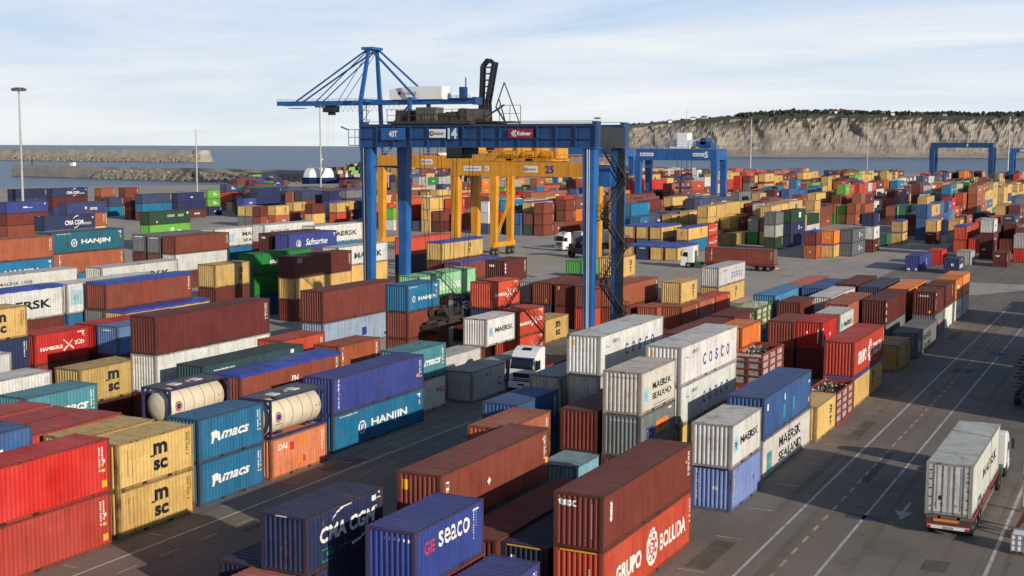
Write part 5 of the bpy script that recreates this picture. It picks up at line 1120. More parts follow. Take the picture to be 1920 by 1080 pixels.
DATA = '''-23.00 52.14 2.91 4 2.59 rustmaroon s TEX|rust maroon long container nearest the road, small white lowercase letters on its end
-23.00 52.14 0.00 4 2.90 orred s GRUPO|orange red long container with huge white lettering and round crest, lowest beside the road
-22.81 70.70 2.59 2 2.59 white s MAERSKC|short off white container with black lettering on a pale blue short container by the road
-22.82 70.91 0.00 2 2.59 ltblue s LANCER|pale blue scuffed short container with white vertical lettering, on the ground by the road
-23.25 78.83 2.59 4 2.75 midblue s CAI|plain mid blue long container with dark patches, on a dirty white one by the road
-23.25 78.83 0.00 4 2.55 white s SEALAND|dirty white long container with black lettering and teal star square, under the mid blue one
-22.81 91.08 0.00 2 2.59 tan s MSCR|tan short container with rotated black letters, between dirty white container and scrap crate by road
-23.06 104.22 2.60 4 2.90 red s GRUPO2|red long container with white lettering and crest, on top of a tan blue tarped one
-23.06 104.22 0.00 4 2.60 tan t MSCR2|tan long open top container with blue tarp edge, under the red crested one
-23.08 124.03 0.00 2 2.59 olivetan s MSCR|shaded olive tan short container on the ground behind the red crested stack
-22.85 132.65 0.00 4 2.65 grey s SEALAND2|shaded grey long container with black lettering and star beside the road
-23.63 148.62 2.60 2 2.60 maroon s CRON|dark maroon short container with small white lettering on its end, above road shadows
-23.63 155.92 2.60 2 2.60 maroon s MK|maroon short container wedged between another maroon and an orange one, upper tier by road
-23.63 163.52 2.60 2 2.60 orange s ORG|orange short container with white lettering, upper tier beside the road
-23.63 170.02 2.60 2 2.60 orange s MK|orange short container, farthest of the upper tier beside the road
-23.63 148.62 0.00 2 2.60 grey s SEA3|grey short container with blue and orange mark, below the dark maroon one by road
-23.63 155.92 0.00 2 2.60 white s -|off white short container second from near end of lower tier under maroon and orange ones
-23.63 163.52 0.00 2 2.60 white s CSC|white short container with dark blue lettering, lower tier under the first orange one
-23.63 170.02 0.00 2 2.60 ltgrey s -|light grey short container under the farthest orange one beside the road
-25.86 52.48 0.00 4 2.59 darknavy s NAVYM|dark navy low container with yellow striped top edge, left of the rust maroon stack
-28.34 51.95 0.00 4 2.75 rustmaroon s -|shaded rust maroon low container between the tall rust red one and the dark navy one
-31.39 52.11 2.55 4 2.90 rust s UMAR|rust red long container with yellow end plate and white diamond, left of low navy one
-25.45 44.69 0.00 2 2.59 blue s BLUE2|royal blue short container cut off by the bottom edge of the picture
-28.24 44.58 2.56 2 2.59 blue s SEACO|blue short container with red and white lettering at the front
-33.33 44.06 2.60 2 2.59 navy s CMACGM|navy short container with big white lettering and green panel, foremost on the left
-35.91 44.28 0.00 2 2.60 darknavy s -|worn low container with dark ribbed roof at the bottom edge, left of foremost navy one
-33.99 38.16 0.00 2 2.60 salmonr s -|dusty pink roofed low container at the bottom edge under the foremost navy one
-33.87 63.74 2.61 2 2.59 orbrown s MK|orange brown short container behind the long rust red one
-36.34 70.19 2.61 2 2.59 midblue s MK2|mid blue short container behind the orange brown one
-30.99 67.14 0.00 2 2.59 skyblue s MK2|pale turquoise short container with stained roof, low behind the rust red ones
-31.18 70.65 2.61 4 2.59 rustmaroon s MK|rust maroon container whose corrugated end stands left of the white and grey stack
-28.35 70.53 5.20 2 2.60 dirtywhite s MSEAL|rust stained off white short container topmost on a grey one, centre foreground
-28.35 70.53 2.60 2 2.60 grey s TXO|grey short container with orange and blue label, under the rust stained white one
-38.08 80.41 2.61 4 2.59 ltgrey s YEL|light grey container with yellow end plate and blue grey roof, beside the white tractor cab
-34.59 79.00 5.75 4 2.70 white r COSCO|white long container with dark blue lettering, top of stack left of centre foreground
-34.59 79.00 3.05 4 2.70 ltgrey r YEL2|white container with small yellow plate on its end, directly under the left blue lettered one
-28.70 78.53 5.60 4 2.60 white r COSCO|white long container with dark blue lettering, upper of the right hand pair
-28.70 78.53 3.00 4 2.60 white r COSCO|white long container with dark blue lettering, lower of the right hand pair
-28.45 96.84 2.61 2 2.59 red x BOLUDA|red lattice sided crate with white lettering on its top rail, full of scrap
-22.76 97.20 0.00 2 2.59 red x -|red lattice crate of scrap on the ground below the red crested container
-31.18 116.53 2.61 2 2.59 rust s MK|rust brown short container left of the glossy red one
-28.73 117.14 2.61 2 2.59 brightred s REDW|glossy bright red short container with white vertical stripe
-28.53 116.83 0.00 4 2.55 rustmaroon s -|shaded maroon low container below the glossy red one
-28.65 124.08 2.61 2 2.59 white s MAERSKC|off white short container with black lettering and star behind the glossy red one
-26.88 137.40 2.60 4 2.60 maroon s TRI|maroon long container with three white bars on its near corner, beside the dark maroon tier
-32.71 137.45 2.60 4 2.60 white s MAERSKX|white long container with black lettering behind the brown ones, right block
-34.39 131.33 2.60 2 2.60 rustmaroon s MK|rust maroon short container left of the white long one in right block
-38.43 136.51 2.60 4 2.60 skyblue2 s -|bright sky blue long container at far left of the right block
-38.24 148.76 2.60 4 2.60 salmonr s MK|faded orange red container at the far end of the right block
-35.64 146.23 2.60 4 2.60 midblue s -|mid blue container roof between orange red and maroon ones at far end
-33.16 152.29 2.60 4 2.60 maroon s -|maroon roofed container left of the slate navy one at far end of right block
-30.07 150.33 2.60 4 2.60 slatenavy s NVY|slate navy long container with small yellow mark at the far end of the right block
-26.83 150.24 2.60 4 2.60 orange s -|orange roofed container behind the maroon long one with white bars
-29.70 132.14 2.60 4 2.60 orbrown s -|orange brown roofed container between the white long one and the maroon long one
-34.16 110.17 2.60 2 2.60 orange s MK|vivid orange short container behind the right hand white pair
-37.16 117.51 2.60 2 2.60 maroon s MK|maroon short container left of the green framed rack
-37.03 104.16 2.60 4 2.60 rustmaroon s -|long dusty pink roofed maroon container behind the left white pair
-37.43 126.20 2.40 2 2.60 limeg x GRN|green framed rack with cream covered load in the middle of right block
-53.72 164.26 2.60 4 2.60 white r COSCOS|white container with blue lettering on a tan one beside the open road
-53.72 164.26 0.00 4 2.60 tan s MSCR2|tan container with rotated black letters, under a white blue lettered one beside the open road
-51.83 144.09 2.60 2 2.60 tan s MSCR|tan short container with rotated letters on an orange brown one, right of the crane leg
-50.83 141.64 0.00 2 2.60 orbrown s MK|orange brown short container under the tan one right of the crane leg
-50.83 147.94 0.00 2 2.60 salmonr s MK|faded red short container low beside the orange brown one right of crane leg
-50.83 154.24 0.00 2 2.60 orred s MK|orange red short container with white vertical marks, low right of the crane leg
-53.31 140.02 0.00 4 2.60 orbrown s -|orange brown roofed low container below the white blue lettered stack
-50.12 37.69 2.87 4 2.88 brightred s REDHC|bright red long container with yellow squares, upper one at the left foreground
-50.12 37.69 0.00 4 2.87 redfade s REDHC2|faded red long container, lower one at the left foreground
-50.32 50.59 2.59 2 2.59 tan s MSC|tan short container with large black stacked letters, upper of the foreground pair
-50.32 50.59 0.00 2 2.59 tan s MSC|tan short container with large black stacked letters, lower of the foreground pair
-53.22 50.59 2.59 2 2.59 tan s -|tan container with patched flat roof, second row behind the lettered tan pair
-50.71 57.55 2.59 2 2.59 macsblue s MACS|sea blue short container with white slanted lettering, upper of the foreground pair
-50.71 57.55 0.00 2 2.59 macsblue s MACS|sea blue short container with white slanted lettering, lower of the foreground pair
-50.74 64.36 2.59 2 2.56 blue k -|cream tank in a navy frame on top of a salmon container
-50.74 64.36 0.00 2 2.59 salmon s DAI|salmon short container with white letters and red repair patches, under the second tank
-51.46 72.14 2.60 4 2.60 royal s AMF|royal blue long container with white vertical lettering, top of the lane edge stack
-51.46 72.14 0.00 4 2.60 hanjin s HANJIN|cyan blue long container with white serif lettering and round emblem, on the lane edge
-53.00 84.39 2.60 2 2.60 teal s MACS2|teal short container with rusty edges behind the royal blue long one
-53.00 84.39 0.00 2 2.60 white s ING|white short container with red lettering under the teal one at lane edge
-51.45 92.03 0.00 4 2.60 ltgrey r COSCOG|light grey long container with dark blue lettering on the ground beside the white tractor
-57.25 92.22 0.00 4 2.60 white r -|white smooth container left of the light grey one beside the tractor
-58.71 64.12 2.59 2 2.56 blue k -|cream tank in a navy frame left of a brown tarped container
-57.82 70.24 2.60 4 2.60 rust t PN|rust brown open top container with blue tarp and white initials, behind the second tank
-59.28 84.30 2.60 2 2.60 orrust s VTRI|orange rust short container with white vertical lettering behind the royal blue one
-62.61 71.98 2.60 4 2.60 hgreen s HGREEN|dark blue green long container with weathered grey roof behind the first tank
-65.05 84.56 2.60 2 2.60 orred s MK|orange red short container in front of the weathered pale blue grey one
-56.16 44.91 2.60 4 2.60 redroof s -|red low roofed container touching the tan ones, left foreground
-58.75 44.59 2.60 4 2.60 redroof s -|red roofed container second from the tan ones, left foreground
-61.82 44.79 2.60 4 2.60 redroof s -|red roofed container third from the tan ones at left edge
-53.42 41.72 3.90 2 2.60 midblue s DOTS|mid blue short container with white dots, cut by left edge above the bright red one
-64.47 57.48 2.60 2 2.60 teal s MACS2|faded teal short container with white lettering behind the red roofs at left
-70.01 67.47 2.40 2 2.60 olivetan s MSC|olive tan short container in shade with black stacked letters
-70.90 59.66 2.60 2 2.60 white s MAERSKL|white short container with black lettering left of the shaded olive tan one
-85.08 77.32 2.60 2 2.60 brightred s HAMB|bright red short container with white lettering and crossed emblem at left
-85.07 70.75 2.60 2 2.60 navyp s MKW|navy short container with white vertical marks left of the bright red emblem one
-85.13 70.64 5.20 2 2.60 tan s MSCL|tan short container on top of the navy one at the left edge
-79.76 64.06 2.60 2 2.60 white s -|white short container cut off by the left edge below the navy one
-85.30 84.43 2.60 4 2.60 brightred s -|red long roofed container behind the bright red emblem one
-82.60 84.36 2.60 2 2.60 poblue s PO|streaked blue and white short container with white lettering beside the tall maroon one
-67.53 72.57 5.50 5 2.90 maroon s MKR|huge maroon long container on top of a white one, left of centre
-67.53 72.57 2.60 5 2.90 white r YEL|white ribbed long container under the huge maroon one
-67.98 94.54 5.20 4 2.90 maroonr s MKR|maroon long container on top of a weathered pale blue one, centre left
-67.98 94.54 2.60 4 2.60 ltblueg s GREYP|weathered pale blue grey long container under the maroon one, centre left
-65.50 104.94 5.20 2 2.60 hanjin s HANJIN|cyan blue short container with white serif lettering behind the hanging spreader
-56.62 104.27 2.60 2 2.60 white s MAERSKC|white short container with black lettering beside two red emblem containers
-56.61 110.65 2.60 2 2.60 orred s HAMB|orange red short container with white crossed emblem, upper of two by the lane
-56.61 110.65 0.00 2 2.60 orred s HAMB|orange red short container with white crossed emblem, lower of two by the lane
-59.69 111.25 5.20 2 2.60 orred s HAMB|orange red short container with emblem, behind and above the pair by the lane
-60.00 124.05 0.00 2 2.60 tan s MSC|tan short container on the lane edge right of the orange red pair
-67.31 121.33 2.60 2 2.60 dkhanjin s HEND|dark blue container end with white round emblem left of the orange red ones
-68.89 112.73 5.20 4 2.60 mint s NUF|mint green long container with white lettering left of centre
-69.87 133.53 5.20 2 2.60 maroon s EJ|maroon short container with white marks right of the mint green one
-64.96 136.01 2.60 4 2.60 rust s YELD|rust brown long container, leftmost of four side by side behind the red emblem ones
-62.02 135.98 2.60 4 2.60 rustmaroon s YEL|rust maroon long container second of four side by side before the crane leg
-59.18 135.41 2.60 4 2.60 rust s -|rust long container just left of the right crane leg
-56.72 137.34 2.60 4 2.60 orbrown s MKR|orange brown long container seen behind the right crane leg stairs
-68.33 137.66 2.40 4 2.60 ltgrey s -|light grey roofed container left of four side by side brown ones
-90.73 155.24 5.20 4 2.60 tan t MSCR2|tan long open top container with blue tarp beyond the left crane legs
-87.06 153.75 2.60 4 2.60 rust t -|rust brown open top container with blue tarp beneath the tan tarped one
-99.11 160.28 5.20 4 2.60 orred s -|orange red long container behind the left crane legs
-93.92 125.55 5.20 4 2.60 maroon s MKR3|maroon long container with small white square, in front of the green ones
-93.92 125.55 2.60 4 2.60 tan s -|tan container under the maroon one with the small white square
-100.52 126.16 5.20 4 2.60 green s EVER|bright green long container with white letters, upper of a pair
-100.52 126.16 2.60 4 2.60 green s -|bright green long container, lower of a pair
-95.29 112.71 5.20 2 2.60 tan s MSCR|tan short container with rotated black letters left of the green pair
-89.91 90.49 5.50 4 2.60 rust t MKR|rust brown long open top container with blue tarp, left middle
-87.78 90.66 2.90 4 2.60 tan t -|tan open top container with flat blue tarp, in front of the rust brown tarped one
-92.97 76.06 5.15 4 2.90 white t MAERSKL|white long container with big black lettering and blue tarp at the left edge
-92.97 88.66 5.15 4 2.90 white s STAR|white container with pale blue star square behind the left edge one
-97.84 140.30 5.20 4 2.60 white r SK|white refrigerated container with black lettering behind the left crane leg
-114.59 152.20 5.60 4 2.60 royal s SAFM|royal blue long container with white script lettering
-118.03 152.83 5.60 4 2.60 maroon s EJ|maroon container whose end shows left of the royal blue script one
-121.16 167.81 5.50 5 2.90 white r MAERSR|white refrigerated container with black lettering beyond the royal blue script one
-129.91 166.44 5.50 5 2.90 white r MLINE|white refrigerated container with thin small lettering, third row back
-132.39 157.16 5.20 5 2.90 white r LAND|white refrigerated container with two lines of black lettering
-129.42 144.91 5.20 4 2.60 rust s MKR|rust brown long container on a white one, left of the two line lettered white one
-129.42 144.91 2.60 4 2.60 white r -|white refrigerated container under the rust brown one, left middle
-132.29 144.91 5.20 4 2.60 grey s GEND|grey container with white strip on its end, right one of two
-135.16 144.91 5.30 4 2.60 grey s GEND|grey container with white strip on its end, left one of two
-103.80 104.20 5.20 4 2.60 white r MAERSKB|white refrigerated container with black lettering behind the rust brown tarped one
-106.43 91.22 5.20 4 2.60 white r MLINE|white refrigerated container with thin lettering near the left edge
-118.26 99.16 7.80 4 2.60 orbrown s MK|orange brown container at the left edge above a cyan blue one
-118.26 99.16 5.20 4 2.60 hanjin s HANJIN|cyan blue container with white lettering at the left edge under the orange brown one
-121.19 113.81 7.80 4 2.60 hteal s HANJIN|teal blue long container with white lettering on an orange brown one at left
-121.19 113.81 5.20 4 2.60 orbrown s VTRI|orange brown container beneath the teal blue lettered one at left
-178.12 166.30 5.80 4 2.60 navyp s CMACGM|navy long container with white lettering far left
-180.95 195.82 5.20 4 2.60 dkgreen s DKG|dark green long container on a lime green one far left
-180.95 195.82 2.60 4 2.60 lime s WM|lime green long container under the dark green one far left
-182.07 179.18 5.60 2 2.60 orbrown s MK|orange brown container just right of the far left navy one
-234.46 208.45 5.40 4 2.60 royal s ARCL|royal blue long container with pale lettering at the far left edge
-221.32 213.52 5.40 4 2.60 royalg s DFDS|blue long container with white lettering and emblem far left
-288.80 273.76 5.80 5 2.60 navyp s CMACGM|navy long container with white lettering, farthest left row against the water
-290.80 261.51 5.80 4 2.60 navy s MK|dark navy container against the water near the left lamp mast
-282.93 286.72 5.60 2 2.60 orbrown s MK|orange brown short container against the water, left of a maroon one
-280.83 294.40 5.60 2 2.60 maroonr s MK|maroon short container against the water, right of an orange brown one
-279.61 286.67 2.80 2 2.60 slatenavy s MK|slate navy short container, third tier down left of stacked maroon ones by the water
-262.89 278.04 3.60 2 2.60 maroonr s MK|maroon short container with white marks on an orange brown one by the water
-262.89 278.04 1.00 2 2.60 orbrown s MK|orange brown short container under a maroon one by the water
-254.54 273.24 4.80 4 2.60 slatenavy s MK|slate navy container by the water between maroon and navy ones
-252.51 285.49 4.80 4 2.60 navyp s MKW|navy long container by the water left of lime green boxes
-260.69 308.04 4.80 2 2.60 lime s WM|lime green short container by the water, upper of two
-260.69 308.04 2.20 2 2.60 lime s WM|lime green short container by the water, lower of two
-273.49 332.44 5.80 2 2.60 slatenavy s WM|slate navy short container with white emblem, above red ones by the water
-268.45 329.33 3.20 2 2.60 orred s MK|orange red short container below the slate navy one by the water
-271.07 343.34 5.80 4 2.60 maroonr s MK|maroon container on a blue one by the water, right of the slate navy one
-271.07 343.34 3.20 4 2.60 slatenavy s DFDS|slate blue container with white emblem under the maroon one by the water
-256.64 303.73 0.00 2 2.60 navyp s MKW|navy short container alone on the open ground far left
-215.77 269.48 2.60 2 2.60 tan s -|tan short container at the left end of the far tan stack
-213.29 269.48 2.60 2 2.60 tan s -|tan short container second in the far tan stack
-210.81 269.48 2.60 2 2.60 rustmaroon s -|maroon short container between tan ones in the far tan stack
-208.33 272.49 2.80 2 2.60 tan s MSCR|tan short container with rotated letters in the far tan stack
-216.92 291.89 2.80 2 2.60 tan s MSCR|tan short container at the back of the far tan stack
-205.79 285.21 2.80 2 2.60 rustmaroon s -|maroon container beside the right half of the far tan stack
-204.02 294.13 2.80 2 2.60 tan s MSCR|tan short container with letters, right half of the far tan stack
-208.83 305.76 2.80 2 2.60 tan s MSCR|tan short container rightmost in the far tan stack, left of the crane leg
-81.81 227.14 0.00 4 2.60 tan t MSCR2|tan blue tarped container at the front right of the blue roofed group
-84.71 227.14 0.00 4 2.60 tan t -|tan blue tarped container second from right in the blue roofed front group
-87.61 227.14 0.00 4 2.60 navyp t OOC|navy blue tarped container among tan ones in the blue roofed front group
-90.51 227.14 0.00 4 2.60 tan t -|tan blue tarped container leftmost of the blue roofed front group by the crane leg
-91.54 244.67 2.60 4 2.60 tan t MSCR2|tan blue tarped container, upper tier second group behind the front ones
-94.44 244.67 2.60 4 2.60 tan t -|tan blue tarped container, upper tier left in the second group
-97.34 244.67 2.60 4 2.60 tan t -|tan blue tarped container, upper tier leftmost in the second group
-85.66 244.23 2.60 4 2.60 tan t MSCR2|tan blue tarped container, upper tier rightmost, left of a red pair
-86.01 257.97 2.60 2 2.60 orred s HAMB|red container with white emblem, upper of the pair above the parked red trailer
-86.01 257.97 0.00 2 2.60 redfade s HAMB|red container with white emblem, lower of the pair above the parked red trailer
-94.65 289.64 2.60 4 2.60 tan s MSCR|large tan container with rotated letters behind the red emblem pair
-84.34 267.87 0.00 2 2.60 olivetan s MSCR|shaded olive tan container low behind the parked red trailer
-85.00 291.59 2.60 2 2.60 tan s MSCR|tan short container on a mint teal one
-85.00 291.59 0.00 2 2.60 mintteal s MKW|mint teal short container on the ground across the road
-72.88 261.54 5.20 2 2.60 grey s -|blue grey container topmost on white, left of the dark green tall stack
-72.88 261.54 2.60 2 2.60 ltgrey s -|light grey container in the middle of the stack left of the navy tall stack
-72.88 261.54 0.00 2 2.60 dkgreen s MK|dark green container at the bottom of the light grey stack
-72.23 271.36 5.20 4 2.60 dkgreen s DKG2|dark green long container with white square, top of the tall navy stack
-72.23 271.36 2.60 4 2.60 navyp s WM|navy long container in the middle of the tall stack beside the road
-72.23 271.36 0.00 4 2.60 navyp s MK|navy long container at the bottom of the tall stack beside the road
-60.44 245.19 2.60 2 2.60 rustmaroon t -|rust maroon container at left of the front stack across the road
-60.44 245.19 0.00 2 2.60 orrust s DOT|orange rust container at the bottom left of the front stack across the road
-57.96 248.91 2.60 2 2.60 orange s DOT|orange short container in the front stack across the road
-57.96 248.91 0.00 2 2.60 tan t -|tan blue tarped short container under the orange one across the road
-55.48 253.76 2.60 4 2.60 slategrey s WM|slate grey long container, upper one at the road corner
-55.48 253.76 0.00 4 2.60 slategrey s WM|slate grey long container, lower one at the road corner
-56.37 266.01 2.60 2 2.60 white s MKK|white container behind the slate grey pair
-53.89 266.01 2.60 2 2.60 white s MKK|white container with black marks below a navy one
-53.89 266.01 0.00 2 2.60 maroon s MKW|maroon container with white bar low behind the slate grey pair
-54.19 267.26 5.20 2 2.60 navyp s MK|navy short container topmost on white ones across the road
-55.03 285.36 0.00 2 2.60 dgreen2 s -|dull green container on the ground left of the tan tarped pair
-52.91 292.42 2.60 2 2.60 tan t MSCR|tan blue tarped container, upper of a pair at the street mouth
-52.91 292.42 0.00 2 2.60 tan t MSCR|tan blue tarped container, lower of a pair at the street mouth
-55.25 322.35 2.60 4 2.60 rustmaroon t -|rust maroon blue tarped container behind the tan tarped pair
-46.36 297.16 2.60 2 2.60 tan s MSCR|tan short container on maroon, left one of two beyond the street
-46.36 297.16 0.00 2 2.60 maroon s CRON|maroon short container under the left tan one beyond the street
-42.26 302.11 2.60 2 2.60 tan s MSCR|tan short container on light grey, right one of two beyond the street
-42.26 302.11 0.00 2 2.60 ltgrey s -|light grey short container under the right tan one beyond the street
-37.73 295.67 0.00 2 2.60 rustmaroon s -|rust maroon short container right of the light grey one beyond the street
-30.58 261.86 5.00 2 2.60 white s MKK|white short container topmost on two maroon ones at right
-30.58 261.86 2.40 2 2.60 maroon s MKW|maroon container under the topmost white one at right
-30.58 261.86 0.00 2 2.40 maroon s EJ|maroon container with white letters at the base under the topmost white one
-40.42 328.60 3.00 4 2.60 navyp s MK|navy long container behind the white and maroon stack at right
-30.37 296.36 4.00 4 2.60 slatenavy s OOC|slate navy long container on orange at the right edge
-30.37 296.36 1.40 4 2.60 orange s -|orange container under the slate navy one at the right edge
-23.91 256.04 2.60 2 2.60 ltgrey s -|light grey short container on red at the right edge
-23.91 256.04 0.00 2 2.60 brightred s -|bright red short container under the light grey one at the right edge
-38.61 228.92 0.00 4 2.60 royal s DOTS2|royal blue container with two white squares on the ground at the road junction
-31.98 227.13 0.00 2 2.60 navyp s CMAS|navy container with white lettering on the ground at the road junction
-37.31 244.19 0.00 2 2.60 brightred s -|red container between the two blue ones at the road junction
-32.35 244.31 0.00 2 2.60 ltgrey s -|light grey container behind the navy one at the road junction
-26.21 245.16 0.00 2 2.60 maroon s EJ|maroon container with white letters on the ground near the right edge
-73.73 164.81 2.60 2 2.60 limeg s -|small bright green container beside the left side of the right crane legs
-59.80 143.67 5.20 2 2.60 tan s MSCR|tan short container with letters just right of the right crane leg stairs
-65.50 104.94 2.60 2 2.60 rust s -|rust brown short container just above the royal blue long container with white vertical lettering
-33.33 44.76 0.00 2 2.60 navyp s -|navy short container beneath the navy short container with big white lettering and green panel
-95.29 112.71 2.60 2 2.60 rustmaroon s -|rust maroon short container just below the white refrigerated container under the rust brown one
-97.84 140.30 2.60 4 2.60 tan s -|tan long container beneath the white refrigerated container with black lettering behind the left crane leg
-99.11 160.28 2.60 4 2.60 navyp s -|navy long container beneath the orange red long container behind the left crane legs
-59.18 135.41 0.00 4 2.60 orred s -|orange red long container beneath the rust long container just left of the right crane leg
-70.01 67.47 0.00 2 2.40 maroon s -|maroon short container beneath the olive tan short container in shade with black stacked letters
-93.92 125.55 0.00 4 2.60 rustmaroon s -|rust maroon long container just right of the bright green long container
-56.72 137.34 0.00 4 2.60 rust s -|rust brown long container just above the white long container with dark blue lettering
-234.46 208.45 2.70 4 2.70 rustmaroon s -|rust maroon long container just left of the navy long container with white lettering far left
-110.84 276.81 5.18 4 2.89 hanjin s MK2|cyan blue long container just above the tan blue tarped container
-92.97 76.06 2.58 4 2.58 rustmaroon s -|rust maroon long container in the far stacks, second from left
-234.46 208.45 0.00 4 2.70 rust s -|rust brown long container just left of the navy long container with white lettering far left
-65.50 104.94 0.00 2 2.60 rust s -|rust brown short container just right of the royal blue long container with white vertical lettering
-28.70 78.53 0.00 4 3.00 tan s -|tan long container beneath the white long container with dark blue lettering
-85.08 77.32 0.00 2 2.60 rust s -|rust brown short container just above the red low roofed container touching the tan ones
-162.78 274.32 5.48 4 2.89 tan s MK|tan long container just above the orange red long container behind the left crane legs
-242.12 308.15 5.48 4 2.89 navyp s MK2|navy long container just below the maroon container on a blue one by the water
-254.54 273.24 2.40 4 2.40 hanjin s -|cyan blue long container just right of the maroon short container against the water
-171.36 276.88 2.59 4 2.89 orred s MK2|orange red long container just above the orange red long container behind the left crane legs
-171.36 276.88 5.48 4 2.59 orred s MK2|orange red long container just right of the tan short container with letters
-220.44 300.72 5.48 4 2.59 slatenavy s MK|slate navy long container just left of the tan short container with letters
-288.80 273.76 2.90 5 2.90 maroon s -|maroon long container beneath the navy long container with white lettering
-252.51 285.49 2.40 4 2.40 navyp s -|navy long container beneath the navy long container by the water left of lime green boxes
-37.22 275.12 2.59 2 2.89 orred t MK2|orange red blue tarped container just below the tan short container on light grey
-26.88 137.40 0.00 4 2.60 grey s -|grey long container beneath the maroon long container with three white bars on its near corner
-62.02 135.98 0.00 4 2.60 rustmaroon s -|rust maroon long container just below the rust brown long container
-159.92 274.66 2.59 2 2.59 rust s MK2|rust brown short container just above the orange red long container behind the left crane legs
-132.39 157.16 2.60 5 2.60 hanjin s -|cyan blue long container beneath the white refrigerated container with two lines of black lettering
-68.89 112.73 2.60 2 2.60 rust s -|rust brown short container beneath the mint green long container with white lettering left of centre
-116.56 320.26 5.48 4 2.59 tan s MK2|tan long container just above the tan blue tarped container
-92.02 287.82 5.48 4 2.89 tan s -|tan long container just above the red container with white emblem
-132.52 275.61 5.18 2 2.59 rust s MK2|rust brown short container just above the rust brown long container
-67.53 72.57 0.00 5 2.60 maroon s -|maroon long container beneath the white ribbed long container under the huge maroon one
-67.31 121.33 0.00 2 2.60 maroon s -|maroon short container just left of the orange red short container with white crossed emblem
-92.02 275.30 5.48 2 2.59 tan s MK2|tan short container just above the red container with white emblem
-143.96 275.63 5.48 2 2.59 hanjin s MK2|cyan blue short container just above the orange red short container with emblem
-159.92 274.66 0.00 2 2.59 maroon s MK2|maroon short container just above the orange red long container behind the left crane legs
-217.58 318.90 5.48 4 2.59 grey t MK|grey blue tarped container just above the tan short container rightmost in the far tan stack
-31.18 116.53 0.00 2 2.61 rustmaroon s -|rust maroon short container beneath the rust brown short container left of the glossy red one
-89.16 283.15 2.59 2 2.59 tan s MSCR|tan short container just above the shaded olive tan container low behind the parked red trailer
-159.92 280.87 5.48 2 2.59 orred s MK|orange red short container just above the orange red long container behind the left crane legs
-90.73 155.24 2.60 4 2.60 rustmaroon s -|rust maroon long container just left of the orange red short container with emblem
-31.39 52.11 0.00 4 2.55 grey s -|grey long container beneath the rust red long container with yellow end plate and white diamond
-105.12 300.75 2.59 4 2.89 tan s -|tan long container just right of the tan blue tarped container
-100.52 126.16 0.00 4 2.60 hanjin s -|cyan blue long container beneath the bright green long container
-132.52 275.61 2.59 2 2.59 rust s MK2|rust brown short container just left of the tan blue tarped container
-187.32 288.04 2.89 2 2.89 orred s -|orange red short container just right of the tan short container with letters
-132.52 288.13 5.48 2 2.59 rust s MK|rust brown short container in the far stacks, second from left
-92.97 88.66 2.58 4 2.58 hanjin s -|cyan blue long container just below the rust brown long open top container with blue tarp
-68.89 112.73 0.00 2 2.60 maroon s -|maroon short container beneath the mint green long container with white lettering left of centre
-132.52 275.61 0.00 2 2.59 rust s MK|rust brown short container just above the orange red short container with emblem
-90.21 90.49 2.75 4 2.75 grey s -|grey long container just above the red long roofed container behind the bright red emblem one
-132.52 300.55 5.18 4 2.59 rust s -|rust brown long container just left of the tan blue tarped container
-132.52 363.00 7.77 4 2.59 orbrown s MK|orange brown long container just above the tan blue tarped container
-28.64 283.12 2.89 2 2.89 rustmaroon s MK2|rust maroon short container just right of the tan short container on light grey
-50.32 307.89 5.18 2 2.89 midblue s MK2|mid blue short container just above the tan short container on maroon
-159.92 287.13 5.48 4 2.59 rustmaroon s -|rust maroon long container just above the orange red long container behind the left crane legs
-132.52 288.13 2.89 2 2.59 rust s MK|rust brown short container in the far stacks, third from left
-204.02 294.13 0.00 2 2.80 orred s -|orange red short container beneath the tan short container with letters
-242.12 308.15 2.89 4 2.59 navyp s -|navy long container just above the tan short container second in the far tan stack
-132.52 300.55 2.59 4 2.59 midblue s MK|mid blue long container just left of the tan blue tarped container
-193.04 373.62 7.77 4 2.59 ltgrey s MK|light grey long container just above the orange red short container with emblem
-36.34 70.19 0.00 2 2.61 hanjin s -|cyan blue short container beneath the mid blue short container behind the orange brown one
-187.32 288.04 0.00 2 2.89 ltgrey s MK|light grey short container just right of the tan short container with letters
-110.84 360.29 5.78 4 2.59 grey s -|grey long container just above the tan short container on a mint teal one
-190.18 294.11 5.48 2 2.59 tan t MK|tan blue tarped container just right of the tan short container with letters
-132.52 300.55 0.00 4 2.59 maroon s MK2|maroon long container just left of the tan blue tarped container
-171.36 378.94 8.07 4 2.59 rust s MK2|rust brown long container just above the rust brown long container
-28.64 276.66 0.00 2 2.89 rustmaroon s MK|rust maroon short container in the far stacks, second from left
-214.72 305.91 5.48 2 2.59 navyp s MK2|navy short container just above the tan short container with letters
-205.79 285.21 0.00 2 2.80 tan s -|tan short container beneath the maroon container beside the right half of the far tan stack
-107.98 312.67 5.18 2 2.89 slatenavy s MK|slate navy short container just above the red container with white emblem
-105.12 288.28 2.59 2 2.59 tan s MSCR|tan short container just above the tan blue tarped container
-171.36 276.88 0.00 4 2.59 maroon s MK|maroon long container just above the orange red long container behind the left crane legs
-122.28 295.26 5.18 2 2.59 rust s MK|rust brown short container just above the tan blue tarped container
-138.24 280.96 5.18 4 2.59 tan t MSCR|tan blue tarped container just above the rust brown long container
-80.58 275.79 2.59 2 2.89 ltgrey s -|light grey short container just below the tan short container on a mint teal one
-80.58 325.78 5.18 2 2.59 tan s -|tan short container just right of the dark green long container with white square
-85.66 244.23 0.00 4 2.60 hanjin s -|cyan blue long container beneath the tan blue tarped container
-279.61 286.67 0.00 2 2.80 hanjin s -|cyan blue short container beneath the slate navy short container
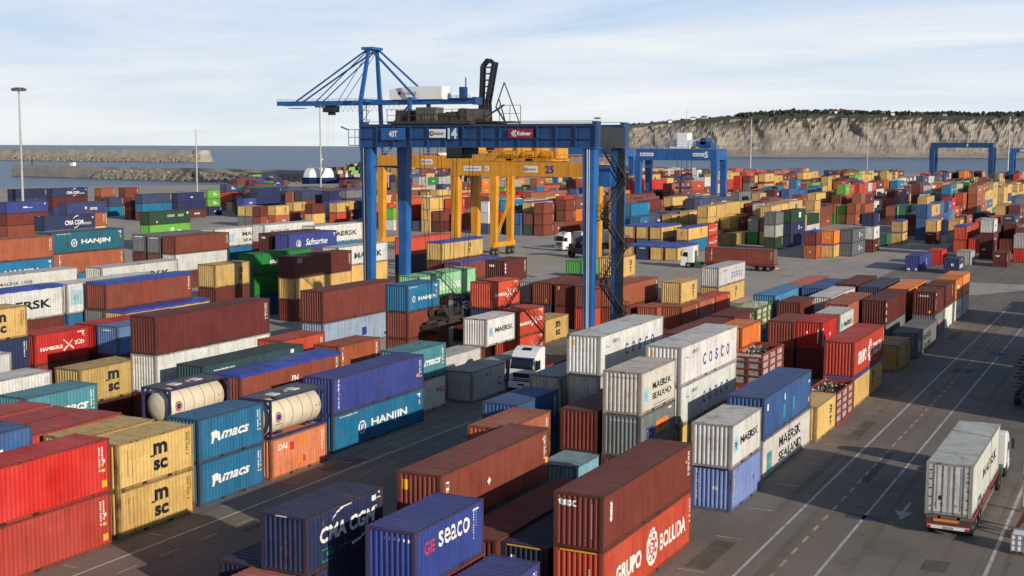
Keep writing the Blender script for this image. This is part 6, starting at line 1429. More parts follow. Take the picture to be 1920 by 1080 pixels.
-116.56 301.46 5.18 4 2.59 rustmaroon s MK2|rust maroon long container just above the tan blue tarped container
-162.78 330.72 5.48 4 2.59 orbrown s MK2|orange brown long container just left of the tan blue tarped container
-159.92 287.13 2.59 4 2.89 orbrown t -|orange brown blue tarped container just above the orange red short container with emblem
-59.69 111.25 2.60 2 2.60 navyp s -|navy short container just left of the orange red short container with white crossed emblem
-89.16 362.15 5.48 4 2.89 tan s -|tan long container just right of the dark green long container with white square
-28.24 44.58 0.00 2 2.56 orred s -|orange red short container just below the pale turquoise short container with stained roof
-77.72 306.85 2.59 4 2.59 dkgreen s -|dark green long container just right of the dark green long container with white square
-138.24 274.75 2.59 2 2.59 midblue s -|mid blue short container just above the orange red short container with emblem
-143.96 275.63 2.59 2 2.89 orred s MK2|orange red short container just above the orange red short container with emblem
-37.22 275.12 0.00 2 2.59 orred s -|orange red short container just below the tan short container on light grey
-77.72 360.53 2.89 2 2.89 orbrown s MK2|orange brown short container just above the white container behind the slate grey pair'''
FAR = '''-1781,1663,29,41,8;-2908,2615,29,41,24;-2735,3324,29,21,28;-1146,1522,28,41,37;-1180,1528,28,41,36;-1821,1792,28,21,44;-2829,2867,28,21,37;-2808,2944,28,21,36;-1212,1678,28,41,9;-1299,1664,28,41,37;-2213,2135,27,40,44;-1352,1449,27,40,37;
-699,1309,26,20,36;-1323,1449,26,40,36;-1038,1042,26,40,44;-1064,912,26,40,28;-1183,992,26,40,28;-1212,1138,26,40,9;-534,417,0,21,37;-2685,3293,0,21,44;-2711,3433,0,41,37;-346,790,0,41,37;-404,3286,0,41,18;-1781,1663,0,41,27;
-2888,2738,0,41,24;-2908,2615,0,41,18;-2735,3324,0,21,37;-878,907,0,41,36;-2083,2725,0,21,27;-2169,2919,0,21,37;-2088,3058,0,21,18;-1146,1522,0,41,36;-1180,1528,0,41,9;-1821,1792,0,21,9;-2829,2867,0,21,28;-2808,2944,0,21,44;
-902,905,0,41,8;-1212,1678,0,41,36;-1299,1664,0,41,37;-2213,2135,0,40,36;-1352,1449,0,40,9;-339,637,0,20,37;-312,732,0,40,44;-381,804,0,40,18;-284,968,0,20,28;-284,705,0,20,18;-327,1375,0,40,18;-344,1313,0,20,9;
-384,1365,0,40,18;-382,1488,0,40,8;-356,1462,0,40,27;-332,1523,0,40,44;-301,1503,0,40,18;-268,1502,0,40,18;-297,1321,0,40,36;-342,1102,0,20,18;-372,1175,0,20,44;-370,1042,0,40,36;-578,702,0,40,9;-593,843,0,20,27;
-626,720,0,40,37;-650,846,0,20,18;-562,449,0,40,8;-588,446,0,40,36;-618,448,0,40,18;-645,575,0,20,27;-709,597,0,20,9;-851,708,0,20,36;-798,641,0,20,37;-853,844,0,40,24;-826,844,0,20,18;-680,945,0,40,8;
-650,1360,0,40,24;-871,1538,0,40,18;-1294,1449,0,40,18;-1810,1958,0,40,44;-2158,2695,0,20,8;-2133,2695,0,20,8;-2108,2695,0,20,36;-915,2447,0,40,8;-944,2447,0,40,9;-973,2447,0,40,18;-946,2896,0,40,18;-564,2660,0,20,18;
-552,3224,0,40,36;-737,1648,0,20,44;-597,1112,0,20,27;-699,1309,0,20,36;-907,1552,0,40,28;-991,1603,0,40,36;-953,1127,0,20,37;-978,1403,0,40,36;-1324,1572,0,40,36;-1323,1449,0,40,27;-1038,1042,0,40,28;-1064,912,0,40,9;
-1183,992,0,40,28;-1212,1138,0,40,44;-587,641,0,20,18;-532,506,0,20,27;-930,761,0,40,36;-930,887,0,40,24;-2545,2732,0,40,37;-2525,2855,0,40,18;-374,1262,0,20,8;-683,1377,0,40,9;-2607,3080,0,20,36;-304,2964,0,40,18;
-2629,2780,0,20,37;-258,2768,0,20,16;-258,2768,26,20,37;-258,2830,0,40,37;-258,2830,26,40,44;-286,2831,0,21,37;-286,2896,0,20,37;-286,2896,26,20,37;-286,3151,0,40,37;-286,3151,26,40,37;-315,2749,0,40,27;-315,2749,26,40,18;
-315,2874,0,20,18;-315,2874,26,20,18;-315,3189,0,21,18;-315,3189,29,20,44;-315,3189,55,20,18;-315,3254,0,20,18;-315,3254,26,20,27;-315,3254,52,20,18;-344,2755,0,21,1;-344,2820,0,21,1;-344,2882,0,21,1;-344,3068,0,41,1;
-344,3068,29,41,1;-344,3192,0,21,1;-344,3192,29,20,1;-344,3192,55,20,44;-344,3254,0,21,24;-344,3254,29,20,1;-344,3254,55,20,1;-372,2816,0,40,28;-372,2816,26,40,28;-372,3065,0,40,28;-372,3065,26,40,28;-372,3251,0,20,28;
-372,3251,26,20,28;-372,3314,0,20,28;-372,3314,26,21,28;-344,3623,0,20,8;-344,3623,26,21,8;-344,3623,55,21,8;-372,3804,0,20,20;-372,3804,26,21,20;-372,3804,55,20,20;-372,3866,0,40,20;-372,3866,26,41,20;-372,3866,55,40,20;
-503,3079,0,20,20;-503,3079,26,20,20;-503,3144,0,40,37;-503,3144,26,40,20;-503,3144,52,40,44;-503,3267,0,20,20;-503,3267,26,20,36;-503,3267,52,21,20;-503,3330,0,20,20;-503,3330,26,20,20;-503,3395,0,20,9;-503,3395,26,20,20;
-503,3395,52,20,20;-503,3457,0,21,44;-503,3457,29,20,8;-503,3457,55,21,1;-560,3399,0,20,26;-560,3399,26,20,12;-503,3625,0,40,27;-503,3748,0,40,27;-503,3872,0,21,27;-503,3937,0,40,8;-503,3937,26,40,27;-503,3937,52,40,27;
-503,3937,78,40,27;-503,4063,0,20,27;-503,4063,26,20,27;-503,4063,52,20,27;-503,4063,78,21,27;-503,4127,0,21,27;-503,4127,29,20,27;-503,4127,55,20,44;-503,4127,81,21,27;-503,4192,0,41,44;-503,4192,29,40,9;-503,4192,55,41,44;
-503,4318,0,40,7;-503,4318,26,40,44;-503,4318,52,40,44;-503,4318,78,40,44;-532,3683,0,40,44;-532,3683,26,40,28;-532,3806,0,20,28;-532,3806,26,20,37;-532,3871,0,21,44;-532,3871,29,21,28;-532,3871,58,20,28;-532,3935,0,40,36;
-532,3935,26,40,26;-532,3935,52,41,44;-560,3816,0,20,44;-560,3816,26,20,27;-560,3816,52,21,18;-560,3816,81,20,9;-560,3878,0,21,7;-560,3878,29,20,7;-560,3878,55,20,7;-560,3878,81,20,7;-560,3940,0,40,7;-560,3940,26,40,37;
-560,3940,52,41,8;-560,3940,81,40,16;-560,4126,0,21,44;-560,4126,29,20,7;-560,4126,55,20,7;-560,4191,0,20,7;-560,4191,26,21,7;-560,4191,55,20,7;-560,4191,81,20,7;-589,3607,0,21,26;-589,3607,29,20,44;-589,3607,55,20,44;
-589,3670,0,20,44;-589,3670,26,21,44;-589,3670,55,20,44;-589,4298,0,20,44;-589,4298,26,21,44;-589,4298,55,20,44;-589,4298,81,20,44;-589,4361,0,20,44;-589,4361,26,20,37;-589,4361,52,21,44;-589,4361,81,20,44;-618,3682,0,40,46;
-618,3682,26,40,46;-618,3806,0,21,46;-618,3806,29,20,46;-618,3806,55,20,46;-618,3871,0,20,46;-618,3871,26,20,46;-618,3871,52,20,8;-618,3871,78,20,46;-618,3933,0,40,46;-618,3933,26,40,46;-618,3933,52,41,46;-618,4057,0,40,46;
-618,4057,26,41,46;-618,4057,55,40,18;-618,4057,81,40,26;-618,4312,0,20,46;-618,4312,26,20,46;-618,4312,52,20,20;-618,4312,78,20,46;-646,3628,0,41,24;-646,3628,29,40,21;-646,3754,0,20,44;-646,3754,26,20,37;-646,3819,0,20,24;
-646,3819,26,20,24;-646,3883,0,20,24;-646,3883,26,20,24;-646,4198,0,21,44;-646,4198,29,20,44;-646,4198,55,20,44;-646,4198,81,20,44;-675,3624,0,40,18;-675,3624,26,40,27;-675,3750,0,20,18;-675,3750,26,20,18;-675,4005,0,41,18;
-675,4005,29,40,37;-675,4005,55,40,18;-675,4005,81,40,18;-675,4131,0,20,44;-675,4131,26,20,18;-675,4131,52,20,43;-675,4131,78,20,18;-503,4616,0,20,44;-503,4616,26,21,44;-503,4616,55,20,44;-503,4678,0,20,44;-503,4678,26,20,44;
-503,4678,52,21,44;-503,4740,0,41,44;-503,4740,29,41,24;-503,4740,58,41,44;-503,4863,0,21,44;-503,4863,29,21,44;-503,4926,0,21,16;-503,4926,29,20,44;-503,4989,0,20,44;-503,4989,26,20,44;-503,5051,0,20,44;-503,5051,26,21,44;
-503,5051,55,20,44;-503,5116,0,40,44;-503,5116,26,40,44;-503,5240,0,20,44;-503,5240,26,20,44;-503,5240,52,20,44;-532,4854,0,20,44;-532,4854,26,20,12;-532,4854,52,21,44;-532,5105,0,21,44;-532,5105,29,20,44;-532,5105,55,20,44;
-532,5167,0,20,44;-532,5167,26,21,44;-532,5167,55,20,8;-532,5294,0,20,44;-532,5294,26,20,44;-532,5294,52,21,44;-532,5357,0,20,44;-532,5357,26,20,44;-532,5357,52,21,44;-532,5419,0,20,44;-532,5419,26,20,44;-532,5419,52,20,44;
-560,4739,0,21,7;-560,4739,29,20,44;-560,4739,55,20,44;-560,4739,81,20,36;-560,4988,0,41,44;-560,4988,29,40,44;-560,4988,55,41,44;-560,5114,0,21,44;-560,5114,29,20,5;-560,5114,55,20,44;-589,4813,0,20,1;-589,4813,26,20,44;
-589,4813,52,20,27;-589,4813,78,21,27;-589,4875,0,21,37;-589,4875,29,20,28;-589,4875,55,20,27;-589,4875,81,21,36;-589,5372,0,20,27;-589,5372,26,20,27;-589,5372,52,20,27;-618,4864,0,21,46;-618,4864,29,20,44;-618,4864,55,21,44;
-646,4940,0,20,16;-646,4940,26,21,18;-646,4940,55,21,16;-675,5302,0,40,37;-675,5302,26,40,36;-675,5302,52,40,37;-532,5614,0,20,46;-532,5614,26,21,36;-532,5614,55,20,36;-532,5679,0,41,36;-532,5679,29,40,9;-532,5679,55,41,36;
-560,5611,0,20,44;-560,5611,26,20,44;-560,5611,52,20,44;-560,5799,0,40,44;-560,5799,26,40,44;-560,5799,52,41,44;-560,6052,0,20,44;-560,6052,26,21,44;-560,6052,55,20,44;-589,5980,0,40,1;-589,5980,26,40,1;-589,5980,52,40,1;
-589,5980,78,40,1;-589,6106,0,21,16;-589,6106,29,20,16;-589,6106,55,20,16;-589,6106,81,20,16;-589,6168,0,20,16;-589,6168,26,20,16;-589,6168,52,20,16;-589,6168,78,20,16;-589,6230,0,41,44;-589,6230,29,40,27;-589,6230,55,40,27;
-589,6230,81,40,44;-618,5995,0,20,44;-618,5995,26,20,44;-618,5995,52,20,44;-618,6057,0,40,27;-618,6057,26,41,44;-618,6057,55,40,44;-618,6243,0,21,44;-618,6243,29,20,44;-618,6243,55,21,44;-618,6243,84,21,18;-646,5601,0,40,28;
-646,5601,26,41,5;-646,5601,55,41,5;-646,5601,84,40,5;-646,5725,0,21,5;-646,5725,29,21,44;-646,5725,58,20,5;-646,5725,84,20,8;-646,5787,0,40,44;-646,5787,26,40,44;-646,5787,52,41,44;-646,5787,81,40,44;-646,5911,0,21,44;
-646,5911,29,20,44;-646,5911,55,21,44;-646,5911,84,20,18;-646,5973,0,20,44;-646,5973,26,20,36;-646,5973,52,20,44;-646,6099,0,20,27;-646,6099,26,20,24;-646,6099,52,20,24;-646,6099,78,21,24;-646,6287,0,41,18;-646,6287,29,40,18;
-646,6287,55,41,18;-646,6287,84,40,18;-777,2753,0,21,44;-777,2753,29,21,27;-777,2753,58,20,44;-777,3004,0,20,44;-777,3004,26,20,44;-777,3069,0,40,46;-806,2758,0,20,7;-806,2820,0,40,44;-806,2820,26,41,44;-806,2820,55,40,44;
-806,2946,0,20,44;-806,2946,26,21,37;-806,2946,55,20,44;-806,3011,0,40,44;-806,3011,26,41,44;-806,3011,55,41,44;-806,3134,0,40,44;-806,3134,26,40,16;-806,3258,0,20,44;-806,3258,26,20,44;-834,2752,0,20,44;-834,3005,0,40,36;
-834,3005,26,41,36;-834,3005,55,40,44;-834,3129,0,20,36;-834,3129,26,21,36;-834,3129,55,21,46;-834,3444,0,40,36;-834,3444,26,40,36;-863,2988,0,20,27;-863,2988,26,20,27;-863,2988,52,20,46;-863,3432,0,20,46;-863,3432,26,21,46;
-892,2767,0,20,18;-892,2832,0,20,44;-892,2896,0,20,27;-892,2896,26,20,27;-892,2958,0,20,18;-892,2958,26,21,27;-892,3021,0,20,37;-892,3021,26,20,44;-892,3021,52,20,37;-892,3083,0,20,37;-892,3083,26,21,37;-892,3083,55,20,37;
-892,3146,0,40,36;-892,3146,26,41,36;-892,3146,55,41,36;-892,3337,0,40,36;-892,3337,26,40,36;-892,3337,52,40,36;-892,3460,0,21,18;-892,3460,29,21,1;-892,3460,58,20,36;-920,2753,0,20,44;-920,2753,26,21,44;-920,2816,0,21,44;
-920,2816,29,20,44;-920,2816,55,20,44;-920,2878,0,41,44;-920,2878,29,40,44;-920,3002,0,20,44;-920,3002,26,20,27;-920,3002,52,21,44;-920,3066,0,21,44;-920,3066,29,20,37;-920,3066,55,20,44;-920,3131,0,20,44;-920,3131,26,20,37;
-920,3131,52,21,44;-920,3256,0,21,5;-920,3256,29,20,44;-920,3256,55,21,37;-777,3605,0,21,27;-777,3668,0,20,43;-777,3668,26,21,37;-777,3668,55,21,27;-777,3730,0,40,27;-777,3730,26,40,27;-777,3730,52,40,18;-777,3853,0,40,27;
-777,3853,26,41,46;-777,3979,0,40,27;-777,4103,0,20,27;-777,4103,26,20,28;-777,4165,0,21,27;-777,4165,29,21,27;-777,4165,58,20,18;-777,4230,0,20,12;-777,4230,26,20,8;-777,4230,52,20,27;-777,4359,0,20,44;-777,4359,26,20,24;
-777,4359,52,20,24;-806,3616,0,20,44;-806,3616,26,20,12;-806,3678,0,20,44;-806,3678,26,20,44;-806,3990,0,40,44;-806,3990,26,40,44;-806,4113,0,20,44;-806,4113,26,20,44;-806,4240,0,20,44;-806,4240,26,21,44;-806,4304,0,21,44;
-806,4304,29,21,46;-806,4366,0,40,46;-806,4366,26,40,46;-806,4366,52,40,46;-806,4366,78,40,9;-834,3601,0,21,7;-834,3601,29,20,27;-834,3663,0,20,28;-834,3663,26,20,44;-834,3663,52,20,37;-834,3727,0,20,28;-834,3727,26,20,28;
-834,3727,52,20,28;-834,3727,78,21,12;-834,3790,0,20,28;-834,3790,26,20,18;-834,3790,52,20,28;-834,3790,78,20,28;-834,3914,0,20,28;-834,3914,26,20,28;-834,3914,52,20,28;-834,3914,78,20,28;-834,3979,0,21,18;-834,3979,29,20,44;
-834,3979,55,20,28;-834,3979,81,20,28;-834,4043,0,20,28;-834,4043,26,20,28;-834,4043,52,20,28;-834,4043,78,20,46;-834,4105,0,20,28;-834,4105,26,20,44;-834,4105,52,20,18;-834,4105,78,20,28;-834,4170,0,40,28;-834,4170,26,41,28;
-834,4170,55,40,46;-834,4170,81,40,18;-834,4293,0,20,28;-834,4293,26,20,28;-834,4293,52,21,18;-834,4358,0,20,28;-834,4358,26,20,28;-834,4358,52,20,28;-834,4358,78,21,26;-863,3626,0,40,12;-863,3626,26,41,36;-892,3621,0,40,44;
-892,3621,26,41,28;-892,3745,0,20,44;-892,3745,26,21,44;-892,3745,55,21,44;-892,3807,0,20,44;-892,3807,26,20,44;-892,3807,52,21,44;-892,3937,0,20,44;-892,3937,26,21,44;-892,3937,55,21,44;-892,3937,84,20,28;-892,4189,0,20,44;
-892,4189,26,21,44;-892,4189,55,20,44;-892,4189,81,20,20;-892,4251,0,20,44;-892,4251,26,21,44;-892,4251,55,20,18;-892,4251,81,20,44;-920,4120,0,41,37;-920,4120,29,40,37;-920,4120,55,41,37;-920,4120,84,40,37;-920,4244,0,21,46;
-920,4244,29,20,18;-920,4244,55,21,8;-920,4244,84,21,37;-777,4873,0,40,8;-777,4873,26,40,8;-777,4873,52,41,46;-777,5183,0,40,8;-777,5183,26,41,8;-777,5183,55,40,8;-777,5371,0,20,8;-777,5371,26,20,8;-777,5371,52,21,8;
-806,4608,0,41,27;-806,4608,29,40,44;-806,4608,55,40,36;-806,4858,0,40,43;-806,4858,26,41,43;-806,4858,55,40,43;-806,4858,81,41,43;-806,4984,0,41,43;-806,4984,29,40,43;-806,4984,55,40,43;-806,4984,81,40,46;-806,5108,0,21,16;
-806,5108,29,20,43;-806,5108,55,20,43;-806,5108,81,20,43;-806,5173,0,20,28;-806,5173,26,21,43;-806,5173,55,21,9;-806,5173,84,20,43;-806,5235,0,20,43;-806,5235,26,20,43;-806,5235,52,20,36;-806,5235,78,21,43;-806,5363,0,40,43;
-806,5363,26,40,43;-806,5363,52,40,43;-806,5363,78,41,43;-834,4664,0,41,16;-834,4664,29,40,16;-834,4664,55,40,16;-863,4807,0,21,44;-863,4807,29,21,44;-863,4807,58,21,44;-863,4932,0,40,44;-863,4932,26,40,44;-863,4932,52,40,44;
-892,4984,0,21,44;-892,4984,29,20,44;-892,4984,55,20,44;-892,5049,0,21,44;-892,5049,29,20,44;-892,5049,55,20,44;-892,5111,0,20,44;-892,5111,26,20,27;-892,5111,52,21,18;-892,5175,0,21,44;-892,5175,29,20,44;-892,5175,55,21,44;
-920,5180,0,40,12;-920,5180,26,40,12;-920,5180,52,41,12;-920,5366,0,40,16;-920,5366,26,41,16;-920,5366,55,40,16;-777,5624,0,21,43;-777,5624,29,21,36;-777,5624,58,21,43;-777,5748,0,20,43;-777,5748,26,20,44;-777,5748,52,21,43;
-777,5810,0,20,9;-777,5810,26,20,44;-777,5810,52,20,9;-777,5872,0,20,44;-777,5872,26,21,44;-777,5872,55,20,5;-777,5937,0,20,44;-777,5937,26,20,18;-777,5937,52,20,44;-777,5999,0,41,44;-777,5999,29,41,44;-777,5999,58,40,44;
-777,6125,0,20,44;-777,6125,26,21,44;-777,6125,55,21,44;-777,6187,0,21,44;-777,6187,29,20,44;-777,6187,55,20,26;-777,6249,0,21,44;-777,6249,29,20,44;-777,6249,55,21,36;-777,6249,84,20,37;-777,6311,0,20,44;-777,6311,26,20,44;
-777,6311,52,20,44;-777,6311,78,20,44;-806,5741,0,40,26;-806,5741,26,41,12;-806,5741,55,40,8;-806,5927,0,41,26;-806,5927,29,40,26;-806,5927,55,41,26;-806,5927,84,41,26;-806,6050,0,20,26;-806,6050,26,20,26;-806,6050,52,21,26;
-806,6050,81,20,26;-806,6113,0,20,1;-806,6113,26,20,9;-806,6113,52,20,26;-806,6113,78,20,26;-806,6175,0,21,8;-806,6175,29,20,8;-806,6175,55,20,8;-806,6175,81,20,8;-806,6237,0,20,8;-806,6237,26,20,26;-806,6237,52,20,8;
-806,6237,78,21,8;-834,5680,0,40,37;-834,5680,26,40,37;-834,5680,52,40,37;-834,5804,0,20,44;-834,5804,26,20,18;-834,5804,52,20,37;-834,5866,0,40,37;-834,5866,26,41,37;-834,5866,55,40,37;-834,5992,0,21,37;-834,5992,29,21,44;
-834,5992,58,20,37;-834,6057,0,41,37;-834,6057,29,41,37;-834,6057,58,40,37;-834,6057,84,41,37;-834,6307,0,20,18;-834,6307,26,21,37;-834,6307,55,21,28;-834,6307,84,20,37;-863,5623,0,20,24;-863,5623,26,21,16;-863,5623,55,21,24;
-863,5623,84,21,27;-863,5686,0,40,24;-863,5686,26,40,46;-863,5686,52,41,24;-863,5686,81,40,24;-863,5810,0,20,27;-863,5810,26,21,24;-863,5810,55,21,24;-863,5810,84,20,24;-863,5872,0,20,24;-863,5872,26,20,24;-863,5872,52,20,24;
-863,5872,78,20,46;-863,5936,0,40,24;-863,5936,26,40,24;-863,5936,52,40,24;-863,5936,78,41,18;-863,6062,0,20,24;-863,6062,26,20,24;-863,6062,52,20,36;-863,6062,78,20,24;-863,6189,0,20,24;-863,6189,26,20,24;-863,6189,52,20,24;
-863,6189,78,20,24;-920,5623,0,40,1;-920,5623,26,41,1;-920,5623,55,40,1;-920,5623,81,40,1;-920,6123,0,40,44;-920,6123,26,41,27;-920,6123,55,41,27;-920,6123,84,40,27;-1051,2883,0,20,44;-1051,2945,0,20,44;-1051,3007,0,40,44;
-1080,2753,0,20,9;-1080,2753,26,20,9;-1080,2815,0,40,43;-1080,2815,26,40,43;-1080,2941,0,41,43;-1080,2941,29,40,43;-1080,3127,0,20,43;-1080,3127,26,20,43;-1080,3189,0,40,27;-1080,3189,26,40,44;-1080,3189,52,40,43;-1080,3312,0,40,43;
-1080,3312,26,40,43;-1080,3312,52,40,43;-1108,2768,0,40,9;-1108,2768,26,40,9;-1108,2894,0,20,9;-1108,2894,26,20,27;-1108,2956,0,20,9;-1108,2956,26,21,9;-1108,3272,0,20,9;-1108,3272,26,20,9;-1108,3272,52,21,9;-1108,3336,0,20,8;
-1108,3336,26,20,46;-1108,3336,52,21,36;-1137,2812,0,40,5;-1137,2812,26,41,24;-1137,2935,0,40,18;-1137,2935,26,41,18;-1137,3184,0,40,44;-1137,3184,26,41,44;-1166,3015,0,40,18;-1166,3015,26,40,16;-1166,3138,0,21,37;-1166,3138,29,20,37;
-1166,3203,0,41,37;-1166,3203,29,40,37;-1166,3329,0,21,27;-1166,3329,29,20,27;-1166,3329,55,20,43;-1166,3455,0,20,44;-1166,3455,26,20,27;-1166,3455,52,21,44;-1194,2942,0,40,36;-1194,2942,26,41,36;-1194,3316,0,20,27;-1194,3316,26,20,36;
-1194,3316,52,21,43;-1194,3379,0,21,36;-1194,3379,29,21,8;-1194,3379,58,20,36;-1223,2953,0,20,36;-1223,2953,26,20,36;-1223,3015,0,40,36;-1223,3015,26,40,36;-1223,3015,52,40,36;-1223,3138,0,40,36;-1223,3138,26,41,36;-1223,3138,55,40,36;
-1051,3620,0,21,44;-1051,3620,29,20,44;-1051,3620,55,20,44;-1051,3932,0,40,44;-1051,3932,26,41,20;-1051,3932,55,41,20;-1051,4058,0,20,20;-1051,4058,26,20,20;-1051,4058,52,20,20;-1051,4121,0,40,20;-1051,4121,26,41,20;-1051,4121,55,40,20;
-1051,4244,0,20,20;-1051,4244,26,21,20;-1051,4244,55,20,20;-1051,4306,0,21,20;-1051,4306,29,21,20;-1051,4306,58,20,20;-1051,4368,0,20,20;-1051,4368,26,21,46;-1051,4368,55,20,44;-1080,3873,0,20,36;-1080,3873,26,21,36;-1080,3873,55,21,18;
-1080,3938,0,20,36;-1080,3938,26,20,36;-1080,3938,52,20,44;-1080,4129,0,20,9;-1080,4129,26,21,9;-1080,4129,55,20,9;-1080,4129,81,20,9;-1080,4383,0,40,18;-1080,4383,26,40,36;-1080,4383,52,41,18;-1108,3603,0,41,8;-1108,3603,29,41,27;
-1108,3729,0,20,44;-1108,3729,26,20,44;-1108,3729,52,20,43;-1108,3791,0,20,8;-1108,3791,26,20,8;-1108,3791,52,20,8;-1108,3918,0,20,8;-1108,3918,26,20,8;-1108,3918,52,21,8;-1166,3869,0,20,37;-1166,3869,26,20,37;-1166,3869,52,21,37;
-1166,3993,0,20,9;-1166,3993,26,20,37;-1166,3993,52,20,37;-1166,4058,0,20,37;-1166,4058,26,20,24;-1166,4058,52,20,37;-1166,4123,0,20,9;-1166,4123,26,20,27;-1166,4123,52,21,9;-1166,4187,0,40,9;-1166,4187,26,41,46;-1166,4187,55,41,9;
-1166,4311,0,41,9;-1166,4311,29,40,9;-1166,4311,55,40,26;-1194,3939,0,20,44;-1194,3939,26,20,44;-1194,3939,52,20,44;-1194,4001,0,20,36;-1194,4001,26,20,44;-1194,4001,52,20,44;-1194,4128,0,20,44;-1194,4128,26,20,44;-1194,4128,52,20,44;
-1194,4190,0,21,27;-1194,4190,29,21,44;-1194,4190,58,20,44;-1051,4871,0,40,12;-1051,4871,26,41,12;-1051,4871,55,41,44;-1051,4871,84,40,12;-1051,5242,0,21,26;-1051,5242,29,20,26;-1051,5242,55,20,26;-1080,4682,0,40,36;-1080,4682,26,41,36;
-1080,4869,0,20,18;-1080,4869,26,20,18;-1080,4869,52,20,18;-1080,4869,78,21,18;-1080,4933,0,40,12;-1080,4933,26,40,44;-1080,4933,52,41,44;-1080,4933,81,41,44;-1080,5057,0,41,44;-1080,5057,29,40,37;-1080,5057,55,40,44;-1080,5057,81,40,44;
-1080,5183,0,20,44;-1080,5183,26,20,44;-1080,5183,52,20,44;-1080,5183,78,21,44;-1080,5248,0,20,44;-1080,5248,26,20,44;-1080,5248,52,20,44;-1080,5248,78,20,44;-1108,4735,0,41,44;-1108,4735,29,40,44;-1108,5369,0,40,43;-1108,5369,26,41,43;
-1108,5369,55,40,43;-1137,4810,0,20,44;-1137,4810,26,20,44;-1137,4810,52,20,44;-1137,4810,78,20,44;-1137,4934,0,21,44;-1137,4934,29,20,44;-1137,4934,55,20,44;-1137,4934,81,20,44;-1166,4692,0,40,12;-1166,4692,26,41,12;-1166,4692,55,41,12;
-1166,4816,0,40,12;-1166,4816,26,40,12;-1166,4816,52,41,12;-1166,5314,0,20,46;-1166,5314,26,21,12;-1166,5314,55,21,12;-1166,5314,84,20,44;-1166,5376,0,40,12;-1166,5376,26,40,46;-1166,5376,52,40,44;-1166,5376,78,41,27;-1194,4677,0,20,1;
-1194,4677,26,20,1;-1194,4677,52,21,1;-1194,4739,0,20,28;-1194,4739,26,21,24;-1194,4739,55,21,44;-1194,4865,0,21,24;-1194,4865,29,20,36;-1194,4865,55,21,24;-1194,4929,0,20,24;-1194,4929,26,21,16;-1194,4929,55,20,44;-1223,5379,0,20,37;
-1223,5379,26,21,46;-1223,5379,55,20,37;-1051,5726,0,20,46;-1051,5726,26,20,46;-1051,5726,52,20,46;-1051,5788,0,40,46;-1051,5788,26,40,46;-1051,5788,52,41,46;-1051,5976,0,40,46;-1051,5976,26,40,46;-1051,5976,52,40,46;-1051,6100,0,21,46;
-1051,6100,29,20,46;-1051,6100,55,20,46;-1051,6164,0,20,46;-1051,6164,26,21,46;-1051,6164,55,20,46;-1080,5627,0,40,44;-1080,5627,26,40,44;-1080,5627,52,40,16;-1080,5627,78,40,44;-1080,5751,0,20,36;-1080,5751,26,20,27;-1080,5751,52,20,44;
-1080,5751,78,20,18;-1080,5816,0,20,44;-1080,5816,26,20,28;-1080,5816,52,20,44;-1080,5816,78,21,44;-1080,5880,0,21,9;-1080,5880,29,21,37;-1080,5880,58,20,37;-1080,5880,84,20,37;-1080,6067,0,20,37;-1080,6067,26,20,37;-1080,6067,52,21,44;
-1080,6255,0,40,1;-1080,6255,26,40,44;-1080,6255,52,40,24;-1108,5693,0,40,44;-1108,5693,26,41,44;-1108,5693,55,40,44;-1108,6313,0,20,44;-1108,6313,26,20,44;-1108,6313,52,20,44;-1137,5603,0,40,44;-1137,5603,26,40,44;-1137,5603,52,40,46;
-1137,5603,78,40,44;-1137,5913,0,21,44;-1137,5913,29,20,44;-1137,5913,55,21,44;-1137,5913,84,20,44;-1137,5975,0,20,16;-1137,5975,26,20,44;-1137,5975,52,20,44;-1137,5975,78,20,44;-1137,6166,0,20,44;-1137,6166,26,20,44;-1137,6166,52,20,44;
-1137,6166,78,21,44;-1137,6228,0,40,44;-1137,6228,26,40,44;-1137,6228,52,40,44;-1137,6228,78,41,18;-1166,6232,0,41,44;-1166,6232,29,41,7;-1166,6232,58,40,44;-1166,6232,84,40,18;-1194,5615,0,21,44;-1194,5615,29,21,44;-1194,5615,58,20,44;
-1194,5615,84,21,12;-1194,5677,0,21,44;-1194,5677,29,20,44;-1194,5677,55,20,44;-1194,5677,81,21,44;-1194,5802,0,41,44;-1194,5802,29,41,44;-1194,5802,58,40,44;-1194,5802,84,40,44;-1194,5927,0,20,44;-1194,5927,26,20,44;-1194,5927,52,20,44;
-1194,5927,78,20,18;-1194,5992,0,20,43;-1194,5992,26,21,43;-1194,5992,55,21,43;-1194,5992,84,20,43;-1194,6054,0,20,5;-1194,6054,26,20,44;-1194,6054,52,20,43;-1194,6181,0,20,44;-1194,6181,26,20,44;-1194,6181,52,21,44;-1194,6181,81,20,44;
-1325,2819,0,21,36;-1325,2881,0,21,36;-1325,2943,0,20,36;-1325,2943,26,21,26;-1325,2943,55,20,36;-1325,3129,0,40,44;-1325,3129,26,40,44;-1325,3129,52,41,36;-1325,3252,0,21,44;-1325,3252,29,20,36;-1325,3252,55,20,36;-1325,3317,0,40,36;
-1325,3317,26,40,36;-1325,3317,52,40,36;-1325,3443,0,20,20;-1325,3443,26,20,36;-1325,3443,52,20,36;-1354,2757,0,20,5;-1354,2757,26,20,36;-1354,3135,0,20,5;-1354,3135,26,21,5;-1354,3135,55,21,5;-1354,3198,0,20,26;-1354,3198,26,21,5;
-1354,3198,55,20,5;-1354,3322,0,20,12;-1354,3322,26,21,5;-1354,3322,55,20,5;-1354,3384,0,20,5;-1354,3384,26,20,5;-1354,3384,52,20,5;-1354,3449,0,40,16;-1354,3449,26,40,5;-1354,3449,52,40,37;-1382,2748,0,20,20;-1382,2810,0,40,20;
